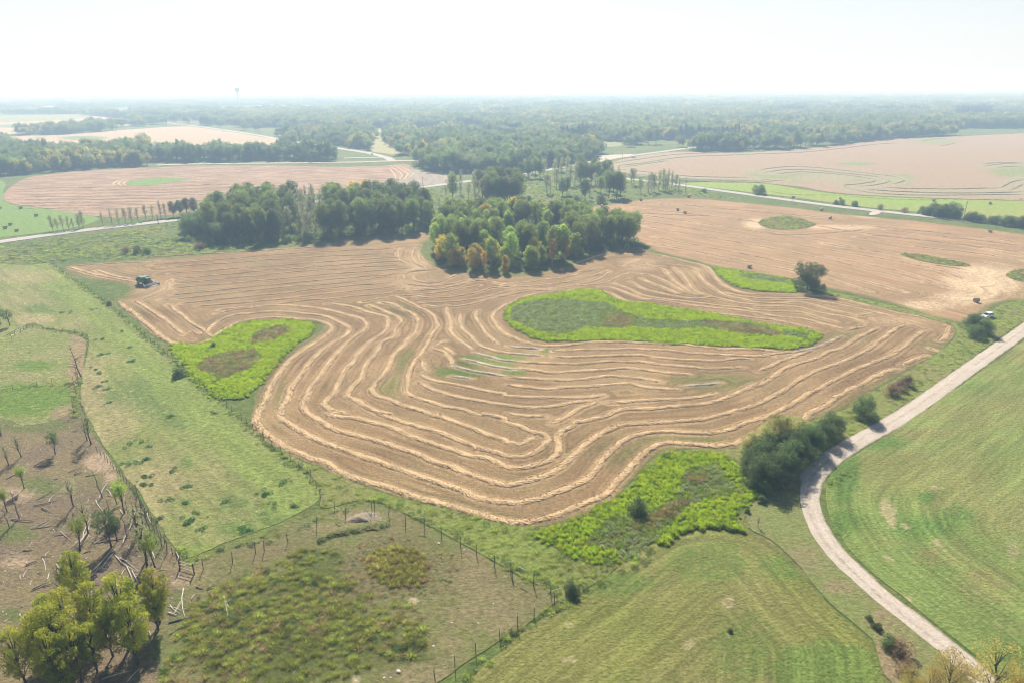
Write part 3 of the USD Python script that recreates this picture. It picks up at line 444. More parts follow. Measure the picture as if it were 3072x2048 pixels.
patch('pasture', R_PASTURE, 1.5, 0.02, m_past, {'d': lambda p: dist_to(p, FENCE1),
    'green': lambda p: blobs(p, ('B1', 1600, 1300, 500, 200, .55), ('C1', 2200, 530, 80, 50, .6), ('C1', 1750, 60, 350, 80, .6), ('C1', 2100, 1020, 150, 60, .65), ('C1', 2100, 800, 150, 100, .4), ('C2', 250, 900, 220, 120, .6), ('B1', 520, 420, 120, 90, .4), ('B1', 350, 560, 120, 50, .5), ('B1', 970, 1310, 80, 40, .6), ('C1', 1650, 440, 60, 60, .5)),
    'lush': lambda p: np.maximum(0.62 * np.exp(-((dist_to(p, FENCE1) - 5.0) / 5.0) ** 2), blobs(p, ('B1', 700, 420, 150, 180, .45), ('C1', 1900, 1220, 400, 60, .6), ('C2', 250, 1050, 350, 60, .5))),
    'dry': lambda p: blobs(p, ('B1', 300, 640, 150, 40, .65), ('C1', 1000, 100, 200, 150, .4), ('C1', 1400, 600, 250, 150, .45), ('B1', 800, 1250, 120, 250, .5), ('C1', 900, 200, 80, 120, .5), ('C1', 1350, 850, 120, 200, .4), ('B1', 250, 260, 250, 60, .4))})
m_pad = ground_mat('rough_paddock', [(0.22, (0.09, 0.115, 0.03)), (0.5, (0.17, 0.20, 0.06)), (0.78, (0.27, 0.28, 0.11))], 0.8, 0.05, PAST2, 0.7, 0.5, 1.4, attr_cols=[('green', (0.11, 0.18, 0.03)), ('dry', (0.25, 0.19, 0.11))])
patch('paddock', R_PADDOCK2, 1.5, 0.02, m_pad, {'green': lambda p: blobs(p, ('B1', 200, 1350, 350, 120, .7), ('B1', 300, 1050, 150, 40, .6), ('B1', 600, 1280, 100, 40, .6)), 'dry': lambda p: blobs(p, ('B1', 690, 1000, 60, 300, .7), ('B1', 720, 850, 60, 100, .6), ('B1', 660, 1120, 60, 40, .8), ('B1', 600, 1480, 120, 60, .7))})
DEADR = [(0.22, (0.088, 0.066, 0.042)), (0.5, (0.152, 0.118, 0.077)), (0.78, (0.235, 0.188, 0.128))]
DEADR2 = [(0.22, (0.12, 0.095, 0.045)), (0.5, (0.19, 0.155, 0.075)), (0.78, (0.27, 0.225, 0.125))]
m_dead = ground_mat('bare_paddock_soil', DEADR, 1.4, 0.09, DEADR2, 0.8, 0.35, 2.0, attr_cols=[('green', (0.115, 0.135, 0.045)), ('dry', (0.33, 0.25, 0.165))])
patch('bare_paddock', R_DEAD, 1.3, 0.02, m_dead, {'green': lambda p: blobs(p, ('C1', 300, 100, 300, 60, .6), ('C1', 350, 650, 150, 80, .6), ('D1', 100, 250, 200, 80, .5), ('D1', 1700, 900, 200, 200, .6), ('D1', 1450, 1250, 150, 150, .5), ('C1', 1350, 1050, 150, 200, .5), ('D1', 100, 970, 100, 60, .6), ('C1', 1000, 600, 300, 200, .25)),
    'dry': lambda p: blobs(p, ('C1', 900, 430, 120, 70, .75), ('D1', 1080, 1000, 60, 60, .6), ('C1', 100, 720, 200, 60, .45), ('D1', 150, 500, 150, 60, .4), ('C1', 980, 560, 60, 40, .6), ('D1', 1600, 680, 120, 60, .4))})
m_tuss = ground_mat('tussock_pasture', [(0.22, (0.075, 0.088, 0.024)), (0.5, (0.132, 0.146, 0.047)), (0.78, (0.20, 0.205, 0.082))], 1.2, 0.08, [(0.22, (0.10, 0.085, 0.042)), (0.78, (0.225, 0.18, 0.10))], 0.8, 0.35, 1.8,
    attr_cols=[('green', (0.082, 0.10, 0.025)), ('brown', (0.14, 0.122, 0.055)), ('dry', (0.195, 0.168, 0.085)), ('pale', (0.36, 0.31, 0.20))])
patch('tussock_paddock', R_TUSS, 1.2, 0.02, m_tuss, {
    'green': lambda p: blobs(p, ('D2', 600, 560, 200, 150, .75), ('D2', 300, 900, 500, 300, .5), ('D2', 1700, 150, 200, 60, .5), ('D2', 700, 1200, 600, 250, .5), ('D2', 1400, 1330, 200, 120, .5), ('D2', 1800, 840, 100, 100, .4), ('D1', 2000, 1200, 300, 300, .6), ('D2', 300, 1400, 300, 200, .6)),
    'brown': lambda p: blobs(p, ('D2', 1250, 550, 330, 220, .75), ('D2', 900, 560, 120, 120, .6), ('D2', 1000, 760, 200, 60, .6)),
    'dry': lambda p: blobs(p, ('D2', 2000, 900, 300, 220, .38), ('D2', 1950, 620, 130, 180, .35), ('D2', 1750, 1250, 200, 150, .32), ('D2', 950, 90, 200, 45, .7), ('D2', 700, 200, 200, 40, .5), ('D2', 1500, 1500, 250, 80, .55), ('D1', 1650, 600, 200, 100, .5), ('D2', 2250, 1100, 150, 60, .7)),
    'pale': lambda p: blobs(p, ('D2', 1430, 838, 45, 18, .95), ('D2', 930, 1550, 40, 15, .7))})
HAYA = [(0.22, (0.088, 0.11, 0.024)), (0.5, (0.168, 0.182, 0.047)), (0.78, (0.25, 0.255, 0.085))]
HAYB = [(0.22, (0.125, 0.115, 0.035)), (0.5, (0.205, 0.19, 0.07)), (0.78, (0.28, 0.265, 0.115))]
m_hay1 = ground_mat('cut_hay', HAYA, 1.6, 0.05, HAYB, 0.8, 0.4, 2.2, attr_cols=[('green', (0.12, 0.18, 0.04)), ('pale', (0.31, 0.275, 0.14))], streak=[(1.1, 0.80, 1.17, 0.13), (0.35, 0.89, 1.09, 0.12)])
HEDGE = [GP('F', (1000, 1640), (1130, 1512), (1200, 1457), (1290, 1397), (1370, 1344), (1440, 1292), (1520, 1240), (1570, 1224), (1640, 1218), (1700, 1224), (1755, 1242), (1800, 1277), (1850, 1332), (1905, 1392), (1960, 1442), (2010, 1500), (2040, 1640))]
patch('hay_field', R_HAY1, 1.1, 0.025, m_hay1, {'d': lambda p: dist_to(p, *HEDGE), 'green': lambda p: blobs(p, ('D4', 600, 1450, 400, 200, .7), ('D4', 300, 530, 250, 120, .5), ('D3', 1800, 500, 400, 200, .35), ('D3', 900, 680, 400, 100, .45), ('D3', 2100, 1300, 300, 300, .35)),
    'pale': lambda p: blobs(p, ('D3', 1960, 900, 20, 90, .9), ('D3', 1605, 1240, 18, 70, .9), ('D3', 540, 1355, 50, 14, .7), ('D4', 590, 700, 60, 20, .9), ('D3', 2230, 650, 40, 12, .7), ('D3', 1500, 1080, 16, 25, .7), ('D3', 1700, 290, 160, 10, .5), ('D3', 560, 1060, 40, 12, .5), ('D4', 160, 930, 30, 12, .6))})
m_hay2 = ground_mat('green_hay', [(0.22, (0.085, 0.125, 0.026)), (0.5, (0.155, 0.21, 0.056)), (0.78, (0.23, 0.28, 0.095))], 1.5, 0.04, HAYB, 0.65, 0.35, 2.0, attr_cols=[('green', (0.10, 0.175, 0.04)), ('pale', (0.30, 0.275, 0.14)), ('dry', (0.21, 0.18, 0.075))], streak=[(0.9, 0.82, 1.15, 0.14), (0.2, 0.90, 1.09, 0.1)])
patch('green_hay_field', R_HAY2, 1.3, 0.025, m_hay2, {'d': lambda p: dist_to(p, GP('F', (2520, 660), (2352, 783), (2230, 868), (2120, 945), (2020, 1012), (1945, 1058), (1905, 1095), (1896, 1130), (1905, 1185), (1945, 1250), (1995, 1305), (2080, 1375), (2175, 1450), (2245, 1510), (2380, 1680))),
    'green': lambda p: blobs(p, ('C4', 750, 500, 120, 250, .7), ('C4', 1050, 250, 250, 60, .5), ('C4', 1450, 1000, 300, 100, .45), ('C4', 1750, 900, 160, 90, .4), ('C4', 1480, 740, 70, 50, .6), ('C4', 750, 950, 150, 100, .5), ('D4', 2200, 1400, 250, 200, .5)),
    'pale': lambda p: blobs(p, ('C4', 1110, 820, 22, 70, .85), ('C4', 1180, 900, 25, 80, .85), ('C4', 1570, 660, 45, 14, .9), ('C4', 1465, 683, 22, 12, .7), ('C4', 1300, 1000, 14, 30, .7), ('C4', 1590, 1130, 40, 18, .6), ('C4', 2250, 1200, 50, 110, .35), ('C4', 1150, 1280, 30, 30, .6), ('C4', 600, 920, 12, 60, .7), ('D4', 1300, 850, 60, 40, .5)),
    'dry': lambda p: blobs(p, ('C4', 1450, 180, 250, 60, .35), ('C4', 1600, 1250, 200, 100, .3), ('C4', 1100, 1150, 150, 80, .2), ('D4', 2000, 700, 250, 150, .3))})
m_lawn = ground_mat('trackside_turf', [(0.22, (0.088, 0.115, 0.03)), (0.5, (0.155, 0.185, 0.058)), (0.78, (0.23, 0.25, 0.10))], 1.4, 0.07, [(0.22, (0.12, 0.115, 0.05)), (0.78, (0.25, 0.23, 0.12))], 0.6, 0.3, 2.2, attr_cols=[('dry', (0.225, 0.175, 0.10))])
patch('trackside_turf', R_LAWN, 1.4, 0.03, m_lawn, {'dry': lambda p: blobs(p, ('D4', 420, 450, 120, 150, .25), ('D4', 700, 720, 140, 70, .4), ('D4', 1100, 1000, 150, 100, .4), ('D4', 1200, 1350, 150, 200, .6))})
VERG = [(0.22, (0.088, 0.12, 0.022)), (0.5, (0.165, 0.205, 0.046)), (0.78, (0.25, 0.285, 0.085))]
m_verge = ground_mat('long_grass_ground', VERG, 0.9, 0.06, [(0.22, (0.11, 0.11, 0.038)), (0.78, (0.27, 0.25, 0.11))], 0.8, 0.5, 1.5)
patch('grass_verge', R_VERGE, 1.5, 0.015, m_verge); patch('grass_verge', R_STRIP, 1.5, 0.015, m_verge)
m_marsh = ground_mat('marsh_floor', [(0.25, (0.06, 0.08, 0.02)), (0.75, (0.15, 0.18, 0.05))], 0.7, 0.06, [(0.25, (0.075, 0.06, 0.03)), (0.75, (0.16, 0.125, 0.065))], 0.8, 0.4, 1.2)
for r in (R_MARSH1, R_MARSH2, R_MARSH3, R_MARSH4): patch('marsh_ground', r, 2.0, 0.05, m_marsh)
m_isle = ground_mat('island_grass', [(0.25, (0.10, 0.105, 0.035)), (0.75, (0.20, 0.195, 0.08))], 0.7, 0.05, None, 0.6, 0.5, 1.2)
for r in (R_ISLE1, R_ISLE2, R_ISLE3): patch('grass_island', r, 1.5, 0.05, m_isle)

# --- roads --------------------------------------------------------------------------------------------------
m_gravel = ground_mat('gravel', [(0.25, (0.30, 0.255, 0.205)), (0.5, (0.41, 0.355, 0.295)), (0.75, (0.52, 0.46, 0.39))], 2.6, 0.2, [(0.25, (0.36, 0.31, 0.26)), (0.75, (0.55, 0.50, 0.44))], 0.6, 0.12, 5.0, streak=[(2.2, 0.92, 1.05, 0.14)], attr_cols=[('worn', (0.26, 0.235, 0.17))])
TRACK = smooth_line(GP('F', (2440, 690), (2352, 757), (2215, 855), (2080, 950), (1980, 1007), (1915, 1048), (1870, 1088), (1855, 1130), (1863, 1185), (1896, 1245), (1945, 1300), (2020, 1370), (2110, 1440), (2190, 1505), (2252, 1562), (2320, 1640)), 1.0)
mesh, cr = ribbon(TRACK, 4.3, 0.06, 0.3); tag(obj('gravel_track', mesh, m_gravel, attrs={'d': cr, 'worn': np.maximum(.28 * np.exp(-(cr / .45) ** 2), .75 * np.clip((np.abs(cr) - 1.85) / .3, 0, 1))}, smooth=True), kind='structure')
m_asph = ground_mat('grey_road', [(0.25, (0.30, 0.29, 0.27)), (0.75, (0.42, 0.40, 0.38))], 0.8, 0.05, None, 0.5, 0.05, 4.0, streak=[(0.7, 0.88, 1.08, 0.12)])
ROAD1 = smooth_line(np.vstack([GP('F', (-60, 566), (0, 556), (200, 529), (430, 503), (620, 478), (780, 456), (920, 437), (1030, 423), (1150, 407), (1270, 389), (1352, 373), (1385, 368), (1460, 357), (1544, 346), (1600, 338), (1660, 331))]), 6.0)
ROAD2 = smooth_line(GP('F', (1300, 389), (1380, 400), (1430, 410), (1500, 418), (1580, 428), (1700, 445), (1900, 472), (2050, 489), (2200, 505), (2352, 523), (2440, 535)), 6.0)
HIGHWAY = smooth_line(GP('F', (250, 262), (330, 275), (395, 284), (440, 289), (500, 297), (560, 306), (620, 316), (700, 330), (780, 342), (840, 351), (885, 362), (902, 370.5)), 8.0)
CROSS = smooth_line(GP('F', (360, 380), (430, 378), (520, 376.5), (580, 376), (680, 375), (760, 374), (830, 373), (880, 371), (950, 370), (1000, 371)), 8.0)
CROSS2 = smooth_line(GP('F', (790, 364), (850, 362.5), (885, 362)), 8.0)
for ln, w in ((ROAD1, 8.0), (ROAD2, 7.5), (HIGHWAY, 9.0)):
    mesh, cr = ribbon(ln, w, 0.14, 0.2); tag(obj('road', mesh, m_asph, attrs={'d': cr}, smooth=True), kind='structure')
for ln, w in ((CROSS, 8.0), (CROSS2, 7.0)):
    mesh, cr = ribbon(ln, w, 0.18, 0.3); tag(obj('gravel_road', mesh, m_gravel, attrs={'d': cr}, smooth=True), kind='structure')
patch('gravel_yard', region(GP('A3', (790, 705), (830, 672), (980, 662), (1120, 660), (1000, 690), (880, 715), (800, 735)), 1.0, 4), 6.0, 0.09, m_gravel, {'d': lambda p: p[:, 0]})
patch('field_approach', region(GP('A4', (985, 1195), (1010, 1165), (1060, 1160), (1090, 1175), (1050, 1195)), 0.6, 2), 2.0, 0.08, m_gravel, {'d': lambda p: p[:, 0]})
patch('hay_clearing', region(GP('A2', (1030, 435), (1165, 432), (1150, 480), (1160, 540), (1220, 590), (1300, 660), (1150, 650), (1030, 625), (1040, 560), (1060, 510)), 2.0, 8), 8.0, 0.06, ground_mat('dry_meadow', [(0.25, (0.20, 0.20, 0.085)), (0.75, (0.33, 0.31, 0.15))], 0.3, 0.01, None, .5, .3, .6))
# pale clearings and fields seen far off between the woods
m_far1 = ground_mat('far_tan_field', [(0.25, (0.28, 0.21, 0.13)), (0.75, (0.40, 0.31, 0.21))], 0.1, 0.004, None, .5, .3, .4); m_far2 = ground_mat('far_grass_field', [(0.25, (0.15, 0.175, 0.07)), (0.75, (0.26, 0.28, 0.13))], 0.1, 0.004, None, .5, .3, .4)
for pts, mm in ((((1158, 248), (1190, 246), (1218, 248), (1219, 256), (1185, 259), (1156, 257)), m_far1), (((1012, 248.5), (1060, 247.5), (1114, 248.5), (1112, 251), (1060, 252), (1013, 251)), m_far1), (((254, 256), (290, 254), (316, 255), (316, 261), (280, 262), (255, 261)), m_far1), (((370, 250), (450, 249), (545, 250), (544, 255), (450, 256), (371, 255)), m_far1),
                (((-50, 267), (80, 265), (200, 265), (203, 271), (100, 278), (-50, 281)), m_far2), (((703, 305), (750, 303), (798, 305), (797, 312), (750, 313), (735, 312)), m_far1), (((972, 300), (1011, 300), (1012, 304), (973, 304)), m_far2), (((2276, 267), (2352, 260), (2470, 257), (2470, 276), (2352, 276), (2290, 277)), m_far2), (((1737, 250.5), (1780, 250), (1812, 250.5), (1811, 253), (1780, 253.5), (1738, 253)), m_far2),
                (((1100, 313), (1150, 311), (1195, 313), (1194, 328), (1150, 330), (1100, 325)), m_far2), (((1368, 327), (1424, 327), (1424, 337), (1370, 339)), m_far2), (((1420, 243), (1520, 242), (1600, 243), (1598, 246), (1500, 247), (1422, 246)), m_far2), (((600, 241), (700, 240), (702, 243), (602, 244)), m_far1), (((1900, 240), (2050, 239), (2052, 242), (1902, 243)), m_far1)):
    patch('far_field', region(GP('F', *pts), 2.0, 14, .02), 25.0, .12, mm)
# ------------------------------------------------------------------ windrows
def straw_mat(name, lo, hi):
    return mat(name, {'g': ('geometry', {}), 'n': ('noise_texture', {'scale': 5.0, 'detail': 5.0, 'roughness': 0.75}), 'r': ('rgb_ramp', {'ramp': [(0.28, lo), (0.72, hi)]}),
                      'n2': ('noise_texture', {'scale': 0.25, 'detail': 3.0}), 'v': ('map_range', {'from_min': 0.3, 'from_max': 0.7, 'to_min': 0.82, 'to_max': 1.15}), 'h': ('hsv', {}),
                      'b': ('bump', {'strength': 1.0, 'distance': 0.12}), 'p': ('principled_bsdf', {'roughness': 0.85, 'specular_ior_level': 0.15})},
               [('g.position', 'n.vector'), ('g.position', 'n2.vector'), ('n2.fac', 'v.value'), ('v.result', 'h.value'), ('n.fac', 'r.fac'), ('r.color', 'h.color'), ('h.color', 'p.base_color'), ('n.fac', 'b.height'), ('b.normal', 'p.normal')])
m_straw = straw_mat('straw', (0.36, 0.25, 0.13), (0.60, 0.44, 0.25))
m_strawp = straw_mat('bleached_straw', (0.36, 0.32, 0.22), (0.62, 0.56, 0.42))
m_thin = straw_mat('thin_straw', (0.33, 0.225, 0.12), (0.54, 0.39, 0.225))
m_dark = straw_mat('weathered_swath', (0.13, 0.125, 0.065), (0.30, 0.27, 0.16))

def ridge(line, width, height, step, rough=1.0, fade=6):
    l = smooth_line(line, step); n = len(l)
    t = np.gradient(l, axis=0); nn = np.stack([-t[:, 1], t[:, 0]], 1) / (np.linalg.norm(t, axis=1)[:, None] + 1e-9)
    for _ in range(2): nn[1:-1] = (nn[:-2] + nn[1:-1] + nn[2:]) / 3
    l = l + nn * (0.16 * width * vnoise(l, 0.22, 9))[:, None]
    k = np.linspace(-1, 1, 9); end = np.clip(np.minimum(np.arange(n), np.arange(n)[::-1]) / fade, 0.15, 1)
    wL = width / 2 * (1 + 0.28 * vnoise(l, 0.6, 21)) * (0.6 + 0.4 * end); wR = width / 2 * (1 + 0.28 * vnoise(l, 0.6, 22)) * (0.6 + 0.4 * end); hh = height * (1 + 0.35 * vnoise(l, 0.35, 23)) * end
    P_ = np.zeros((n, 9, 3))
    for j, s in enumerate(k):
        off = s * np.where(s < 0, wL, wR) + (rng.uniform(-.06, .06, n) * width if abs(s) < 1 else rng.uniform(-.10, .10, n) * width)
        # straw lies back in a herringbone, so the cross rows are swept along the row
        sw = l + t / (np.linalg.norm(t, axis=1)[:, None] + 1e-9) * (abs(s) * 0.35 * width)
        P_[:, j, :2] = sw + nn * off[:, None]
        P_[:, j, 2] = 0.03 + hh * (1 - s * s) ** 0.9 + (rng.uniform(-1, 1, n) * 0.26 * height * rough * (1 if abs(s) < 1 else 0))
    P_[:, [0, 8], 2] = -0.02
    i, j = np.meshgrid(np.arange(n - 1), np.arange(8), indexing='ij'); a = (i * 9 + j).ravel(); q = np.stack([a, a + 1, a + 10, a + 9], 1)
    v = P_.reshape(-1, 3)
    return v, q[:, ::-1]

def windrow(line, m, label, group=None, width=1.85, height=0.27, step=0.36):
    v, q = ridge(line, width, height, step, .8)
    f = np.vstack([q[:, [0, 1, 2]], q[:, [0, 2, 3]]])
    tr = v[f[:400]]; nz = np.cross(tr[:, 1] - tr[:, 0], tr[:, 2] - tr[:, 0])[:, 2].sum()
    if nz < 0: f = f[:, ::-1]
    # loose straws standing off the row in a herringbone
    g = v.reshape(-1, 9, 3); k = np.clip(int(9 * step / .36), 2, 12) if step < 1 else 2; ii = np.repeat(np.arange(len(g) - 1), k); jj = rng.integers(0, 9, len(ii)); b = g[ii, jj] + rng.normal(size=(len(ii), 3)) * [.12, .12, .04]; b[:, 2] = np.maximum(b[:, 2], .03)
    t = g[ii + 1, 4] - g[ii, 4]; t[:, 2] = 0; t /= np.linalg.norm(t, axis=1, keepdims=True) + 1e-9; n = np.stack([-t[:, 1], t[:, 0], 0 * t[:, 0]], 1) * np.sign(jj - 4 + .1)[:, None]
    d = n * .8 - t * .6 + rng.normal(size=b.shape) * .35; d[:, 2] = rng.uniform(.05, .5, len(b)); d /= np.linalg.norm(d, axis=1, keepdims=True)
    L = rng.uniform(.22, .5, (len(b), 1)) * width / 1.5; w = np.cross(d, rng.normal(size=d.shape)); w /= np.linalg.norm(w, axis=1, keepdims=True); w = w * .045 * width / 1.5
    sv = np.stack([b - w, b + w, b + d * L], 1).reshape(-1, 3); sf = np.arange(len(b) * 3).reshape(-1, 3) + len(v)
    o = obj('straw_windrow', (np.vstack([v, sv]), np.vstack([f, sf])), m); tag(o, label, 'windrow', group)
ORD = ['first', 'second', 'third', 'fourth', 'fifth', 'sixth', 'seventh', 'eighth', 'ninth', 'tenth']
for i, l in enumerate(ROWS['left']):
    windrow(l, m_straw, f'thick golden straw windrow winding round the small left marsh, {ORD[i]} out from its rim')
for i, l in enumerate(ROWS['south of marsh']):
    windrow(l, m_straw, f'wavy golden straw windrow below the long central marsh, {ORD[i]} down from its edge', height=0.26)
for l in ROWS['pale']: windrow(l, m_strawp, 'thin bleached grey windrow lying over the weedy green patch mid field', 'bleached windrows on the weedy patches', 1.2, 0.3)
for l in ROWS['middle']: windrow(l, m_straw, 'short broken golden windrow in the tangle between the two marshes', 'broken windrows in the middle of the field', 1.7, 0.24)
for l in ROWS['right end']: windrow(l, m_straw, 'stub of golden windrow at the right end of the cut field', 'windrow stubs at the right end', 1.8, 0.26)
for l in ROWS['north of marsh']: windrow(l, m_straw, 'curving straw windrow on the rise between the grove and the central marsh', 'windrows between grove and marsh', 1.6, 0.23)
ORD += ['eleventh', 'twelfth', 'thirteenth', 'fourteenth', 'fifteenth', 'sixteenth', 'seventeenth', 'eighteenth', 'nineteenth', 'twentieth']
for i, l in enumerate(ROWS['northwest']):
    windrow(l, m_straw, f'straight straw windrow right of the combine, {ORD[i]} down from the far edge of the field' if i < 13 else 'short curved straw windrow at the turning end of the parallel rows', 'parallel windrows beside the combine' if i < 13 else 'windrows at the turning ends', 1.55, 0.29)
for l in f2rows: windrow(l, m_thin, 'faint low straw row left on the baled field', 'faint rows on the baled field', 1.5, 0.28, 0.7)
for l in far4rows: windrow(l, m_dark, 'dark weathered swath curving over the far right field', 'swaths on the far right field', 1.9, 0.42, 2.0)
for l in far3rows: windrow(l, m_thin, 'distant straw row on the pink field across the road', 'rows on the far pink field', 1.6, 0.28, 2.0)
# ------------------------------------------------------------------ plants: leaf-card crowns on tapered wood
def tube(pts, radii, sides=5):
    p = np.asarray(pts, float); t = np.gradient(p, axis=0); t /= np.linalg.norm(t, axis=1, keepdims=True) + 1e-9
    ref = np.where(np.abs(t[:, 2:]) < 0.9, [[0, 0, 1.0]], [[1.0, 0, 0]]); a = np.cross(t, ref); a /= np.linalg.norm(a, axis=1, keepdims=True) + 1e-9; b = np.cross(t, a)
    g = np.arange(sides) * 2 * np.pi / sides; r = np.broadcast_to(radii, (len(p),))
    v = (p[:, None] + r[:, None, None] * (np.cos(g)[None, :, None] * a[:, None] + np.sin(g)[None, :, None] * b[:, None])).reshape(-1, 3)
    i, j = np.meshgrid(np.arange(len(p) - 1), np.arange(sides), indexing='ij'); j2 = (j + 1) % sides
    q = np.stack([i * sides + j, i * sides + j2, (i + 1) * sides + j2, (i + 1) * sides + j], -1).reshape(-1, 4)
    f = np.vstack([q[:, [0, 1, 2]], q[:, [0, 2, 3]]])
    ends = [[0, k + 1, k] for k in range(1, sides - 1)] + [[len(v) - sides, len(v) - sides + k, len(v) - sides + k + 1] for k in range(1, sides - 1)]
    return v, np.vstack([f, ends])

def merge(parts):
    vs, fs, n = [], [], 0
    for v, f in parts: vs.append(v); fs.append(np.asarray(f) + n); n += len(v)
    return np.vstack(vs), np.vstack(fs)

def cards(c, size, r, flat=0.35, tall=1.0):
    """Leaf-sized faces: small kites at points c, turned at random but rather facing up."""
    n = len(c); d = r.normal(size=(n, 3)); d[:, 2] = np.abs(d[:, 2]) + flat; d /= np.linalg.norm(d, axis=1, keepdims=True)
    a = np.cross(d, r.normal(size=(n, 3))); a /= np.linalg.norm(a, axis=1, keepdims=True); b = np.cross(d, a)
    s = (size * r.uniform(0.6, 1.35, n))[:, None]
    v = np.stack([c - a * s * .5, c - b * s * .32 + d * s * .08, c + a * s * .5 * tall, c + b * s * .32 + d * s * .08], 1).reshape(-1, 3)
    k = np.arange(n) * 4
    return v, np.vstack([np.stack([k, k + 1, k + 2], 1), np.stack([k, k + 2, k + 3], 1)])

def tree(seed, h, cr, base, nb, nl, leaf, shape='round', stems=1, lean=0.03, trunk=0.013, gap=0.0, blob=0.42):
    """(wood, leaves): height h, crown radius cr from base up, nb leaf clumps on limbs, nl leaf cards."""
    r = np.random.default_rng(seed); wood, cs, rs = [], [], []
    stemtops = []
    for s in range(stems):
        a = r.uniform(0, 2 * np.pi); sp = 0 if stems == 1 else cr * 0.45 * r.uniform(.4, 1)
        root = np.array([math.cos(a), math.sin(a), 0]) * (0 if stems == 1 else 0.25 * cr * r.uniform(.2, 1)); top = root + [math.cos(a) * sp + r.normal() * lean * h, math.sin(a) * sp + r.normal() * lean * h, h * (0.93 if stems == 1 else r.uniform(.6, .85))]
        t = np.linspace(0, 1, 7)[:, None]; path = root + (top - root) * t + r.normal(size=(7, 3)) * [0.012 * h, 0.012 * h, 0] * np.sin(t * np.pi)
        rad = h * trunk * (1.15 - t[:, 0]) * (1 if stems == 1 else .7) + 0.012; rad[0] *= 1.35; path[0, 2] = -0.3
        wood.append(tube(path, rad, 6)); stemtops.append(path)
    for k in range(nb):
        u = (k + r.uniform(.2, .8)) / nb; z = base + (h - base) * (0.08 + 0.88 * u)
        q = (z - base) / (h - base)
        prof = {'round': math.sqrt(max(0.05, 1 - (2 * q - 0.95) ** 2)), 'column': 0.75 * (1 - 0.75 * q ** 2) + 0.2, 'cone': 1.02 - q, 'umbrella': 0.35 + 0.65 * q ** 0.7 if q < .8 else 1.0 - (q - .8) * 2, 'bush': math.sqrt(max(0.08, 1 - q ** 2))}[shape]
        a = k * 2.39996 + r.uniform(-.5, .5); rr = cr * prof * math.sqrt(r.uniform(0.25, 1)) * 0.8
        path = stemtops[k % stems]; i = min(6, max(1, int(6 * max(0.12, (z - 0.18 * h) / h))))
        c = path[i] * [1, 1, 0] + [math.cos(a) * rr, math.sin(a) * rr, z]
        if r.uniform() < gap: continue
        cs.append(c); rs.append(cr * blob * r.uniform(.7, 1.25) * (0.75 if q > .85 else 1))
        st = path[i] - [0, 0, 0]; st = np.array([st[0], st[1], min(st[2], z - 0.05 * h)]) if z > 0.2 * h else path[1]
        mid = (st + c) / 2 + [0, 0, 0.08 * rr]
        wood.append(tube(np.array([st, mid, c]), [h * trunk * .38 + .01, h * trunk * .25 + .008, 0.008], 4))
    cs, rs = np.array(cs), np.array(rs)
    w = rs ** 2; pick = r.choice(len(cs), nl, p=w / w.sum())
    d = r.normal(size=(nl, 3)); d /= np.linalg.norm(d, axis=1, keepdims=True)
    pos = cs[pick] + d * (rs[pick] * r.uniform(0.35, 1.08, nl) ** 0.6)[:, None] * [1, 1, 0.8]
    pos[:, 2] = np.maximum(pos[:, 2], 0.12)
    return merge(wood), cards(pos, leaf, r)

def snag(seed, h, nb=14, spread=0.28, trunk=0.016):
    r = np.random.default_rng(seed); t = np.linspace(0, 1, 8)[:, None]
    path = np.array([0, 0, 0]) + [r.normal() * .05 * h, r.normal() * .05 * h, h] * t + r.normal(size=(8, 3)) * [.015 * h, .015 * h, 0] * np.sin(t * np.pi); path[0, 2] = -.2
    wood = [tube(path, h * trunk * (1.1 - t[:, 0]) + .012, 6)]
    for k in range(nb):
        u = r.uniform(.3, .98); i = u * 7; st = path[int(i)] + (path[min(7, int(i) + 1)] - path[int(i)]) * (i % 1); a = r.uniform(0, 6.28); L = h * spread * (1.15 - u) * r.uniform(.6, 1.3)
        e = st + [math.cos(a) * L, math.sin(a) * L, L * r.uniform(.3, 1.0)]; mid = (st + e) / 2 + r.normal(size=3) * .06 * L
        wood.append(tube(np.array([st, mid, e]), [h * trunk * .35 + .012, h * trunk * .22 + .01, .008], 4))
        for _ in range(2):
            s2 = mid + (e - mid) * r.uniform(0, .8); e2 = s2 + (e - st) * .35 + r.normal(size=3) * .22 * L; wood.append(tube(np.array([s2, e2]), [.018, .007], 3))
    return merge(wood)

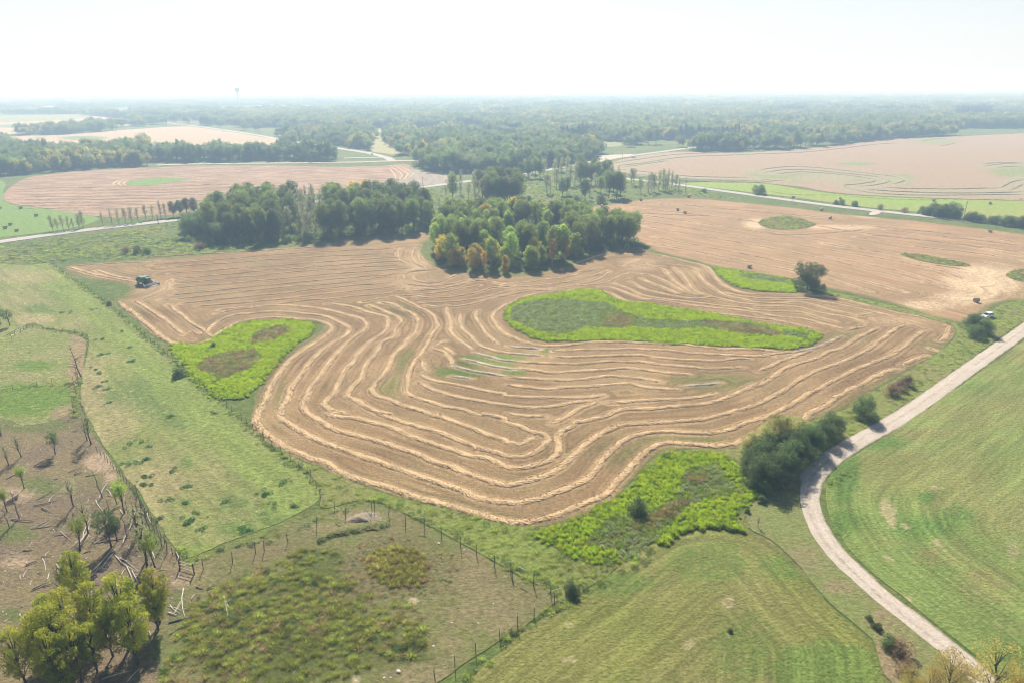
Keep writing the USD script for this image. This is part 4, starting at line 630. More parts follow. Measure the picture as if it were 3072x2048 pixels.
m_bark = plain('grey_bark', (0.115, 0.10, 0.085), 0.9, noise=0.35, nscale=3)
m_barkp = plain('pale_bark', (0.30, 0.275, 0.235), 0.9, noise=0.35, nscale=2)
m_barkd = plain('dark_bark', (0.055, 0.046, 0.038), 0.9, noise=0.3, nscale=3)
LEAF = {
 'green': leaf_mat('aspen_leaves', (0.048, 0.070, 0.017), (0.125, 0.155, 0.037), 0.38, nscale=0.45),
 'deep': leaf_mat('deep_green_leaves', (0.032, 0.050, 0.016), (0.080, 0.105, 0.029), 0.3, nscale=0.45),
 'light': leaf_mat('light_green_leaves', (0.085, 0.125, 0.022), (0.19, 0.235, 0.05), 0.42, nscale=0.5),
 'yellow': leaf_mat('yellow_leaves', (0.12, 0.115, 0.02), (0.29, 0.235, 0.04), 0.42, nscale=0.5, var=0.2),
 'orange': leaf_mat('orange_leaves', (0.20, 0.145, 0.03), (0.36, 0.255, 0.06), 0.42, nscale=0.5, var=0.15),
 'thin': leaf_mat('dusty_leaves', (0.095, 0.105, 0.055), (0.19, 0.195, 0.10), 0.3, nscale=0.5),
 'willow': leaf_mat('willow_leaves', (0.032, 0.052, 0.018), (0.088, 0.122, 0.042), 0.3, nscale=0.7),
 'russet': leaf_mat('russet_leaves', (0.075, 0.055, 0.032), (0.16, 0.115, 0.07), 0.3, nscale=0.7),
 'lime': leaf_mat('lime_leaves', (0.040, 0.064, 0.010), (0.255, 0.255, 0.028), 0.42, nscale=0.6, var=0.15),
 'spruce': leaf_mat('spruce_needles', (0.018, 0.034, 0.020), (0.045, 0.070, 0.036), 0.1, nscale=0.5, var=0.2),
 'pale': leaf_mat('pale_willow_leaves', (0.10, 0.11, 0.04), (0.22, 0.215, 0.085), 0.4, nscale=0.5),
 'straw': leaf_mat('straw_leaves', (0.14, 0.125, 0.04), (0.29, 0.245, 0.085), 0.45, nscale=0.9, var=0.15)}

KINDS = {}
def kind(key, name, leafkey, wood, cat, *specs, **common): KINDS[key] = dict(name=name, leaf=leafkey, wood=wood, cat=cat, specs=[{**common, **s} for s in specs], roots={})
kind('aspen', 'aspen_tree', 'green', m_bark, 'tree', dict(seed=1), dict(seed=2, cr=4.5), dict(seed=3, h=16.0, gap=.1), dict(seed=4, base=6.0), h=17.0, cr=4.0, base=4.2, nb=34, nl=5000, leaf=0.5, shape='round')
kind('deep', 'poplar_tree', 'deep', m_bark, 'tree', dict(seed=5), dict(seed=6, cr=4.5), dict(seed=7, h=15.5, gap=.1), dict(seed=8, base=5.5), h=16.5, cr=4.0, base=3.6, nb=34, nl=5000, leaf=0.5, shape='round')
kind('light', 'aspen_tree', 'light', m_barkp, 'tree', dict(seed=9), dict(seed=10, cr=3.0, gap=.15), h=14.0, cr=3.3, base=3.0, nb=28, nl=3800, leaf=0.5, shape='round')
kind('young', 'young_aspen', 'light', m_barkp, 'tree', dict(seed=11), dict(seed=12, cr=2.4), h=10.0, cr=2.8, base=.6, nb=28, nl=3200, leaf=0.45, shape='round')
kind('yellow', 'yellow_aspen', 'yellow', m_barkp, 'tree', dict(seed=13), dict(seed=14, cr=2.6), h=9.5, cr=2.9, base=.5, nb=28, nl=3200, leaf=0.45, shape='round')
kind('orange', 'orange_aspen', 'orange', m_barkp, 'tree', dict(seed=15), h=11.0, cr=1.9, base=2.2, nb=18, nl=1500, leaf=0.45, shape='column')
kind('thin', 'thin_poplar', 'thin', m_barkp, 'tree', dict(seed=16), dict(seed=17, h=16, cr=1.9, nl=620), dict(seed=18, base=5.0), h=14.0, cr=2.5, base=2.8, nb=26, nl=900, leaf=0.5, shape='column', gap=.1)
kind('green_bush', 'bush', 'willow', m_barkd, 'shrub', dict(seed=20), dict(seed=21, cr=2.6), dict(seed=22, h=3.0), h=3.6, cr=2.2, base=0.1, nb=22, nl=3000, leaf=0.26, shape='bush', stems=4, trunk=.014, blob=.4)
kind('russet_bush', 'bush', 'russet', m_barkd, 'shrub', dict(seed=23), h=2.6, cr=1.8, base=0.1, nb=18, nl=1600, leaf=0.24, shape='bush', stems=4, trunk=.014)
kind('willow', 'willow_bush', 'willow', m_barkd, 'shrub', dict(seed=24), dict(seed=25, cr=4.0), h=6.5, cr=3.6, base=0.2, nb=36, nl=6500, leaf=0.30, shape='bush', stems=5, trunk=.012, blob=.34)
kind('lighttop', 'pale_willow', 'pale', m_bark, 'tree', dict(seed=26), dict(seed=27, cr=2.7), h=8.5, cr=2.4, base=2.0, nb=26, nl=3000, leaf=0.30, shape='round', stems=3, gap=.1)
kind('solitary', 'round_tree', 'deep', m_barkd, 'tree', dict(seed=28), h=10.0, cr=5.6, base=0.3, nb=60, nl=9000, leaf=0.40, shape='round', stems=5, trunk=.012, blob=.30)
kind('lime', 'lime_green_tree', 'lime', m_barkd, 'tree', dict(seed=30), dict(seed=31, cr=2.9), dict(seed=32, h=8.6), h=10.0, cr=2.3, base=2.6, nb=36, nl=6800, leaf=0.2, shape='round', trunk=.013, blob=.30, gap=.12)
kind('small', 'small_tree', 'light', m_barkd, 'tree', dict(seed=33), dict(seed=34, cr=1.7), h=6.0, cr=1.4, base=3.2, nb=14, nl=1500, leaf=0.2, shape='umbrella', trunk=.016, blob=.4, lean=.05)
kind('smalldark', 'small_tree', 'willow', m_barkd, 'tree', dict(seed=35), dict(seed=36, cr=1.5), h=6.0, cr=1.8, base=2.4, nb=16, nl=1900, leaf=0.2, shape='round', trunk=.016, blob=.38, lean=.05)
kind('sparse', 'sparse_tree', 'thin', m_barkd, 'tree', dict(seed=37), dict(seed=38), h=6.0, cr=1.3, base=2.5, nb=14, nl=420, leaf=0.2, shape='round', trunk=.015, blob=.4, lean=.05)
kind('yellowtall', 'yellow_birch', 'straw', m_bark, 'tree', dict(seed=39), dict(seed=40, gap=.2), h=9.0, cr=2.6, base=2.5, nb=34, nl=3400, leaf=0.17, shape='round', trunk=.010, gap=.1, blob=.32)

def plant(key, x, y, label, group=None, scale=None, variant=None, rot=None):
    K = KINDS[key]; v = int(rng.integers(len(K['specs']))) if variant is None else variant % len(K['specs'])
    s = rng.uniform(.85, 1.15) if scale is None else scale; sc = (s * rng.uniform(.92, 1.08), s * rng.uniform(.92, 1.08), s); rz = rng.uniform(0, 6.28) if rot is None else rot
    if v not in K['roots']:
        wood, leaves = tree(**K['specs'][v]); c = stage.CreateClassPrim(f'/World/{key}_kind_{v}'); K['roots'][v] = c   # an abstract pattern that every plant of the kind refers to
        obj('trunk', wood, K['wood'], c); obj('crown', leaves, LEAF[K['leaf']], c)
    r = thing(K['name'], label, K['cat'], (x, y, 0), rz, group, sc); r.GetReferences().AddInternalReference(K['roots'][v].GetPath()); r.SetInstanceable(True)
    return r

def scatter(poly, dist, n, seed, near_first=True):
    r = np.random.default_rng(seed); x0, y0, x1, y1 = poly.bounds; out = np.zeros((0, 2))
    c = r.uniform([x0, y0], [x1, y1], (n * 60, 2)); c = c[contains_xy(poly, c[:, 0], c[:, 1])]
    keep = []
    for p in c:
        if not keep or np.min(np.sum((np.array(keep) - p) ** 2, 1)) > dist ** 2: keep.append(p)
        if len(keep) >= n: break
    k = np.array(keep); return k[np.argsort(k[:, 1])] if near_first else k

# --- the dark grove on the left of the centre
GA = region(GP('F', (436, 556), (480, 560), (560, 562), (640, 556), (740, 549), (860, 540), (985, 527), (985, 505), (960, 490), (880, 480), (780, 478), (640, 484), (560, 492), (480, 506), (440, 530)), 0.5, 4)
for x, y in scatter(GA, 5.3, 150, 41):
    px = project(np.array([[x, y]]))[0] / 1.3061
    if px[0] < 500 and rng.uniform() < .5: k = 'willow'
    elif 630 < px[0] < 760 and rng.uniform() < .7: k = 'thin'
    else: k = rng.choice(['deep', 'aspen', 'aspen', 'deep', 'thin'], p=[.4, .25, .15, .15, .05])
    plant(k, x, y, {'willow': 'dark willow at the left end of the long dark grove', 'thin': 'grey thinly leaved poplar in the long dark grove', 'deep': 'tall dark green poplar in the long grove behind the left field', 'aspen': 'tall mid green aspen in the long grove behind the left field'}[k],
          {'willow': 'willows in the long dark grove', 'thin': 'thin poplars in the long dark grove', 'deep': 'dark poplars in the long grove', 'aspen': 'green aspens in the long grove'}[k], scale=(1.5 if k == 'willow' else None))
for fx, fy, k, lab in ((812, 478, 'orange', 'pale orange aspen rising over the back of the long dark grove'), (838, 476, 'orange', 'second pale orange aspen over the back of the long dark grove, right of the first')):
    x, y = GP('F', (fx, fy))[0]; plant(k, x, y, lab, scale=1.5)
for fx, fy in ((445, 538), (470, 545), (502, 556), (560, 560), (600, 563), (660, 558), (705, 556), (750, 552)):
    x, y = GP('F', (fx, fy))[0]; plant('green_bush', x, y, 'low dark bush along the foot of the long dark grove', 'bushes at the foot of the long grove', scale=1.2)
# --- the green and yellow grove in the middle
GB = region(GP('F', (1008, 600), (1060, 616), (1150, 625), (1230, 617), (1300, 599), (1370, 578), (1440, 571), (1470, 568), (1450, 552), (1390, 538), (1320, 522), (1250, 515), (1150, 516), (1060, 522), (1002, 535), (1000, 560)), 0.5, 4)
for x, y in scatter(GB, 4.1, 150, 42):
    px = project(np.array([[x, y]]))[0] / 1.3061
    front = np.interp(px[0], [1010, 1060, 1150, 1230, 1300, 1370, 1470], [600, 616, 625, 617, 599, 578, 568]) - px[1] < 20
    if 1150 < px[0] < 1290 and 545 < px[1] < 585: k, s = 'green_bush', 1.2
    elif front and px[0] < 1130: k, s = rng.choice(['yellow', 'young', 'light', 'yellow']), None
    elif front and px[0] < 1330: k, s = rng.choice(['young', 'young', 'yellow', 'light', 'light', 'young']), None
    elif px[0] > 1310: k, s = 'aspen', .85
    else: k, s = rng.choice(['aspen', 'light', 'light', 'aspen']), .92
    plant(k, x, y, {'green_bush': 'low bush in the hollow of the middle grove', 'yellow': 'yellowing young aspen at the front of the middle grove', 'young': 'pale green young aspen at the front of the middle grove', 'aspen': 'full green aspen in the middle grove', 'light': 'light green aspen in the middle grove'}[k],
          {'green_bush': 'bushes in the middle grove', 'yellow': 'yellow aspens of the middle grove', 'young': 'young aspens of the middle grove', 'aspen': 'green aspens of the middle grove', 'light': 'light aspens of the middle grove'}[k], scale=s)
for fx, fy, k, sc, lab in ((1268, 611, 'orange', 1.05, 'bright orange aspen at the front right of the middle grove'), (1299, 602, 'orange', 1.1, 'second orange aspen at the front right of the middle grove, the farther right'), (1040, 613, 'yellow', .85, 'olive yellow aspen at the front left corner of the middle grove'), (1088, 622, 'yellow', 1.0, 'golden aspen at the front left of the middle grove'), (1112, 624, 'orange', .8, 'small golden orange aspen at the front of the middle grove'),
                       (1160, 627, 'yellow', .75, 'low yellow aspen at the very front of the middle grove'), (1226, 620, 'young', .95, 'pale green aspen in front of the orange ones of the middle grove'), (1120, 535, 'yellow', 1.55, 'yellow topped aspen deep inside the middle grove'), (1180, 522, 'yellow', 1.6, 'tall aspen with yellow leaves at the back of the middle grove')):
    x, y = GP('F', (fx, fy))[0]; plant(k, x, y, lab, scale=sc)
# --- scattered trees of the meadow behind
def at(view, *items, **kw):
    for (zx, zy, k, s, lab, grp) in items:
        x, y = GP(view, (zx, zy))[0]; plant(k, x, y, lab, grp, scale=s * (1.16 if grp == 'trees in the meadow behind the groves' else 1))
MT, MG = 'dusty green tree in the meadow behind the middle grove', 'trees in the meadow behind the groves'
at('A2', (1760, 1055, 'aspen', 1.0, 'slender dark aspen standing alone right of the utility pole', None), (1960, 1085, 'thin', .95, MT, MG), (2020, 1100, 'thin', 1.0, MT, MG), (2080, 1105, 'deep', .95, MT, MG), (2150, 1110, 'deep', 1.0, MT, MG), (2220, 1115, 'deep', 1.0, MT, MG), (2290, 1100, 'deep', .9, MT, MG), (2340, 1080, 'aspen', .95, MT, MG),
   (2060, 1070, 'thin', 1.1, MT, MG), (2180, 1065, 'aspen', 1.1, MT, MG), (1900, 1050, 'thin', .7, MT, MG), (2260, 1050, 'deep', 1.05, MT, MG), (1640, 1130, 'thin', .45, MT, MG), (1700, 1040, 'thin', .5, MT, MG))
at('A3', (60, 1130, 'green_bush', 1.3, 'dark bush left of the middle meadow clearing', 'dark meadow bushes'), (205, 1070, 'green_bush', .9, 'dark bush left of the middle meadow clearing', 'dark meadow bushes'), (280, 1130, 'green_bush', 1.2, 'dark bush left of the middle meadow clearing', 'dark meadow bushes'), (230, 1135, 'green_bush', 1.1, 'dark bush left of the middle meadow clearing', 'dark meadow bushes'),
   (130, 880, 'deep', .75, MT, MG), (190, 870, 'aspen', .8, MT, MG), (250, 865, 'aspen', .8, MT, MG), (295, 870, 'deep', .7, MT, MG), (355, 1010, 'thin', .85, MT, MG), (385, 1005, 'thin', .7, MT, MG), (490, 1025, 'deep', .75, 'dark crowned tree in the middle of the meadow clearing', None), (530, 1015, 'deep', .6, MT, MG), (440, 960, 'thin', .9, MT, MG), (620, 1100, 'green_bush', 1.6, 'broad dark bush at the near edge of the meadow', None),
   (690, 1060, 'deep', .75, MT, MG), (730, 1030, 'thin', .6, MT, MG), (845, 1090, 'green_bush', 1.5, 'dark bush at the field edge below the meadow trees', None), (900, 1045, 'aspen', .85, MT, MG), (970, 1050, 'deep', .9, MT, MG), (1000, 1040, 'aspen', .8, MT, MG), (830, 1000, 'aspen', .6, MT, MG), (940, 1000, 'deep', .8, MT, MG),
   (600, 930, 'thin', 1.0, MT, MG), (650, 925, 'aspen', .85, MT, MG), (700, 920, 'aspen', .9, MT, MG), (750, 925, 'deep', .85, MT, MG), (800, 920, 'aspen', .85, MT, MG), (850, 905, 'deep', .85, MT, MG), (900, 890, 'aspen', .85, MT, MG), (620, 880, 'thin', .9, MT, MG), (480, 860, 'thin', .9, MT, MG), (530, 850, 'thin', 1.0, MT, MG))
at('A2', *[(x, y, k, s, MT, MG) for x, y, k, s in ((1990, 1040, 'deep', 1.0), (2120, 1085, 'aspen', 1.0), (2310, 1120, 'deep', .9), (2240, 1090, 'thin', 1.1), (2100, 1035, 'aspen', 1.0), (2330, 1020, 'aspen', 1.0), (1830, 1010, 'thin', .9), (1950, 1000, 'thin', 1.0))])
at('A3', *[(x, y, k, s, MT, MG) for x, y, k, s in ((560, 940, 'thin', 1.0), (680, 880, 'deep', .85), (770, 880, 'aspen', .85), (870, 870, 'thin', 1.0), (920, 925, 'thin', .9), (420, 880, 'thin', 1.0), (160, 850, 'thin', .9), (230, 830, 'aspen', .8), (330, 850, 'thin', .9), (460, 810, 'aspen', .8), (560, 800, 'deep', .8), (650, 810, 'aspen', .8), (985, 960, 'thin', .9), (780, 980, 'thin', .8), (880, 970, 'aspen', .7))])
PT, PG = 'slim bare stemmed poplar in the row right of the meadow', 'slim poplars right of the meadow'
at('A3', *[(x, y, 'thin', s, PT, PG) for x, y, s in ((1100, 935, .95), (1120, 930, .9), (1178, 1005, .8), (1248, 1000, .95), (1275, 985, 1.0), (1300, 990, .9), (1340, 975, 1.0), (1380, 975, 1.1), (1420, 970, .95), (1455, 965, .85), (1490, 970, .8), (1515, 1000, .7), (1400, 990, .9))])
at('A3', (1735, 995, 'green_bush', .9, 'small bush on the verge in front of the right road', None), (2225, 1010, 'green_bush', 2.1, 'large dark bush on the green strip beyond the right road', None))
at('A4', (690, 1100, 'green_bush', .7, 'small bush beyond the right road, left of a pair', None), (740, 1102, 'green_bush', .9, 'small bush beyond the right road, right of a pair', None), (862, 1115, 'green_bush', 1.0, 'round bush beyond the right road by the sign', None), (1085, 1148, 'russet_bush', 1.2, 'russet bush beyond the right road', None), (1303, 1172, 'russet_bush', 1.1, 'squat dark bush at the roadside left of the hedge', None),
   *[(x, y, 'green_bush', s, 'dark bush in the hedge beyond the right road', 'roadside hedge bushes') for x, y, s in ((1450, 1185, 1.2), (1500, 1195, 1.3), (1560, 1200, 1.9), (1620, 1210, 2.3), (1690, 1215, 2.2), (1740, 1225, 1.6), (1860, 1240, 1.3), (1910, 1250, 1.4), (1980, 1260, 1.1), (2060, 1268, 1.3), (2120, 1275, 1.2), (2180, 1285, 1.4), (2240, 1290, 1.4), (2310, 1300, 1.5), (2380, 1310, 1.5))])
# --- thin trees along the left road, shrubs on the left meadow
LT, LG = 'thin poplar beside the left road', 'thin poplars along the left road'
at('A1', *[(x, y, 'thin', s, LT, LG) for x, y, s in ((470, 1335, .6), (510, 1335, .5), (560, 1330, .6), (610, 1325, .55), (650, 1320, .45), (700, 1315, .6), (735, 1305, .65), (910, 1285, .5), (990, 1280, .6), (1050, 1275, .65), (1110, 1265, .6), (1160, 1262, .65), (1220, 1255, .6), (1290, 1240, .65), (1350, 1230, .6), (1420, 1220, .65), (1460, 1215, .6))])
at('A1', *[(x, y, 'deep', s, 'round dark tree beside the left road, next to the long grove', 'round trees by the left road') for x, y, s in ((1530, 1210, .55), (1590, 1205, .6), (1650, 1195, .6), (1715, 1185, .58))])
at('A1', (1125, 1530, 'russet_bush', 1.0, 'left bush of three on the left meadow', None), (1215, 1530, 'green_bush', .95, 'middle and tallest bush of three on the left meadow', None), (1300, 1535, 'green_bush', .85, 'right bush of three on the left meadow', None), (1780, 1495, 'russet_bush', 1.1, 'round grey bush in front of the long dark grove', None))
# --- solitary tree and the bushes along the gravel track
x, y = GP('F', (1851, 667))[0]; plant('solitary', x, y, 'large round dark green tree standing alone on the field edge', scale=.98, variant=0)
at('B4', (575, 375, 'green_bush', .5, 'little bush at the right foot of the large round tree', None), (1890, 735, 'willow', .78, 'taller dark bush right of the cut field, behind the pale round one', None), (1985, 770, 'willow', .72, 'dark bush right of the cut field, nearest the track', None), (1920, 800, 'green_bush', 1.05, 'low pale round bush right of the cut field', None),
   (1310, 1225, 'russet_bush', .95, 'russet bush on the verge, farthest of three', None), (1265, 1265, 'russet_bush', .9, 'russet bush on the verge, middle of three', None), (1195, 1300, 'russet_bush', 1.05, 'russet bush on the verge, nearest of three', None), (920, 1510, 'willow', .78, 'round dark green bush at the bend of the track', None))
at('C4', (640, 190, 'willow', .75, 'dark willow at the far end of the trackside thicket', None), (560, 250, 'willow', .7, 'dark willow in the trackside thicket', 'willows of the trackside thicket'), (420, 330, 'willow', .9, 'dark willow in the trackside thicket', 'willows of the trackside thicket'), (330, 420, 'willow', .95, 'dark willow in the trackside thicket', 'willows of the trackside thicket'), (230, 500, 'willow', .95, 'dark willow in the trackside thicket', 'willows of the trackside thicket'),
   (120, 600, 'willow', .95, 'dark willow in the trackside thicket', 'willows of the trackside thicket'), (60, 640, 'willow', .85, 'dark willow at the near end of the trackside thicket', None), (200, 400, 'willow', 1.0, 'dark willow in the trackside thicket', 'willows of the trackside thicket'), (60, 480, 'willow', .95, 'dark willow in the trackside thicket', 'willows of the trackside thicket'), (-40, 560, 'willow', .8, 'dark willow in the trackside thicket', 'willows of the trackside thicket'),
   (480, 300, 'willow', .75, 'dark willow in the trackside thicket', 'willows of the trackside thicket'), (260, 330, 'lighttop', .95, 'pale yellow green willow at the back of the thicket', 'pale willows at the back of the thicket'), (140, 340, 'lighttop', 1.0, 'pale yellow green willow at the back of the thicket', 'pale willows at the back of the thicket'), (40, 380, 'lighttop', .9, 'pale yellow green willow at the back of the thicket', 'pale willows at the back of the thicket'), (330, 250, 'lighttop', .7, 'pale yellow green willow at the back of the thicket', 'pale willows at the back of the thicket'), (-60, 430, 'lighttop', .75, 'pale yellow green willow at the back of the thicket', 'pale willows at the back of the thicket'), (200, 270, 'lighttop', .8, 'pale yellow green willow at the back of the thicket', 'pale willows at the back of the thicket'))
at('C3', (1140, 860, 'green_bush', .75, 'grey bush among the bright grass of the near marsh', None), (2260, 780, 'green_bush', .35, 'sapling on the turf, nearest the near marsh', None), (2120, 870, 'green_bush', .25, 'lowest sapling on the turf beside the near marsh', None), (2215, 1000, 'sparse', .35, 'slim sapling on the turf casting a long shadow', None))
at('D3', (590, 780, 'green_bush', .5, 'upright dark bush beside the fence corner', None), (1970, 1120, 'green_bush', .16, 'tiny dark shrub out on the cut hay', None))
at('B1', (1580, 1140, 'green_bush', .75, 'dark bush on the fence left of the small marsh', None), (1885, 890, 'green_bush', .4, 'small bush in the bright grass of the small marsh', None), (960, 520, 'green_bush', .4, 'small grey bush on the fence near the combine', None))
# --- foreground left: live trees of the bare paddock
at('C1', (490, 358, 'smalldark', .82, 'round dark tree alone in the bare paddock', None), (805, 270, 'sparse', 1.15, 'ragged tree at the top of the wire fence', None), (770, 235, 'sparse', .95, 'ragged tree just behind the top of the wire fence', None), (190, 385, 'sparse', .85, 'thin grey tree left of the round dark tree', None), (75, 455, 'sparse', .8, 'thin dark tree near the left edge of the bare paddock', None), (215, 660, 'small', .78, 'slim tree with a small yellow top on the bare ground', None),
   (65, 865, 'small', .78, 'slim yellow topped tree at the left edge', None), (655, 818, 'sparse', 1.0, 'nearly bare leaning tree over a brush heap', None), (1100, 875, 'small', 1.1, 'flat topped yellow green tree by the wire fence', None), (1035, 800, 'sparse', .7, 'thin tree left of the flat topped one', None), (705, 1215, 'small', 1.05, 'yellow topped tree left of the log tangle', None), (985, 1175, 'smalldark', 1.15, 'leaning dark crowned tree over crossed logs', None), (1035, 1125, 'smalldark', .8, 'small dark crowned tree right of the leaning one', None),
   (780, 1060, 'sparse', 1.1, 'bent thin tree by the pale poles', None), (1370, 1360, 'small', 1.0, 'yellow topped tree by the paddock corner', None), (1300, 1340, 'sparse', 1.3, 'tall brown trunk with few leaves near the paddock corner', None), (1215, 1085, 'sparse', 1.05, 'thin tree among the pale poles', None), (10, 200, 'sparse', .9, 'thin tree at the far left edge of the bare paddock', None))
at('D1', (580, 850, 'sparse', 1.15, 'half bare tree left of the lime green clump', None), (735, 900, 'lime', .98, 'lime green tree standing behind the foreground clump', None), (1410, 1040, 'lime', .92, 'lime green tree right of the foreground clump', None), (1400, 1100, 'lime', .7, 'lower lime green tree right of the foreground clump', None),
   (880, 1180, 'lime', .95, 'lime green tree in the foreground clump', 'foreground clump of lime green trees'), (1150, 1250, 'lime', 1.2, 'tallest golden lime tree at the right of the foreground clump', None), (1220, 1400, 'lime', 1.0, 'lime green tree in the foreground clump', 'foreground clump of lime green trees'), (640, 1250, 'lime', .95, 'lime green tree in the foreground clump', 'foreground clump of lime green trees'), (500, 1300, 'lime', .95, 'lime green tree in the foreground clump', 'foreground clump of lime green trees'), (240, 1600, 'lime', .9, 'lime green tree in the foreground clump', 'foreground clump of lime green trees'), (390, 1440, 'lime', .85, 'lime green tree in the foreground clump', 'foreground clump of lime green trees'),
   (560, 1480, 'lime', 1.1, 'lime green tree in the foreground clump', 'foreground clump of lime green trees'), (720, 1560, 'lime', 1.0, 'lime green tree in the foreground clump', 'foreground clump of lime green trees'), (540, 1660, 'lime', 1.0, 'lime green tree in the foreground clump', 'foreground clump of lime green trees'), (860, 1480, 'lime', .9, 'lime green tree in the foreground clump', 'foreground clump of lime green trees'), (1000, 1330, 'lime', .9, 'lime green tree in the foreground clump', 'foreground clump of lime green trees'), (620, 1700, 'lime', .8, 'lime green tree in the foreground clump', 'foreground clump of lime green trees'))
at('B1', (5, 690, 'smalldark', 1.0, 'dark tree at the left edge above the rail fence', None), (90, 700, 'smalldark', .9, 'dark slim tree by the rail fence', None))
# --- bottom right: sparse yellow birches close to the camera
at('D4', (2010, 1800, 'yellowtall', 1.15, 'tall sparse yellow birch at the bottom right over the track', None), (1640, 1790, 'yellowtall', .95, 'sparse yellow birch left of the tall one, bottom right', None), (1480, 1800, 'yellowtall', .75, 'low yellow birch nearest the bottom edge', None), (1740, 1700, 'yellowtall', .6, 'small yellow birch on the track edge', None), (2280, 1760, 'yellow', .45, 'small orange yellow shrub in the bottom right corner', None), (1320, 1700, 'yellowtall', .55, 'yellowing low birch by the bottom verge', None))
at('D4', (1160, 1250, 'green_bush', .55, 'yellow green bush on the verge left of the track', None), (1260, 1300, 'russet_bush', .75, 'olive bush on the verge left of the track, right of another', None), (1050, 1090, 'green_bush', .3, 'low dark bush in the gully beside the track', None), (980, 1010, 'green_bush', .22, 'lowest dark bush beside the track', None), (1330, 1480, 'russet_bush', .7, 'grey brown bush above the bottom edge', None))
relabel('foreground clump of lime green trees', 'lime green tree in the foreground clump, {} from its left edge'); relabel('willows of the trackside thicket', 'dark willow in the trackside thicket, {} from its left end'); relabel('pale willows at the back of the thicket', 'pale yellow green willow at the back of the trackside thicket, {} from the left')
relabel('roadside hedge bushes', 'dark bush in the hedge beyond the right road, {} from its left end'); relabel('slim poplars right of the meadow', 'slim bare stemmed poplar in the row right of the meadow, {} from the left'); relabel('bushes at the foot of the long grove', 'low dark bush along the foot of the long dark grove, {} from the left')
relabel('dark meadow bushes', 'dark bush left of the middle meadow clearing, {} from the left'); relabel('round trees by the left road', 'round dark tree beside the left road next to the long grove, {} from the left')
# ------------------------------------------------------------------ uncountable growth: woods, reeds, tussocks, long grass
def instancer(name, protos, pts, label, cat, z=0.0, smin=.8, smax=1.25, proto_idx=None, zs=None):
    """One object of many small copies: protos is a list of (mesh name, (v, f), material)."""
    path = '/World/' + numbered(name); pi = UsdGeom.PointInstancer.Define(stage, path); n = len(pts); targets = []
    for i, (nm, parts) in enumerate(protos):
        x = UsdGeom.Xform.Define(stage, f'{path}/{nm}' if i == 0 else f'{path}/{nm}_{i:03d}')
        for pn, me, m in parts: usdkit.mesh(stage, f'{x.GetPath()}/{pn}', me, m)
        targets.append(x.GetPath())
    pi.CreatePrototypesRel().SetTargets(targets)
    a = rng.uniform(0, 2 * np.pi, n); s = rng.uniform(smin, smax, n)
    pi.CreatePositionsAttr(Vt.Vec3fArray.FromNumpy(np.column_stack([pts, np.full(n, z)]).astype(np.float32)))
    pi.CreateOrientationsAttr(Vt.QuathArray([Gf.Quath(float(math.cos(t / 2)), 0.0, 0.0, float(math.sin(t / 2))) for t in a]))
    pi.CreateScalesAttr(Vt.Vec3fArray.FromNumpy(np.column_stack([s, s, s * (rng.uniform(.8, 1.2, n) if zs is None else zs)]).astype(np.float32)))
    pi.CreateProtoIndicesAttr(Vt.IntArray.FromNumpy((rng.integers(len(protos), size=n) if proto_idx is None else proto_idx).astype(np.int32)))
    tag(pi, label, cat, None, 'stuff'); return pi

def fill(poly, spacing, seed, jitter=.5):
    r = np.random.default_rng(seed); x0, y0, x1, y1 = poly.bounds
    gx, gy = np.meshgrid(np.arange(x0, x1, spacing), np.arange(y0, y1, spacing)); g = np.stack([gx.ravel(), gy.ravel()], 1) + r.uniform(-jitter, jitter, (gx.size, 2)) * spacing
    return g[contains_xy(poly, g[:, 0], g[:, 1])]

def tuft(seed, rad, h, n, size, flop=.6):
    """A dome of upright blades."""
    r = np.random.default_rng(seed); a = r.uniform(0, 6.283, n); q = np.sqrt(r.uniform(0, 1, n)); base = np.column_stack([np.cos(a) * q * rad * .55, np.sin(a) * q * rad * .55, np.zeros(n)])
    L = h * r.uniform(.6, 1.15, n) * (1.05 - .45 * q); out = np.column_stack([np.cos(a) * q * rad * flop, np.sin(a) * q * rad * flop, L])
    tip = base + out + r.normal(size=(n, 3)) * [rad * .12, rad * .12, 0]; mid = base + out * [.4, .4, .62]
    b = r.uniform(0, 6.283, n); w = (size * r.uniform(.6, 1.3, n))[:, None] * np.column_stack([np.cos(b), np.sin(b), np.zeros(n)])
    v = np.stack([base - w * .5, base + w * .5, mid + w * .45, mid - w * .45, tip], 1).reshape(-1, 3); k = np.arange(n) * 5
    return v, np.vstack([np.stack([k, k + 1, k + 2], 1), np.stack([k, k + 2, k + 3], 1), np.stack([k + 3, k + 2, k + 4], 1)])

def leafy(seed, rad, h, n, size):
    r = np.random.default_rng(seed); d = r.normal(size=(n, 3)); d[:, 2] = np.abs(d[:, 2]); d /= np.linalg.norm(d, axis=1, keepdims=True)
    return cards(d * (r.uniform(.3, 1, n) ** .5)[:, None] * [rad, rad, h] + [0, 0, .02], size, r)

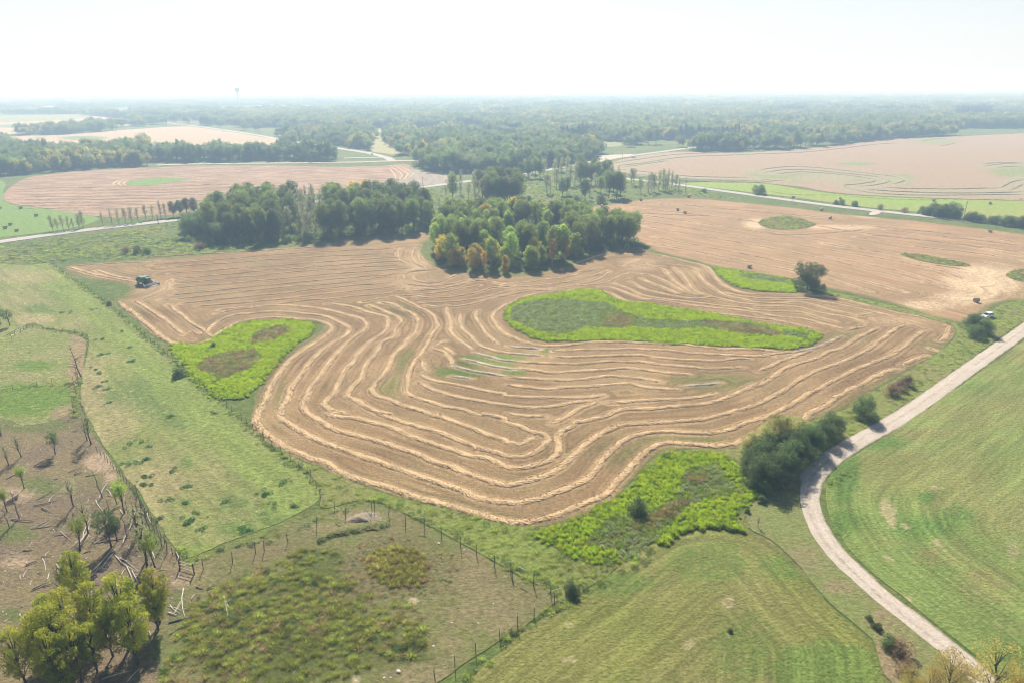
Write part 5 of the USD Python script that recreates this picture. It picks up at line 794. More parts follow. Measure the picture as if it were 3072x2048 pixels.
m_reed = leaf_mat('bright_reed', (0.10, 0.15, 0.013), (0.195, 0.245, 0.024), 0.44, nscale=0.35, var=0.08)
m_reedd = leaf_mat('deep_reed', (0.068, 0.105, 0.014), (0.125, 0.165, 0.025), 0.38, nscale=0.35, var=0.1)
m_sage = leaf_mat('grey_willow_scrub', (0.09, 0.12, 0.048), (0.20, 0.235, 0.11), 0.25, nscale=0.35, var=0.25)
m_sedge = leaf_mat('brown_sedge', (0.095, 0.08, 0.034), (0.19, 0.15, 0.07), 0.35, nscale=0.35, var=0.25)
m_tus = leaf_mat('tussock_blades', (0.082, 0.10, 0.02), (0.195, 0.205, 0.05), 0.38, nscale=0.15, var=0.3)
m_tusb = leaf_mat('dry_tussock_blades', (0.10, 0.085, 0.034), (0.22, 0.175, 0.085), 0.3, nscale=0.15, var=0.3)
m_long = leaf_mat('long_grass', (0.10, 0.13, 0.03), (0.19, 0.22, 0.06), 0.32, nscale=0.2, var=0.25)
m_longd = leaf_mat('dark_weeds', (0.035, 0.065, 0.018), (0.08, 0.125, 0.034), 0.3, nscale=0.2, var=0.25)
m_olive = leaf_mat('olive_sedge', (0.09, 0.098, 0.022), (0.17, 0.158, 0.042), 0.4, nscale=0.15, var=0.25)
reedP = [('grass_clump', [('blades', tuft(54, .8, .7, 80, .08), m_long)])] * 0 + [('reed_clump', [('blades', tuft(50 + i, .75, .95, 90, .09), m_reed)]) for i in range(2)] + [('deep_reed_clump', [('blades', tuft(53, .75, .9, 80, .09), m_reedd)])]
sageP = [('scrub_clump', [('leaves', leafy(60 + i, .7, .75, 90, .2), m_sage)]) for i in range(2)]
sedgeP = [('sedge_clump', [('blades', tuft(64, .8, .7, 70, .09), m_sedge)]), ('mixed_clump', [('leaves', leafy(65, .8, .6, 90, .22), m_sage)]), ('green_clump', [('blades', tuft(66, .8, .7, 70, .09), m_reedd)])]

def px_in(p, view, *pts):
    q = project(p); poly = Polygon(P(view, *pts)); return contains_xy(poly, q[:, 0], q[:, 1])

from shapely.geometry import Point
def marsh(poly, inner, lab, seed, brown=(), spacing=.64, mix=(.5, .3, .2)):
    p = fill(poly.buffer(1.4), spacing, seed); e = -np.array([poly.exterior.distance(Point(*a)) * (1 if poly.contains(Point(*a)) else -1) for a in p]); p = p[e < .9 * vnoise(p, .35, seed + 5) + rng.normal(size=len(p)) * .35]; ins = np.zeros(len(p), bool); wob = vnoise(p, .12, seed) * 2.0
    for v, *pts in inner: ins |= px_in(p + np.column_stack([wob, wob * .8]), v, *pts)
    br = np.zeros(len(p), bool)
    for v, *pts in brown: br |= px_in(p + np.column_stack([wob, wob]), v, *pts)
    out = p[~ins & ~br]; rim = np.array([poly.exterior.distance(Point(*a)) for a in out]) < 1.1; idx = np.where((rng.uniform(size=len(out)) < .42) & rim | (rng.uniform(size=len(out)) < .12 + .2 * (vnoise(out, .08, seed + 1) > .15)), 2, rng.integers(2, size=len(out)))
    instancer('reeds', reedP, out, f'bright yellow green reeds {lab}', 'reeds', .03, .62, .85, idx)
    if ins.any():
        q = p[ins & ~br]; instancer('marsh_scrub', sageP + [sedgeP[2], sedgeP[0], reedP[0]], q, f'grey green scrub and sedge {lab}', 'scrub', .03, .5, .95, np.where(vnoise(q, .06, 31) > .28, 4, np.where(vnoise(q, .05, 32) > .3, 3, np.where(rng.uniform(size=len(q)) < mix[2] + .3 * (vnoise(q, .09, 8) > 0.05), 2, rng.integers(2, size=len(q))))))
    if br.any(): instancer('brown_sedge', sedgeP, p[br], f'low brown sedge {lab}', 'sedge', .03, .7, 1.2, np.where(rng.uniform(size=br.sum()) < .72, 0, rng.integers(1, 3, size=br.sum())))

marsh(R_MARSH1, [], 'ringing the small left marsh', 71, brown=[('F', (462, 838), (490, 818), (530, 808), (575, 806), (590, 825), (570, 850), (530, 866), (495, 862), (470, 848)), ('F', (575, 790), (590, 765), (625, 752), (665, 754), (670, 762), (640, 778), (605, 790))])
marsh(R_MARSH2, [('F', (1175, 708), (1210, 695), (1250, 688), (1330, 690), (1395, 700), (1440, 722), (1480, 735), (1600, 738), (1700, 742), (1800, 757), (1860, 768), (1850, 787), (1790, 783), (1720, 768), (1620, 754), (1500, 754), (1420, 755), (1340, 755), (1300, 770), (1260, 768), (1210, 752), (1180, 735))], 'in the long central marsh', 72,
      brown=[('F', (1380, 735), (1400, 722), (1445, 725), (1450, 750), (1395, 753)), ('F', (1640, 755), (1680, 745), (1760, 752), (1820, 775), (1740, 772))])
marsh(R_MARSH3, [('F', (1690, 632), (1740, 630), (1810, 645), (1800, 652), (1730, 645))], 'in the wedge beside the large round tree', 73)
marsh(R_MARSH4, [('C3', (720, 1180), (730, 1120), (860, 980), (900, 930), (1200, 900), (1390, 810), (1520, 700), (1540, 600), (1640, 490), (1720, 450), (1900, 430), (1990, 560), (2130, 690), (1880, 735), (1650, 800), (1500, 950), (1370, 1060), (1330, 1180), (1100, 1290), (1000, 1320), (960, 1190))], 'in the near marsh below the cut field', 74,
      brown=[('C3', (1150, 1000), (1260, 890), (1450, 800), (1580, 730), (1640, 780), (1520, 900), (1300, 1000)), ('C3', (1560, 600), (1640, 510), (1780, 530), (1720, 600))])

# --- tussocks, sedge ring and weeds
TZ = region(GP('D2', (-550, 900), (-380, 750), (-150, 640), (30, 560), (220, 470), (420, 400), (600, 380), (760, 420), (860, 520), (900, 700), (1050, 800), (1250, 860), (1450, 880), (1560, 950), (1500, 1080), (1560, 1180), (1420, 1330), (1250, 1400), (1000, 1430), (880, 1500), (820, 1640), (700, 1800), (-900, 1800), (-800, 1500), (-700, 1200)), .4)
p = fill(TZ, .88, 81); dens = .42 + .75 * vnoise(p, .12, 4); q = project(p); dens += np.where(q[:, 1] > 1800, .25, 0) + blobs(p, ('D2', 300, 1000, 600, 300, .3)); p = p[rng.uniform(size=len(p)) < dens]
tusP = [('tussock', [('blades', tuft(83 + i, .62, .6, 90, .06, .95), m_tus)]) for i in range(2)] + [('dry_tussock', [('blades', tuft(86, .6, .55, 60, .055, .95), m_tusb)]), ('dark_tussock', [('blades', tuft(87, .55, .6, 60, .055, .9), m_longd)])]
w = vnoise(p, .07, 6); p = p[:]; instancer('tussock_grass', tusP, p, 'olive grass tussocks dotting the near wet paddock', 'grass', .03, .55, 1.3, np.where(rng.uniform(size=len(p)) < .12 + .2 * (w > .2), 2, np.where(rng.uniform(size=len(p)) < .1, 3, rng.integers(2, size=len(p)))))
ring = region(GP('D2', (1000, 520), (1050, 420), (1200, 370), (1400, 390), (1520, 470), (1560, 570), (1500, 680), (1380, 730), (1220, 730), (1100, 660), (1020, 580)), .4)
p = fill(ring, .6, 82); instancer('sedge_ring', [('sedge_tuft', [('blades', tuft(88, .6, .75, 60, .06), m_olive)]), ('sedge_tuft', [('blades', tuft(89, .6, .7, 60, .06), m_tusb)])], p, 'olive brown sedge filling the round slough in the near paddock', 'sedge', .03, .7, 1.2, np.where(rng.uniform(size=len(p)) < .7, 0, 1))
halo = region(GP('D2', (800, 520), (880, 380), (1080, 300), (1350, 280), (1620, 330), (1780, 440), (1800, 580), (1700, 720), (1500, 800), (1250, 830), (1000, 780), (860, 660)), .5).difference(ring.buffer(.3))
p = fill(halo, .7, 84); p = p[rng.uniform(size=len(p)) < .55]; instancer('sedge_mounds', [('mound', [('blades', tuft(90, .4, .32, 40, .05, .9), m_tusb)]), ('mound', [('blades', tuft(91, .4, .3, 40, .05, .9), m_sedge)]), ('mound', [('leaves', leafy(92, .4, .25, 40, .16), m_sage)])], p, 'small brown and grey mounds around the round slough', 'grass', .03, .6, 1.2)
longP = [('grass_clump', [('blades', tuft(93 + i, .9, .62, 70, .07), m_long)]) for i in range(2)] + [('weed_clump', [('leaves', leafy(95, .7, .7, 80, .2), m_longd)])]
for poly, lab, sd in ((R_VERGE, 'between the cut field and the near paddocks', 96), (R_STRIP, 'between the cut field and the gravel track', 97)):
    p = fill(poly.buffer(-.2), 1.25, sd); p = p[rng.uniform(size=len(p)) < .5 + .6 * vnoise(p, .06, 5)]
    instancer('long_grass', longP, p, f'uneven long grass and weeds on the strip {lab}', 'grass', .02, .5, 1.15, np.where(rng.uniform(size=len(p)) < .06 + .12 * (vnoise(p, .09, 3) > .3), 2, rng.integers(2, size=len(p))))
for r, lab in ((R_ISLE1, 'oval island in the baled field'), (R_ISLE2, 'slim island in the baled field'), (R_ISLE3, 'half seen island at the right edge')):
    instancer('island_grass', longP + [('sedge_clump', [('blades', tuft(98, .9, .7, 60, .08), m_sedge)])], fill(r, 1.2, 98), f'rough olive grass on the {lab}', 'grass', .05, .6, 1.1, None)
R_MEADOW = region(GP('F', (-40, 572), (200, 545), (420, 515), (425, 560), (640, 560), (900, 545), (640, 566), (420, 587), (250, 598), (120, 604), (-40, 610)), .5, 4)
R_MEADOW2 = region(GP('F', (935, 445), (1040, 428), (1280, 392), (1420, 412), (1580, 432), (1700, 450), (1700, 460), (1600, 452), (1480, 455), (1380, 468), (1290, 486), (1250, 500), (1000, 500)), .5, 4)
for r, lab in ((R_MEADOW, 'rough left meadow behind the cut field'), (R_MEADOW2, 'rough meadow among the scattered trees')):
    p = fill(r, 2.2, 99); p = p[rng.uniform(size=len(p)) < .45 + .7 * vnoise(p, .04, 2)]; instancer('meadow_grass', longP, p, f'clumpy green grass and weeds on the {lab}', 'grass', .02, .8, 1.7, np.where(rng.uniform(size=len(p)) < .25, 2, rng.integers(2, size=len(p))))
# weeds and shade-casting long grass along the fence lines and banks
lines = [GP('F', (118, 607), (160, 640), (210, 673), (260, 712), (330, 772), (400, 832), (470, 895), (540, 952), (600, 1008), (660, 1056), (712, 1096), (735, 1132)), GP('C1', (1580, 1220), (1650, 1290), (1760, 1290), (1900, 1220), (2050, 1200), (2200, 1150), (2350, 1100)), GP('C2', (0, 1160), (200, 1090), (380, 1020), (540, 950), (700, 890), (860, 800), (1040, 760), (1200, 800), (1380, 860), (1560, 950), (1700, 1030), (1870, 1130), (2050, 1210), (2250, 1310), (2350, 1370)), GP('C3', (0, 1330), (120, 1400), (300, 1480), (420, 1560)),
         GP('D3', (0, 1200), (200, 1050), (450, 900), (650, 790), (900, 660), (1100, 530), (1300, 390)), GP('D2', (1850, 1560), (2050, 1360), (2200, 1240), (2350, 1130)), GP('B1', (290, 715), (430, 725), (560, 750), (700, 770), (770, 810)), GP('B1', (720, 1150), (690, 1250), (660, 1380), (650, 1520)), GP('B1', (560, 1215), (640, 1190)), GP('B1', (20, 1255), (300, 1235), (560, 1215)),
         GP('C4', (900, 520), (760, 560), (640, 640)), GP('A4', (0, 960), (300, 1015), (700, 1020), (1100, 1050), (1500, 1062), (2350, 1055))]
p = np.vstack([np.repeat(smooth_line(l, 1.0), 2, 0) for l in lines]); p = p + rng.normal(size=p.shape) * .5; p = p[vnoise(p, .12, 51) + rng.normal(size=len(p)) * .35 > -.25]
instancer('fence_line_weeds', longP + [('weed_clump', [('leaves', leafy(99, .6, .8, 80, .18), m_longd)])], p, 'tall uncut grass and weeds along the fence lines and banks', 'weeds', .02, .4, 1.0, np.where(rng.uniform(size=len(p)) < .42, 2, rng.integers(0, 2, size=len(p))))
arc = GP('D3', (1380, 330), (1500, 240), (1650, 200), (1800, 190), (1950, 200), (2080, 240)); p = np.repeat(smooth_line(arc, .5), 3, 0); p = p + rng.normal(size=p.shape) * .35
instancer('arc_reeds', reedP, p, 'dark rimmed reeds along the curved edge of the near hay field', 'reeds', .02, .8, 1.15, np.where(rng.uniform(size=len(p)) < .5, 2, 0))
pw = GP('C1', (1130, 440), (1145, 450), (1270, 415), (1290, 405), (1275, 560), (1300, 565), (1670, 940), (1665, 970), (1682, 930), (2330, 715), (2340, 705), (1520, 20), (1690, 640), (1740, 885), (1410, 930), (2120, 1030), (2190, 1040), (2150, 1020), (1985, 780), (1250, 250), (1150, 285), (1310, 290), (1345, 620), (1255, 625), (1510, 510), (1780, 1020), (1650, 790), (1480, 770))
pw = np.vstack([pw, GP('B1', (1080, 748), (1150, 890), (1155, 1015), (1135, 1015), (845, 1085), (880, 1110), (945, 1185), (860, 1235), (890, 1230), (925, 1262), (890, 820), (965, 1375), (560, 583), (625, 578), (815, 562), (1520, 1490), (1890, 1470), (910, 950), (945, 945)), GP('C2', (95, 715), (130, 800), (280, 605), (360, 820))])
pw = np.vstack([pw, pw + rng.normal(size=pw.shape) * .5, pw + rng.normal(size=pw.shape) * .6, pw + rng.normal(size=pw.shape) * .9]); instancer('pasture_weeds', [('weed_clump', [('leaves', leafy(100, .55, .5, 90, .16), leaf_mat('deep_weeds', (0.018, 0.055, 0.018), (0.05, 0.12, 0.035), .3))])], pw, 'dark green weed clumps scattered over the mown pasture', 'weeds', .02, .5, 1.1)
# rough grass over the two left pastures and the left meadow: short tufts that give the turf its grain
shortP = [('turf_tuft', [('blades', tuft(101 + i, .55, .22, 40, .05, 1.0), mm)]) for i, mm in enumerate((m_long, leaf_mat('pale_turf', (0.20, 0.20, 0.075), (0.34, 0.33, 0.15), .35)))]
for poly, sp, nm, lab in ((R_PASTURE, 1.6, 'pasture_grass', 'short tufted grass on the long mown pasture'), (R_PADDOCK2, 1.3, 'paddock_grass', 'short tufted grass in the small left paddock')):
    p = fill(poly.buffer(-.5), sp, 103); p = p[rng.uniform(size=len(p)) < .45 + .6 * vnoise(p, .08, 11)]; instancer(nm, shortP, p, lab, 'grass', .02, .5, 1.2)

# fine wisps of cut hay lying in curved rows, and the brush under the groves
wisp = [('hay_wisp', [('blades', tuft(160 + i, .5, .13, 26, .05, 1.5), mm)]) for i, mm in enumerate((leaf_mat('cut_hay_wisps', (0.11, 0.125, 0.035), (0.20, 0.20, 0.075), .3, var=.25), leaf_mat('dry_hay_wisps', (0.15, 0.14, 0.055), (0.25, 0.22, 0.10), .3, var=.2)))]
for poly, ref, lab, sd in ((R_HAY1, HEDGE, 'cut hay field at the bottom', 161), (R_HAY2, [TRACK], 'green hay field right of the track', 162)):
    p = fill(poly.buffer(-.5), .8, sd); p = p[in_frame(p) & (p[:, 1] < 230)]; dd = dist_to(p, *ref); p = p[(np.sin(dd * 2 * np.pi / 1.6 + 1.5 * vnoise(p, .05, 3)) + vnoise(p, .3, 4) > .25) & (rng.uniform(size=len(p)) < .8)]
    instancer('hay_wisps', wisp, p, f'short wisps of hay lying in curved rows on the {lab}', 'hay', .02, .5, 1.15, np.where(vnoise(p, .05, 9) > .1, 1, 0))
brush = [('brush_clump', [('leaves', leafy(165 + i, 1.5, 2.4, 160, .42), LEAF[k])]) for i, k in enumerate(('deep', 'green', 'light'))]
for poly, lab, ix in ((GA, 'long dark grove', None), (GB, 'middle grove', None)):
    p = fill(poly.buffer(.5), 2.6, 163); instancer('underbrush', brush, p, f'shady underbrush beneath the trees of the {lab}', 'brush', 0, .5, 1.2, np.where(rng.uniform(size=len(p)) < .6, 0, rng.integers(1, 3, size=len(p))))

# --- the far woods
def clump(seed, rad, n, h, cr, nl, size, mats):
    r = np.random.default_rng(seed); parts = {k: [] for k in range(len(mats))}; wood = []
    for k in range(n):
        a, q = r.uniform(0, 6.283), rad * math.sqrt(r.uniform()); hh = h * r.uniform(.7, 1.15); c = cr * r.uniform(.75, 1.25)
        x, y = math.cos(a) * q, math.sin(a) * q; d = r.normal(size=(nl, 3)); d /= np.linalg.norm(d, axis=1, keepdims=True)
        blobz = np.array([[x + r.normal() * c * .45, y + r.normal() * c * .45, hh * zz] for zz in (.45, .55, .65, .72, .8, .86, .7)]); pk = r.integers(7, size=nl)
        pos = blobz[pk] + d * (c * .62 * r.uniform(.4, 1, nl) ** .5)[:, None] * [1, 1, 1.15]; pos[:, 2] = np.maximum(pos[:, 2], .3)
        parts[int(r.integers(len(mats)))].append(cards(pos, size, r)); wood.append(tube(np.array([[x, y, -.5], [x, y, hh * .7]]), [.16, .08], 4))
    return [('trunks', merge(wood), m_bark)] + [(f'foliage' if k == 0 else f'foliage_{k:03d}', merge(v), mats[k]) for k, v in parts.items() if v]

def spruces(seed, n, rad):
    r = np.random.default_rng(seed); out = []
    for k in range(n):
        a, q = r.uniform(0, 6.283), rad * math.sqrt(r.uniform()); h = r.uniform(11, 17); m = 260; z = r.uniform(.06, 1, m) ** .8; c = (1.03 - z) * h * .17
        b = r.uniform(0, 6.283, m); out.append(cards(np.column_stack([math.cos(a) * q + np.cos(b) * c * r.uniform(.4, 1, m), math.sin(a) * q + np.sin(b) * c * r.uniform(.4, 1, m), z * h]), 1.1, r))
    return [('needles', merge(out), LEAF['spruce'])]
far_g = leaf_mat('far_leaves', (0.048, 0.072, 0.024), (0.115, 0.15, 0.048), 0.35, nscale=0.12, var=.35); far_d = leaf_mat('far_dark_leaves', (0.034, 0.054, 0.02), (0.08, 0.11, 0.036), 0.3, nscale=.12, var=.35); far_y = leaf_mat('far_turning_leaves', (0.10, 0.105, 0.026), (0.23, 0.20, 0.055), 0.38, nscale=.12, var=.3)
far_t = leaf_mat('far_dusty_leaves', (0.08, 0.085, 0.05), (0.15, 0.15, 0.085), 0.3, nscale=.12, var=.3)
clumpP = [('tree_clump', clump(110 + i, 6.0, 5, 13.5, 3.4, 420, 1.0, mm)) for i, mm in enumerate(([far_g, far_d], [far_g, far_g], [far_d, far_d], [far_g, far_y], [far_t, far_g]))] + [('spruce_clump', spruces(118, 5, 5.5))]
BORDER = np.array([(-120, 410), (0, 406), (100, 396), (200, 389), (330, 381), (335, 373), (590, 371), (775, 371), (785, 345), (880, 345), (890, 357), (955, 358), (958, 391), (1000, 394), (1120, 400), (1200, 402), (1250, 396), (1300, 383), (1372, 370), (1390, 350), (1440, 347), (1540, 342), (1556, 346), (1650, 348.5), (1800, 343), (1900, 335), (2050, 318), (2200, 312), (2352, 305), (2480, 303)], float)
CLEAR = [Polygon(P('F', *c)) for c in ([(740, 312), (700, 303), (798, 303), (800, 313)], [(972, 299), (1012, 299), (1012, 305), (972, 305)], [(1100, 311), (1195, 312), (1195, 329), (1150, 331), (1098, 326)], [(1367, 326), (1425, 326), (1425, 338), (1370, 340)], [(1375, 338), (1560, 336), (1560, 348), (1375, 372)],
    [(1158, 246), (1220, 246), (1220, 259), (1158, 260)], [(1010, 247), (1115, 247), (1115, 252), (1010, 252)], [(2273, 266), (2360, 258), (2480, 258), (2480, 276), (2290, 278)], [(1735, 250), (1814, 249), (1814, 254), (1735, 254)], [(-60, 264), (203, 262), (203, 270), (100, 280), (-60, 282)], [(253, 253), (317, 253), (317, 263), (253, 263)], [(368, 248), (547, 249), (547, 256), (368, 256)],
    [(1802, 316), (1838, 314), (1838, 327), (1802, 330)], [(1742, 319), (1776, 318), (1776, 328), (1742, 328)], [(345, 340), (780, 340), (780, 357), (345, 362)], [(560, 309), (640, 323), (760, 343), (885, 365), (885, 372), (780, 372), (700, 345), (560, 318)], [(60, 246), (130, 245), (130, 249), (60, 249)], [(860, 336), (892, 332), (892, 358), (860, 360)], [(893, 340), (958, 340), (958, 352), (893, 352)])]
from shapely.ops import unary_union
NOWOODS = unary_union([R_FIELD3.buffer(4), R_FIELD3B.buffer(3), R_PALE1.buffer(6), R_PALE2.buffer(8), R_FIELD4.buffer(5), R_FIELD.buffer(5), R_FIELD2.buffer(5)] + [LineString(l).buffer(w) for l, w in ((ROAD1, 11), (ROAD2, 11), (HIGHWAY, 13), (CROSS, 9), (CROSS2, 8))])
HAYC = region(GP('A2', (1030, 435), (1165, 432), (1150, 480), (1160, 540), (1220, 590), (1300, 660), (1150, 650), (1030, 625), (1040, 560), (1060, 510)), 2.0, 8)
def woods_points(y0, y1, sp, seed):
    r = np.random.default_rng(seed); n = int(2.3 * y1 / sp); gx, gy = np.meshgrid(np.arange(-.9 * y1, .9 * y1, sp), np.arange(y0, y1, sp)); g = np.stack([gx.ravel(), gy.ravel()], 1); g = g[np.abs(g[:, 0]) < .84 * g[:, 1] + 30]
    g = g + r.uniform(-.45, .45, g.shape) * sp; q = project(g); ok = (q[:, 0] > -140) & (q[:, 0] < 3210)
    ok &= q[:, 1] / 1.30612 < np.interp(q[:, 0] / 1.30612, BORDER[:, 0], BORDER[:, 1])
    g, q = g[ok], q[ok]; ok = ~contains_xy(NOWOODS, g[:, 0], g[:, 1]) & ~contains_xy(HAYC, g[:, 0], g[:, 1])
    for c in CLEAR: ok &= ~contains_xy(c, q[:, 0], q[:, 1])
    return g[ok]
p = woods_points(420, 1900, 9.5, 121); gapn = vnoise(p * [.45, 1.2], .008, 12, 3) + .25 * vnoise(p, .05, 13); p = p[(gapn > -.17) | (project(p)[:, 1] > 338 * 1.306)]
sp_zone = np.zeros(len(p), bool)
for c in ([(1281, 316), (1377, 312), (1380, 332), (1285, 335)], [(2190, 256), (2275, 254), (2275, 278), (2190, 280)], [(1550, 318), (1700, 316), (1700, 322), (1550, 324)], [(2020, 258), (2110, 256), (2110, 264), (2020, 266)], [(1790, 258), (1850, 256), (1850, 262), (1790, 264)]):
    q = project(p); sp_zone |= contains_xy(Polygon(P('F', *c)), q[:, 0], q[:, 1])
t = vnoise(p, .02, 14); u = rng.uniform(size=len(p)); idx = np.where(t > .3, 3, np.where(t < -.3, 2, np.where(u < .5, 0, np.where(u < .75, 1, 4)))); idx = np.where(u > .93, 3, idx); idx = np.where(sp_zone, 5, idx)
q = project(p) / 1.30612; strip = (q[:, 0] > 335) & (q[:, 0] < 780) & (q[:, 1] > 350); idx = np.where(strip, np.where(u < .7, 2, 0), idx)
bush = (vnoise(p, .03, 19) > .45) & ~strip; zs = np.where(bush, .55, 1.0) * rng.uniform(.8, 1.2, len(p))
instancer('woods', clumpP, p, 'hazy mixed aspen woods filling the country beyond the roads', 'woods', 0, .75, 1.25, idx, zs)
bigP = [('wood_block', clump(130 + i, 24, 34, 14, 5.0, 70, 3.2, mm)) for i, mm in enumerate(([far_g, far_d], [far_g, far_y, far_d], [far_d, far_d]))]
p = woods_points(1900, 11000, 42, 122); gapn = vnoise(p * [.3, 1.0], .0022, 15, 3) + .2 * vnoise(p, .01, 16); p = p[gapn > -.12]
instancer('far_woods', bigP, p, 'pale blue woods fading into the haze below the horizon', 'woods', 0, .8, 1.2)
# ------------------------------------------------------------------ built things
import manifold3d as m3
def B(cx, cy, cz, sx, sy, sz, r=0.0):
    """A box about (cx, cy, cz), its edges rounded by r."""
    if not r: b = trimesh.creation.box(extents=(sx, sy, sz)); b.apply_translation((cx, cy, cz)); return b.vertices, b.faces
    pts = [[cx + i * (sx / 2 - a), cy + j * (sy / 2 - b), cz + k * (sz / 2 - c)] for i in (-1, 1) for j in (-1, 1) for k in (-1, 1) for a, b, c in ((0, r, r), (r, 0, r), (r, r, 0))]
    h = trimesh.convex.convex_hull(np.array(pts)); return h.vertices, h.faces
def H(*pts): h = trimesh.convex.convex_hull(np.array(pts, float)); return h.vertices, h.faces
def cyl(a, b, r, n=14, r2=None): return tube(np.array([a, b], float), [r, r if r2 is None else r2], n)
def wheel_mesh(c, r, w, axis=1):
    """Tyre as a turned ring about the y axis."""
    prof = [(r * .55, -w / 2), (r * .86, -w / 2), (r * .97, -w * .36), (r, 0), (r * .97, w * .36), (r * .86, w / 2), (r * .55, w / 2)]
    n = 20; g = np.arange(n) * 2 * np.pi / n; v = np.array([[c[0] + q * math.cos(t), c[1] + y, c[2] + q * math.sin(t)] for t in g for q, y in prof]); m = len(prof); f = []
    for i in range(n):
        for j in range(m): a, b, d, e = i * m + j, i * m + (j + 1) % m, ((i + 1) % n) * m + (j + 1) % m, ((i + 1) % n) * m + j; f += [[a, b, d], [a, d, e]]
    return v, np.array(f)

m_post = plain('fence_wood', (0.115, 0.095, 0.075), .9, noise=.3); m_wire = plain('fence_wire', (0.25, 0.25, 0.25), .5, .8); m_rail = plain('weathered_rail', (0.38, 0.35, 0.30), .9, noise=.25)
m_log = plain('bleached_log', (0.43, 0.39, 0.33), .9, noise=.35, nscale=2); m_logd = plain('grey_log', (0.165, 0.145, 0.12), .9, noise=.4, nscale=2); m_logw = plain('barkless_log', (0.46, 0.43, 0.37), .9, noise=.2, nscale=2)

def fence(pts, gap, h, label, r=.05, lean=.04, wires=2, braces=()):
    l = smooth_line(pts, .5); s = np.concatenate([[0], np.cumsum(np.linalg.norm(np.diff(l, axis=0), axis=1))]); n = max(2, int(s[-1] / gap) + 1)
    t = np.clip(np.linspace(0, s[-1], n) + rng.uniform(-.2, .2, n) * gap, 0, s[-1]); p = np.stack([np.interp(t, s, l[:, k]) for k in (0, 1)], 1)
    o = p[0]; root = thing('wire_fence', label, 'fence', (o[0], o[1], 0)); tops = []
    for q in p:
        hh = h * rng.uniform(.88, 1.1); e = q - o + rng.normal(size=2) * lean * hh; tops.append([e[0], e[1], hh])
        obj('post', tube(np.array([[q[0] - o[0], q[1] - o[1], -.3], [e[0], e[1], hh]]), [r * 1.1, r * .9], 6), m_post, root)
    tops = np.array(tops)
    for k in range(wires): w = tops.copy(); w[:, 2] *= (.92 - .4 * k); obj('wire', tube(w, .008, 3), m_wire, root)
    for (a, b) in braces:
        a, b = np.array(a, float), np.array(b, float); obj('brace', tube(np.array([[*(a[:2] - o), a[2]], [*(b[:2] - o), b[2]]]), .07, 6), m_rail, root)
    return root
def g1(view, x, y, z=0.0): q = GP(view, (x, y))[0]; return (q[0], q[1], z)
F1 = np.vstack([GP('F', (120, 609), (162, 641), (212, 674), (262, 713), (332, 773), (402, 833), (472, 896), (542, 953), (602, 1007), (662, 1056), (714, 1097)), GP('C2', (590, 742), (665, 805), (720, 850))])
fence(F1, 4.2, 1.9, 'long wire fence between the mown pasture and the cut field')
fence(GP('C1', (1590, 1345), (1715, 1400), (1825, 1365), (1940, 1340), (2060, 1315), (2205, 1250), (2330, 1215)), 3.6, 2.2, 'left stretch of tall post fence above the near paddock', r=.06)
fence(GP('C2', (20, 1230), (95, 1215), (205, 1170), (290, 1145), (375, 1110), (480, 1060), (590, 1005), (690, 965), (778, 935), (880, 880), (975, 862), (1048, 858)), 4.4, 2.2, 'tall post fence rising to the braced corner of the near paddock', r=.06, braces=((g1('C2', 735, 905, 1.9), g1('C2', 778, 935, 1.9)), (g1('C2', 975, 862, .2), g1('C2', 1048, 858, 2.0))))
fence(np.vstack([GP('C2', (1060, 858), (1115, 882), (1197, 902), (1285, 945), (1370, 990), (1460, 1000), (1525, 1015), (1690, 1110), (1785, 1160), (1880, 1215), (1970, 1258), (2065, 1325), (2160, 1370), (2262, 1425), (2350, 1475)), GP('C3', (30, 1420), (120, 1450), (190, 1510), (235, 1520))]), 3.8, 2.2, 'tall post fence descending right from the braced corner of the near paddock', r=.06, braces=((g1('C2', 1450, 1000, 2.1), g1('C2', 1525, 1015, 2.1)), (g1('C3', 100, 1445, 2.1), g1('C3', 165, 1480, 2.1))))
fence(np.vstack([GP('D3', (240, 705), (290, 740), (350, 775), (425, 850), (480, 830)), GP('D3', (322, 940), (210, 1010), (105, 1065)), GP('D2', (2230, 1135), (2140, 1215), (2070, 1245), (1955, 1315), (1822, 1395), (1680, 1495), (1540, 1600), (1400, 1700))]), 3.4, 2.0, 'tall post fence between the near paddock and the cut hay', r=.06, braces=((g1('D3', 405, 850, 2.0), g1('D3', 480, 830, 2.0)),))
fence(np.vstack([GP('C1', (860, 345), (945, 425), (1015, 500), (1110, 612), (1200, 740), (1300, 890), (1400, 1060), (1470, 1180), (1560, 1290))]), 1.9, 1.7, 'close set wire fence along the right side of the bare paddock')
fence(GP('B1', (-60, 1285), (20, 1275), (130, 1262), (235, 1250), (305, 1240), (430, 1232), (560, 1210), (650, 1195)), 4.0, 1.7, 'wire fence crossing the two small left paddocks')
fence(GP('B1', (100, 805), (180, 762), (240, 722)), 2.0, 1.5, 'short rail fence below the dark trees at the left edge', wires=2, r=.06)
fence(GP('B1', (290, 722), (430, 735), (560, 752), (700, 775), (775, 815), (778, 900), (768, 960)), 4.0, 1.4, 'overgrown fence round the top of the small left paddock')
fence(np.vstack([GP('B1', (480, 150), (620, 160), (1080, 115), (1400, 85), (1700, 60), (2050, 30), (2340, 5))]), 7.0, 1.5, 'far wire fence along the back edge of the cut field')
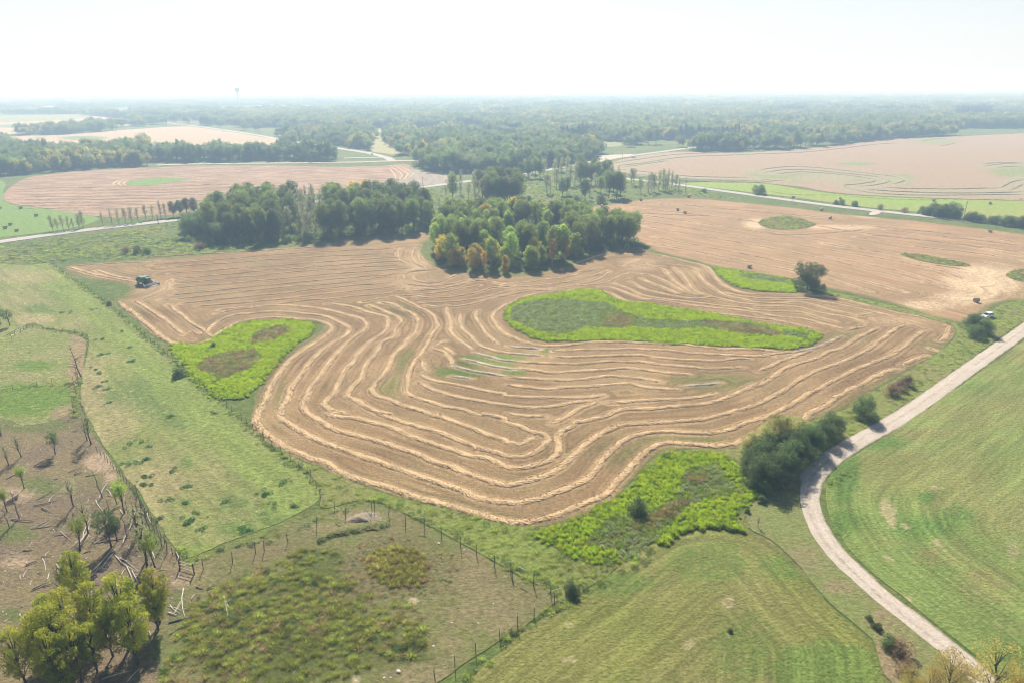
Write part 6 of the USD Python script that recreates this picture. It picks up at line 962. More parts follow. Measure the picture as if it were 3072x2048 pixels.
# gate at the corner of the bare paddock
x, y, _ = g1('C1', 1590, 1375); x2, y2, _ = g1('C1', 1715, 1415); t = thing('pole_gate', 'weathered pole gate at the corner of the bare paddock', 'gate', (x, y, 0), math.atan2(y2 - y, x2 - x)); L = math.hypot(x2 - x, y2 - y)
for k in (0, L): obj('post', cyl((k, 0, -.3), (k, 0, 2.0), .1, 8), m_post, t)
for k in range(3): obj('rail', cyl((0, 0, .45 + .6 * k), (L, .04, .4 + .6 * k), .055, 6), m_rail, t)

# --- fallen logs, one by one
def log(view, a, b, r, m, label, group, z=0.12):
    p, q = np.array(g1(view, *a, z)), np.array(g1(view, *b, z)); o = p.copy(); d = q - p; L = np.linalg.norm(d); n = np.array([-d[1], d[0], 0]) / (L + 1e-9); bow = rng.normal() * .035 * L
    pts = np.array([o * 0, d * .35 + n * bow + [0, 0, .05], d * .7 + n * bow * .8 + [0, 0, .05], d]); v, f = tube(pts, [r, r * .9, r * .72, r * .45], 7); root = thing('fallen_log', label, 'log', (o[0], o[1], r + rng.uniform(0, .15)), 0, group); obj('bole', (v, f), m, root)
    if L > 3:
        for _ in range(2): s = rng.uniform(.5, .95); e = d * s + n * rng.choice([-1, 1]) * rng.uniform(.3, .9) + [0, 0, rng.uniform(.1, .5)]; obj('branch', tube(np.array([d * s + [0, 0, .03], e]), [r * .3, .012], 4), m, root)
dk = 'dark grey log lying on the bare left paddock'; gk = 'dark logs on the bare paddock'
for v, a, b in (('C1', (100, 935), (305, 955)), ('C1', (270, 1020), (465, 995)), ('C1', (300, 820), (515, 770)), ('C1', (370, 838), (450, 875)), ('C1', (205, 1212), (285, 1208)), ('C1', (228, 1345), (335, 1305)), ('C1', (365, 1270), (450, 1258)), ('C1', (300, 470), (480, 455)), ('C1', (300, 465), (390, 415)), ('C1', (605, 525), (730, 482)), ('C1', (655, 545), (725, 525)), ('C1', (755, 555), (845, 545)), ('C1', (330, 765), (470, 680)), ('C1', (480, 1080), (600, 1065)), ('C1', (50, 585), (185, 515)), ('C1', (480, 585), (520, 575)), ('C1', (1000, 855), (1080, 820)), ('C1', (880, 880), (1010, 890)), ('C1', (830, 1150), (1150, 1095)), ('C1', (740, 1235), (800, 1215)),
                ('D1', (290, 750), (430, 690)), ('D1', (385, 718), (465, 702)), ('D1', (445, 775), (510, 768)), ('D1', (1490, 1040), (1775, 985)), ('D1', (1495, 1145), (1630, 1060)), ('D1', (330, 612), (375, 595)), ('D1', (1210, 625), (1330, 610)), ('D1', (1730, 725), (1790, 742)), ('D1', (1825, 745), (1900, 715)), ('D1', (445, 890), (490, 880)), ('D1', (1330, 905), (1460, 885)), ('D1', (860, 1560), (960, 1530)), ('D1', (1220, 1370), (1310, 1300)), ('C1', (500, 1320), (680, 1300)), ('D1', (510, 515), (650, 490)), ('D1', (800, 705), (880, 700))):
    log(v, a, b, rng.uniform(.07, .12), m_logd, dk, gk)
for v, a, b, lab in (('C1', (875, 750), (950, 612), 'pale split log standing out right of the bare trees'), ('C1', (940, 670), (985, 740), 'short pale log forking off the split pale log'), ('C1', (845, 765), (908, 862), 'thin pale pole left of the flat topped tree'), ('C1', (370, 1270), (405, 1395), 'curved white barkless log on the bare ground'), ('D1', (420, 655), (435, 595), 'short white log below the curved white one'), ('D1', (205, 640), (235, 585), 'tiny white stick left of the curved log'), ('D1', (1165, 580), (1235, 720), 'long pale log above the foreground clump'), ('D1', (1120, 545), (1180, 690), 'pale log beside the long one above the foreground clump'), ('D1', (1620, 735), (1630, 985), 'white barkless trunk right of the clump'), ('D1', (1975, 800), (2010, 980), 'white dead trunk leaning on the tussocks'), ('D1', (1985, 870), (2050, 835), 'white branch crossing the dead trunk on the tussocks'), ('D1', (2005, 880), (2035, 930), 'short white branch below the dead trunk on the tussocks'), ('D1', (1690, 835), (1720, 790), 'white stick at the edge of the tussocks'), ('D1', (1370, 1000), (1395, 1070), 'pale stump log at the foot of the lime green tree'), ('C1', (470, 1020), (490, 1050), 'pale stick left of the log tangle'), ('C1', (1300, 880), (1340, 980), 'pale leaning pole by the wire fence'), ('C1', (1555, 1230), (1590, 1310), 'pale curved branch against the pole gate'), ('C1', (1570, 1390), (1575, 1445), 'pale stick below the pole gate'), ('D1', (1020, 735), (1032, 655), 'short white log behind the foreground clump'), ('C1', (575, 1280), (580, 1225), 'small white stick in the middle of the bare paddock'), ('D1', (1340, 415), (1365, 480), 'white barkless patch of log by the paddock corner'), ('C1', (430, 780), (515, 700), 'thin pale pole below the brush heap')):
    log(v, a, b, rng.uniform(.055, .09), m_logw, lab, None)
pl, pg = 'bleached grey pole in the tangle of fallen poles', 'tangle of fallen poles'
for v, a, b in (('C1', (600, 1285), (700, 1190)), ('C1', (625, 1190), (720, 1110)), ('C1', (640, 1240), (770, 1110)), ('C1', (700, 1150), (790, 1010)), ('C1', (715, 1130), (800, 960)), ('C1', (730, 1120), (800, 930)), ('C1', (690, 1160), (760, 1060)), ('C1', (830, 1150), (930, 1090)), ('C1', (530, 1040), (645, 1140)), ('C1', (825, 1390), (1000, 1190)), ('C1', (840, 1400), (1060, 1165)), ('C1', (900, 1370), (1020, 1220)), ('C1', (870, 1380), (1000, 1230)), ('C1', (1020, 1260), (1215, 1400)), ('C1', (1040, 1275), (1165, 1320)), ('C1', (1060, 1270), (1225, 1395)), ('C1', (1150, 1000), (1195, 870)), ('C1', (1140, 1030), (1205, 930)), ('C1', (1085, 1145), (1140, 1030)), ('C1', (1190, 965), (1295, 1025)), ('C1', (1180, 955), (1280, 1010)), ('C1', (1160, 850), (1330, 920)), ('C1', (1120, 890), (1135, 960)), ('C1', (1060, 850), (1085, 890)), ('C1', (380, 1000), (500, 920)), ('C1', (300, 1010), (420, 950)), ('D1', (1485, 895), (1615, 945)), ('D1', (1480, 950), (1560, 975)), ('D1', (1500, 880), (1590, 960)), ('D1', (1560, 930), (1600, 860)), ('D1', (1540, 960), (1585, 870)), ('D1', (1075, 620), (1110, 565)), ('D1', (1120, 1560), (1230, 1440)), ('D1', (900, 1540), (1140, 1470)), ('D1', (1310, 1110), (1325, 1160)), ('D1', (1820, 930), (1940, 835)), ('C1', (500, 1330), (545, 1385)), ('C1', (770, 1100), (785, 1060))):
    log(v, a, b, rng.uniform(.05, .085), m_log, pl, pg, z=rng.uniform(.05, .5))
# white chips and small sticks on the soil
cp = rng.uniform([0, 0], [1, 1], (420, 2)); c = scatter(R_DEAD.intersection(Polygon(GP('F', (0, 960), (240, 990), (440, 1300), (420, 1420), (0, 1430)))), .35, 330, 140, False)
instancer('wood_chips', [('stick', [('wood', tube(np.array([[0, 0, .04], [.35, .1, .09], [.8, .05, .04]]), [.035, .035, .02], 5), m_logw)]), ('chip', [('wood', tube(np.array([[0, 0, .04], [.3, .02, .06]]), [.06, .045], 5), m_logw)])], c, 'scattered bleached sticks and bark chips on the bare paddock', 'sticks', .03, .4, 1.5)
# --- dead standing trees
for i, (v, x, y, h, lab) in enumerate((('C1', 172, 925, 6.0, 'dead bare trunk casting a long shadow on the bare ground'), ('C1', 905, 740, 6.0, 'thin dead spar beside the pale split log'), ('B1', 715, 1145, 9.0, 'bare dead tree leaning over the paddock fence'), ('B1', 690, 1170, 4.5, 'broken dead trunk at the foot of the bare leaning tree'), ('C1', 1220, 900, 5.5, 'bare dead tree in the fence row, the upper one'), ('C1', 1300, 960, 5.0, 'bare dead tree in the fence row, the lower one'), ('C1', 1215, 1080, 6.5, 'dead spar standing among the pale poles'), ('C1', 1300, 1290, 8.5, 'tall dead spar with a brown trunk near the paddock corner'), ('C1', 1475, 1230, 4.0, 'short dead spar by the pole gate'), ('C1', 670, 1010, 4.0, 'dead twig tree left of the pale poles'), ('C1', 1000, 980, 5.0, 'thin dead spar among the dark crowned trees'), ('B1', 655, 1480, 4.0, 'bare shrub at the foot of the overgrown fence'), ('B1', 765, 1540, 5.0, 'bare ragged tree where the wire fence begins'), ('B1', 680, 1310, 3.6, 'bare brush on the paddock fence line'), ('B1', 700, 1230, 3.8, 'bare brush on the paddock fence line, the upper clump'), ('C1', 1245, 830, 5.2, 'dead tree close behind the wire fence, highest of a row'), ('C1', 1260, 1000, 5.0, 'dead tree in the row behind the wire fence, second from the top'), ('C1', 1330, 1060, 5.6, 'dead tree in the row behind the wire fence, third from the top'),
    ('C1', 1385, 1130, 4.6, 'dead tree in the row behind the wire fence, fourth from the top'), ('C1', 1430, 1170, 4.2, 'dead tree in the row behind the wire fence, lowest one'), ('C1', 1150, 960, 4.5, 'thin dead stem left of the fence row'), ('C1', 880, 1050, 4.6, 'thin dead stem above the crossed logs'), ('C1', 1120, 1090, 5.0, 'dead spar right of the dark crowned trees'), ('C1', 85, 1010, 4.2, 'dead twig tree near the left edge of the bare paddock'))):
    gx, gy, _ = g1(v, x, y); t = thing('dead_tree', lab, 'dead tree', (gx, gy, 0), rng.uniform(0, 6.28)); obj('bare_wood', snag(200 + i, h, 16 if 'spar' not in lab else 7, .3 if 'spar' not in lab else .14), m_logd, t)

# --- round bales
def bale_mesh(R=.8, W=1.25):
    n, k = 28, np.array([-.5, -.47, -.3, -.1, .1, .3, .47, .5]) * W; g = np.arange(n) * 2 * np.pi / n; v = []
    for j, w in enumerate(k):
        rr = R * (.94 if j in (0, 7) else 1.0) + rng.normal(size=n) * .012; v.append(np.column_stack([rr * np.cos(g), np.full(n, w), rr * np.sin(g) * np.where(np.sin(g) < 0, .93, 1) + R * .93]))
    v = np.vstack(v + [[[0, -W / 2, R * .93]], [[0, W / 2, R * .93]]]); f = []
    for j in range(7):
        for i in range(n): a, b = j * n + i, j * n + (i + 1) % n; f += [[a, b, b + n], [a, b + n, a + n]]
    for i in range(n): f += [[8 * n, (i + 1) % n, i], [8 * n + 1, 7 * n + i, 7 * n + (i + 1) % n]]
    return v, np.array(f)
m_bale = straw_mat('bale_straw', (0.32, 0.235, 0.14), (0.54, 0.42, 0.27)); m_baleend = straw_mat('bale_end_straw', (0.24, 0.175, 0.105), (0.46, 0.35, 0.22)); bale0 = None
def ring_disc(y, R=.72):
    sp = np.linspace(0, 2 * np.pi * 5, 90); r = R * sp / sp[-1]; return tube(np.column_stack([r * np.cos(sp), np.full(90, y), r * np.sin(sp) + .75]), .022, 4)
bales = [('A3', 840, 1122, .5, 'round bale at the upper left edge of the baled field, by the trees'), ('A3', 1185, 1068, 1.8, 'round bale on the top edge of the baled field, below the slim poplars'), ('A3', 1605, 1038, .8, 'pale round bale on the verge at the top of the baled field'), ('A3', 1508, 1155, 1.5, 'left bale of the close pair in the baled field'), ('A3', 1572, 1180, 2.0, 'right bale of the close pair in the baled field'), ('A4', 730, 1055, 1.0, 'round bale in the green strip above two bushes'), ('A4', 565, 1155, .3, 'dark bale in the baled field just below the right road, the upper one'), ('A4', 640, 1228, .1, 'dark bale beside the oval grass island, the lower one'), ('A4', 1555, 1072, .6, 'white topped bale above the roadside hedge'), ('A4', 2052, 1100, 1.0, 'round bale at the right of the green strip'), ('A4', 1808, 1152, .9, 'round bale beside the utility pole in the green strip'), ('A4', 2052, 1345, 1.6, 'lone bale at the far right of the baled field, near the road'), ('B3', 2140, 190, .9, 'lone bale above the large round tree'), ('B4', 1928, 492, 1.7, 'lone bale nearest the parked vehicle'),
         ('A1', 185, 1138, 1.4, 'bale on the left green field, highest of the group'), ('A1', 322, 1205, 1.5, 'bale on the left green field, farthest right of the group'), ('A1', 93, 1285, 1.4, 'bale on the left green field, middle of the lower three'), ('A1', 48, 1315, 1.5, 'bale on the left green field, leftmost of the lower three'), ('A1', 150, 1338, 1.5, 'bale on the left green field, nearest of the lower three'), ('A1', 2, 1140, 1.5, 'bale cut by the left edge of the frame')]
for v, x, y, a, lab in bales:
    gx, gy, _ = g1(v, x, y)
    if bale0 is None: bale0 = thing('round_bale', lab, 'bale', (gx, gy, .03), a, 'round bales in the fields', (1, 1, 1)); obj('roll', bale_mesh(), m_bale, bale0); obj('spiral_end', ring_disc(-.635), m_baleend, bale0); obj('spiral_end', ring_disc(.635), m_baleend, bale0)
    else: s = rng.uniform(.95, 1.15); dup(bale0, (gx, gy, .05), a, (s, s, s), lab)
gx, gy, _ = g1('B4', 1550, 908); 

# --- the combine harvester
m_cgreen = plain('green_paint', (0.035, 0.115, 0.045), .45, noise=.15, spec=.5); m_cyel = plain('yellow_rim', (0.62, 0.46, 0.04), .5); m_tyre = plain('tyre', (0.022, 0.022, 0.023), .9); m_glass = plain('dark_glass', (0.02, 0.028, 0.033), .08, spec=.8); m_steel = plain('worn_steel', (0.42, 0.42, 0.41), .45, .6, noise=.2); m_black = plain('black_trim', (0.02, 0.02, 0.02), .7); m_lamp = plain('lamp_lens', (0.8, 0.8, 0.75), .1)
a0, a1 = np.array(g1('B1', 1262, 346)[:2]), np.array(g1('B1', 1372, 318)[:2]); ax = a1 - a0; head = math.atan2(ax[1], ax[0]) - math.pi / 2
c0 = np.array(g1('B1', 1283, 338)[:2]); t = thing('combine_harvester', 'green combine harvester working at the left end of the cut field', 'combine', (c0[0], c0[1], .05), head, None, (.82, .82, .82))
# local axes: +x is forwards, y across
obj('body', merge([H((-4.2, -1.35, 1.3), (-4.2, 1.35, 1.3), (1.6, -1.4, 1.2), (1.6, 1.4, 1.2), (-4.0, -1.45, 3.0), (-4.0, 1.45, 3.0), (1.7, -1.5, 3.2), (1.7, 1.5, 3.2)), B(-3.1, 0, 3.15, 2.0, 2.3, .5, .12), B(-4.6, 0, 1.9, 1.0, 2.2, 1.3, .2)]), m_cgreen, t)
obj('grain_tank', merge([H((-1.9, -1.4, 3.15), (-1.9, 1.4, 3.15), (1.2, -1.4, 3.15), (1.2, 1.4, 3.15), (-2.2, -1.75, 3.95), (-2.2, 1.75, 3.95), (1.4, -1.75, 3.95), (1.4, 1.75, 3.95))]), m_cgreen, t)
cab = obj('cab', H((1.75, -.95, 1.7), (1.75, .95, 1.7), (3.2, -.85, 1.7), (3.2, .85, 1.7), (1.75, -1.0, 3.45), (1.75, 1.0, 3.45), (3.45, -.9, 3.4), (3.45, .9, 3.4)), m_glass, t)
obj('cab_roof', B(2.65, 0, 3.56, 2.1, 2.2, .22, .08), m_cgreen, cab); obj('cab_floor', B(2.4, 0, 1.6, 1.7, 2.3, .2, .05), m_black, cab)
for s in (-1, 1): obj('headlight', cyl((3.68, s * .8, 3.56), (3.73, s * .8, 3.56), .09, 10), m_lamp, cab)
obj('feeder_house', H((1.6, -.75, 1.7), (1.6, .75, 1.7), (1.6, -.75, .9), (1.6, .75, .9), (4.1, -.75, 1.0), (4.1, .75, 1.0), (4.1, -.75, .3), (4.1, .75, .3)), m_cgreen, t)
hd = obj('header', merge([B(4.35, 0, .75, .25, 6.6, 1.1, .05), H((4.4, -3.3, .2), (4.4, 3.3, .2), (5.7, -3.3, .12), (5.7, 3.3, .12), (4.4, -3.3, .35), (4.4, 3.3, .35)), H((4.3, -3.35, .1), (4.3, -3.45, .1), (6.3, -3.4, .1), (4.3, -3.35, 1.3), (4.3, -3.45, 1.3), (5.6, -3.4, .7)), H((4.3, 3.35, .1), (4.3, 3.45, .1), (6.3, 3.4, .1), (4.3, 3.35, 1.3), (4.3, 3.45, 1.3), (5.6, 3.4, .7)), cyl((4.75, -3.2, .62), (4.75, 3.2, .62), .22, 12)]), m_steel, t)
obj('reel', merge([cyl((5.35, -3.2, 1.15), (5.35, 3.2, 1.15), .07, 8)] + [cyl((5.35 + .52 * math.cos(k), -3.2, 1.15 + .52 * math.sin(k)), (5.35 + .52 * math.cos(k), 3.2, 1.15 + .52 * math.sin(k)), .035, 5) for k in np.arange(6) * math.pi / 3] + [cyl((5.35, y, 1.15), (5.35 + .52 * math.cos(k), y, 1.15 + .52 * math.sin(k)), .025, 4) for k in np.arange(6) * math.pi / 3 for y in (-3.1, 0, 3.1)]), m_steel, hd)
obj('unloading_auger', merge([cyl((1.2, 1.55, 3.0), (1.2, 1.7, 3.75), .2, 10), cyl((1.2, 1.75, 3.75), (-4.2, 1.95, 3.7), .19, 10)]), m_cgreen, t)
for s in (-1, 1):
    w = obj('front_wheel', wheel_mesh((2.0, s * 1.75, .95), .95, .75), m_tyre, t); obj('rim', cyl((2.0, s * 1.55, .95), (2.0, s * 2.05, .95), .54, 16), m_cyel, w)
    w = obj('rear_wheel', wheel_mesh((-3.3, s * 1.4, .62), .62, .45), m_tyre, t); obj('rim', cyl((-3.3, s * 1.28, .62), (-3.3, s * 1.58, .62), .35, 14), m_cyel, w)
obj('ladder', merge([cyl((2.9, 1.3, .5), (2.6, 1.3, 1.7), .03, 5), cyl((2.9, 1.75, .5), (2.6, 1.75, 1.7), .03, 5)] + [cyl((2.9 - .07 * k, 1.3, .55 + .28 * k), (2.9 - .07 * k, 1.75, .55 + .28 * k), .03, 5) for k in range(5)] + [cyl((1.8, 1.85, 1.75), (1.8, 1.85, 2.7), .025, 5), cyl((1.8, 1.85, 2.7), (2.7, 1.85, 2.7), .025, 5)]), m_cyel, t)
obj('axle', merge([cyl((2.0, -1.7, .95), (2.0, 1.7, .95), .16, 8), cyl((-3.3, -1.4, .62), (-3.3, 1.4, .62), .11, 8)]), m_black, t)
for s in (-1, 1): obj('mirror', merge([cyl((3.3, s * 1.0, 3.2), (3.55, s * 1.5, 3.1), .03, 5), B(3.57, s * 1.5, 2.85, .06, .3, .5)]), m_black, t)
obj('exhaust', cyl((-2.6, -.9, 3.3), (-2.6, -.9, 4.2), .08, 8), m_steel, t)

# --- vehicles
def vehicle(label, view, x, y, rot, paint, suv=True, z=.08, cat='car', group=None):
    gx, gy, _ = g1(view, x, y); t = thing('parked_car' if z < .1 else 'road_car', label, cat, (gx, gy, z), rot, group)
    low = [(-2.3, .45), (-2.34, .75), (-2.2, .98), (-.9, 1.0), (1.0, 1.02), (2.0, .92), (2.28, .74), (2.3, .42)]
    side = []
    for s, k in ((-1, .88), (1, .88)): side += [(px, s * .9, pz) for px, pz in low] + [(px, s * k * .8, pz + .0) for px, pz in low]
    obj('body', H(*side, *[(px, s * .92, .6) for px in (-2.1, 2.0) for s in (-1, 1)]), paint, t)
    cb = obj('cabin', H(*[(px, s * .84, .98) for px in (-2.15, 1.05) for s in (-1, 1)], *[(px, s * .66, 1.62) for px in (-1.85, .25) for s in (-1, 1)]), m_glass, t)
    obj('roof', B(-.8, 0, 1.63, 2.25, 1.36, .07, .03), paint, cb)
    for px, tx in ((-2.0, -1.8), (-.75, -.8), (.98, .22)):
        for s in (-1, 1): obj('pillar', cyl((px, s * .845, .98), (tx, s * .67, 1.62), .05, 5), paint, cb)
    for px in (-1.4, 1.4):
        for s in (-1, 1): w = obj('wheel', wheel_mesh((px, s * .82, .34), .34, .22), m_tyre, t); obj('rim', cyl((px, s * .80, .34), (px, s * .945, .34), .19, 12), m_steel, w)
    for s in (-1, 1): obj('headlight', B(2.24, s * .66, .72, .12, .36, .16, .04), m_lamp, t); obj('tail_light', B(-2.28, s * .72, .85, .1, .16, .26, .03), plain_red, t)
    return t
plain_red = plain('red_lens', (0.35, 0.02, 0.02), .2); m_white = plain('white_paint', (0.72, 0.74, 0.77), .25, spec=.6); m_silver = plain('silver_paint', (0.5, 0.52, 0.55), .3, .3); m_teal = plain('pale_blue_paint', (0.45, 0.6, 0.66), .3)
vehicle('white silver car parked at the corner of the baled field, nose to the right bush', 'B4', 2022, 628, math.radians(205), m_white)
vehicle('white car standing on the grass beside the far road junction', 'A3', 1118, 690, math.radians(15), m_white)
vehicle('pale blue car at the clearing in the far right woods', 'A4', 250, 518, math.radians(10), m_teal)
vehicle('white car on the far left road, farther of two', 'A1', 1960, 432, math.radians(-70), m_white, z=.25, cat='car'); vehicle('silver car on the far left road, nearer of two', 'A1', 2280, 482, math.radians(110), m_silver, z=.25)
vehicle('white car approaching the far left crossroads', 'A2', 1048, 662, math.radians(-75), m_white, z=.25)

# --- poles, signs
pole0 = None
for v, x, y, h, a, lab in (('A2', 1500, 1000, 11.5, 1.3, 'utility pole in front of the grey stubble beside the left road'), ('A3', 1021, 700, 11.0, .4, 'utility pole at the far road junction'), ('A3', 1576, 1003, 10.5, -.3, 'utility pole right of the slim poplars'), ('A4', 1812, 1255, 11.0, -.3, 'utility pole in the roadside hedge at the right'), ('A1', 1398, 1275, 5.5, 1.3, 'short utility pole beside the left road by the round trees')):
    gx, gy, _ = g1(v, x, y)
    if pole0 is None:
        pole0 = thing('utility_pole', lab, 'utility pole', (gx, gy, 0), a, 'utility poles along the roads', (1, 1, 1)); obj('pole', cyl((0, 0, -.5), (0, 0, 11), .17, 8, .11), m_post, pole0); obj('crossarm', B(0, 0, 10.3, .1, 2.2, .12), m_post, pole0)
        for k in (-1, 0, 1): obj('insulator', cyl((0, k * .95, 10.36), (0, k * .95, 10.62), .06, 8), m_steel, pole0)
    else: dup(pole0, (gx, gy, 0), a, (1, 1, h / 11.0), lab)
gx, gy, _ = g1('A4', 310, 1090); t = thing('road_sign', 'square road sign on two posts beside the right road', 'sign', (gx, gy, 0), -.15)
for s in (-1, 1): obj('post', cyl((s * .55, 0, -.2), (s * .55, 0, 4.2), .06, 6), m_post, t)
obj('panel', B(0, .06, 3.6, 2.0, .05, 1.5), plain('sign_back', (0.34, 0.34, 0.33), .5, .4), t)
gx, gy, _ = g1('A1', 258, 1465); t = thing('marker_post', 'white marker post on the meadow beside the left road', 'marker post', (gx, gy, 0)); obj('post', cyl((0, 0, -.2), (0, 0, 3.2), .14, 8), plain('white_wood', (.7, .7, .68), .7), t); obj('cap', B(0, 0, 3.3, .4, .4, .12, .03), m_steel, t)

# --- buildings
m_wall = plain('white_siding', (0.70, 0.70, 0.68), .7, noise=.06); m_roof = plain('grey_roof', (0.30, 0.31, 0.33), .7, noise=.1); m_metalroof = plain('pale_metal_roof', (0.62, 0.64, 0.66), .4, .3); m_bwall = plain('blue_grey_wall', (0.25, 0.29, 0.33), .8, noise=.1); m_pane = plain('window_pane', (0.05, 0.06, 0.07), .1, spec=.8); m_trim = plain('trim', (0.45, 0.43, 0.4), .7)
def house(label, view, x, y, rot, L, W, hw, hr, wall, roof, name='farm_house', cat='house', windows=3, door=True, over=.5, group=None):
    gx, gy, _ = g1(view, x, y); t = thing(name, label, cat, (gx, gy + W / 2, 0), rot, group)
    obj('wall', H(*[(i * L / 2, j * W / 2, k) for i in (-1, 1) for j in (-1, 1) for k in (-.2, hw)], (-L / 2, 0, hw + hr * .93), (L / 2, 0, hw + hr * .93)), wall, t)
    rp = []
    for s in (-1, 1): e = W / 2 + over; z0 = hw - over * hr / (W / 2); rp.append(H(*[(i * (L / 2 + over), s * e, z0 + d) for i in (-1, 1) for d in (0, .18)], *[(i * (L / 2 + over), 0, hw + hr + d) for i in (-1, 1) for d in (0, .18)]))
    obj('roof', merge(rp), roof, t)
    for k in range(windows):
        px = -L / 2 + L * (k + .5 + (.25 if door else 0)) / (windows + (.5 if door else 0)); w = obj('window', B(px, -W / 2 - .03, hw * .55, min(1.6, L / windows * .5), .08, hw * .36), m_trim, t); obj('pane', B(px, -W / 2 - .08, hw * .55, min(1.4, L / windows * .42), .05, hw * .3), m_pane, w)
    if door: obj('door', B(-L / 2 + 1.2, -W / 2 - .04, hw * .42, 1.1 if L < 20 else 4.0, .1, hw * .84), m_trim, t)
    return t
house('long blue grey barn with a pale roof standing on the far left pale field', 'A1', 660, 400, 0.0, 26, 12, 5.0, 3.2, m_bwall, m_metalroof, 'barn', 'barn', 4)
house('long low white shed far off at the left', 'A1', 375, 252, 0, 80, 16, 5, 3, m_wall, m_metalroof, 'shed', 'shed', 6)
house('white house in the far woods, left of the centre', 'A2', 108, 282, .1, 18, 11, 5, 4, m_wall, m_metalroof); house('small white shed beside the white house in the far woods', 'A2', 155, 275, .1, 9, 7, 3.5, 2, m_wall, m_metalroof, 'shed', 'shed', 2)
house('white farmhouse at the edge of the central woods', 'A2', 2015, 497, .1, 15, 10, 4, 3, m_wall, m_roof); house('low house with a white roof among the spruces', 'A3', 148, 526, -.1, 15, 9, 3.2, 2.4, m_bwall, m_metalroof); house('small shed left of the low house by the spruces', 'A3', 66, 528, .2, 7, 5, 2.6, 1.5, m_bwall, m_metalroof, 'shed', 'shed', 1)
house('white cottage half hidden behind the spruces', 'A3', 293, 498, 0, 8, 7, 3.4, 2.6, m_wall, m_metalroof); house('pale shed in the far right woods, at the right road bend', 'A4', 905, 452, 0, 10, 8, 4, 2.5, m_wall, m_metalroof, 'shed', 'shed', 2)
house('white roofed farm shed far off at the top left of the woods', 'A1', 2345, 280, 0, 36, 16, 6, 4, m_wall, m_metalroof, 'shed', 'shed', 4)
# water tower on the horizon
D = 2700.0; px = P('A1', (2092, 105))[0]; d_ = (px[0] - 1536) * right + FPX * F_ - (px[1] - 1024) * up; gx = d_[0] / d_[1] * D; t = thing('water_tower', 'round water tower standing above the woods on the hazy horizon', 'water tower', (gx, D, 0))
s = trimesh.creation.icosphere(3, 9.5); s.vertices *= [1, 1, .92]; s.apply_translation((0, 0, 60.5)); m_tank = plain('tower_paint', (0.06, 0.07, 0.08), .6)
obj('tank', (s.vertices, s.faces), m_tank, t, smooth=True); obj('stem', tube(np.array([[0, 0, -1], [0, 0, 4], [0, 0, 9], [0, 0, 44], [0, 0, 52]], float), [5, 4, 2.2, 2.0, 5], 16), plain('pale_stem', (.62, .64, .66), .6), t); obj('catwalk', tube(np.array([[9.6 * math.cos(a), 9.6 * math.sin(a), 60] for a in np.linspace(0, 2 * np.pi, 40)]), .3, 5), m_steel, t)
# white tarp covered trailer at the edge of the middle grove
gx, gy, _ = g1('A2', 1640, 1432); t = thing('camper_trailer', 'small white rounded camper at the left edge of the middle grove', 'trailer', (gx, gy, .1), 1.2)
obj('shell', B(0, 0, 1.35, 3.6, 2.0, 1.9, .45), m_white, t, smooth=40); obj('window', B(0, -1.0, 1.6, 1.2, .06, .5, .02), m_pane, t); obj('door', B(1.1, -1.0, 1.2, .6, .05, 1.4, .02), m_trim, t); obj('tow_bar', cyl((1.8, 0, .5), (3.0, 0, .45), .06, 6), m_black, t)
for s_ in (-1, 1): obj('wheel', wheel_mesh((0, s_ * .9, .33), .33, .2), m_tyre, t)
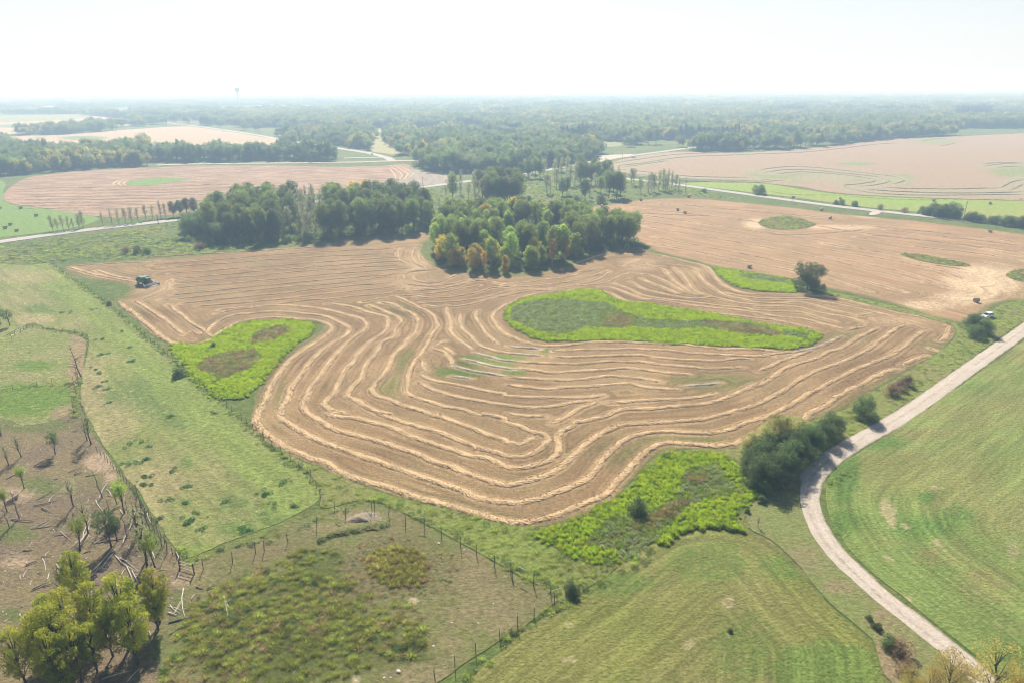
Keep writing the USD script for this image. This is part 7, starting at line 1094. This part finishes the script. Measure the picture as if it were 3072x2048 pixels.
# earth bank and spoil heap by the braced corner
def heap(name, line, w, h, m, lab):
    l = smooth_line(line, .4); v, q = ridge(l, w, h, .4, .25, 8); f = np.vstack([q[:, [0, 1, 2]], q[:, [0, 2, 3]]]); v[:, 2] += .0; tr = v[f[:300]]; nz = np.cross(tr[:, 1] - tr[:, 0], tr[:, 2] - tr[:, 0])[:, 2].sum(); tag(obj(name, (v, f if nz > 0 else f[:, ::-1]), m, smooth=True), kind='structure')
m_heap = ground_mat('spoil_soil', [(0.25, (0.17, 0.145, 0.105)), (0.75, (0.30, 0.26, 0.195))], 1.5, .1, None, .5, .3, 2.0)
heap('spoil_heap', GP('C2', (800, 965), (900, 935), (1000, 925), (1090, 950)), 4.2, .6, m_heap, '')
heap('earth_bank', GP('C2', (560, 1125), (680, 1070), (850, 1030), (1020, 1000), (1200, 985)), 3.2, .42, m_tuss, '')
p = np.repeat(smooth_line(GP('C2', (590, 1125), (700, 1085), (850, 1048), (1000, 1018), (1180, 998)), .5), 2, 0); p = p + rng.normal(size=p.shape) * .3
instancer('bank_weeds', [('weed_clump', [('leaves', leafy(150, .5, .6, 70, .16), m_longd)])], p, 'dark weeds on the low earth bank in the near paddock', 'weeds', .02, .5, 1.2)
# pale stones in the near paddock
s0 = None
for v, x, y, r in (('D2', 1590, 1245, .26), ('D2', 1280, 1470, .4), ('D2', 1750, 1040, .22), ('D2', 1985, 1042, .2), ('D2', 2330, 975, .2), ('D2', 1635, 340, .35), ('D2', 1672, 468, .22), ('D2', 1860, 395, .22), ('D2', 2115, 870, .18), ('D2', 1155, 1525, .25), ('D2', 1210, 1520, .2), ('D2', 365, 365, .16), ('D2', 725, 345, .16)):
    gx, gy, _ = g1(v, x, y); r *= .75
    if s0 is None:
        st = trimesh.creation.icosphere(2, 1.0); st.vertices *= (1 + .18 * rng.normal(size=(len(st.vertices), 1)) * .5); st.vertices *= [1, .8, .6]; s0 = thing('stone', 'pale stone lying on the turf of the near paddock', 'stone', (gx, gy, r * .25), 0, 'pale stones in the near paddock', (r, r, r)); obj('rock', (st.vertices, st.faces), plain('pale_stone', (.5, .47, .42), .9, noise=.2), s0, smooth=True)
    else: dup(s0, (gx, gy, r * .4), rng.uniform(0, 6.28), (r, r, r))
# ------------------------------------------------------------------ the air: late-summer haze over the whole plain
hz = usdkit.material(stage, '/World/Looks/haze_air', {'v': ('principled_volume', {'color': (0.51, 0.745, 1.0), 'absorption_color': (1.0, 1.0, 1.0), 'density': 0.00043, 'anisotropy': 0.2})}, [], volume='v.volume')
hb = trimesh.creation.box(extents=(130000, 130000, 84.0)); hb.apply_translation((0, 0, 41.0 - 0.0))
tag(obj('haze', hb, hz), 'thin pale haze over the whole plain', 'haze', kind='stuff')
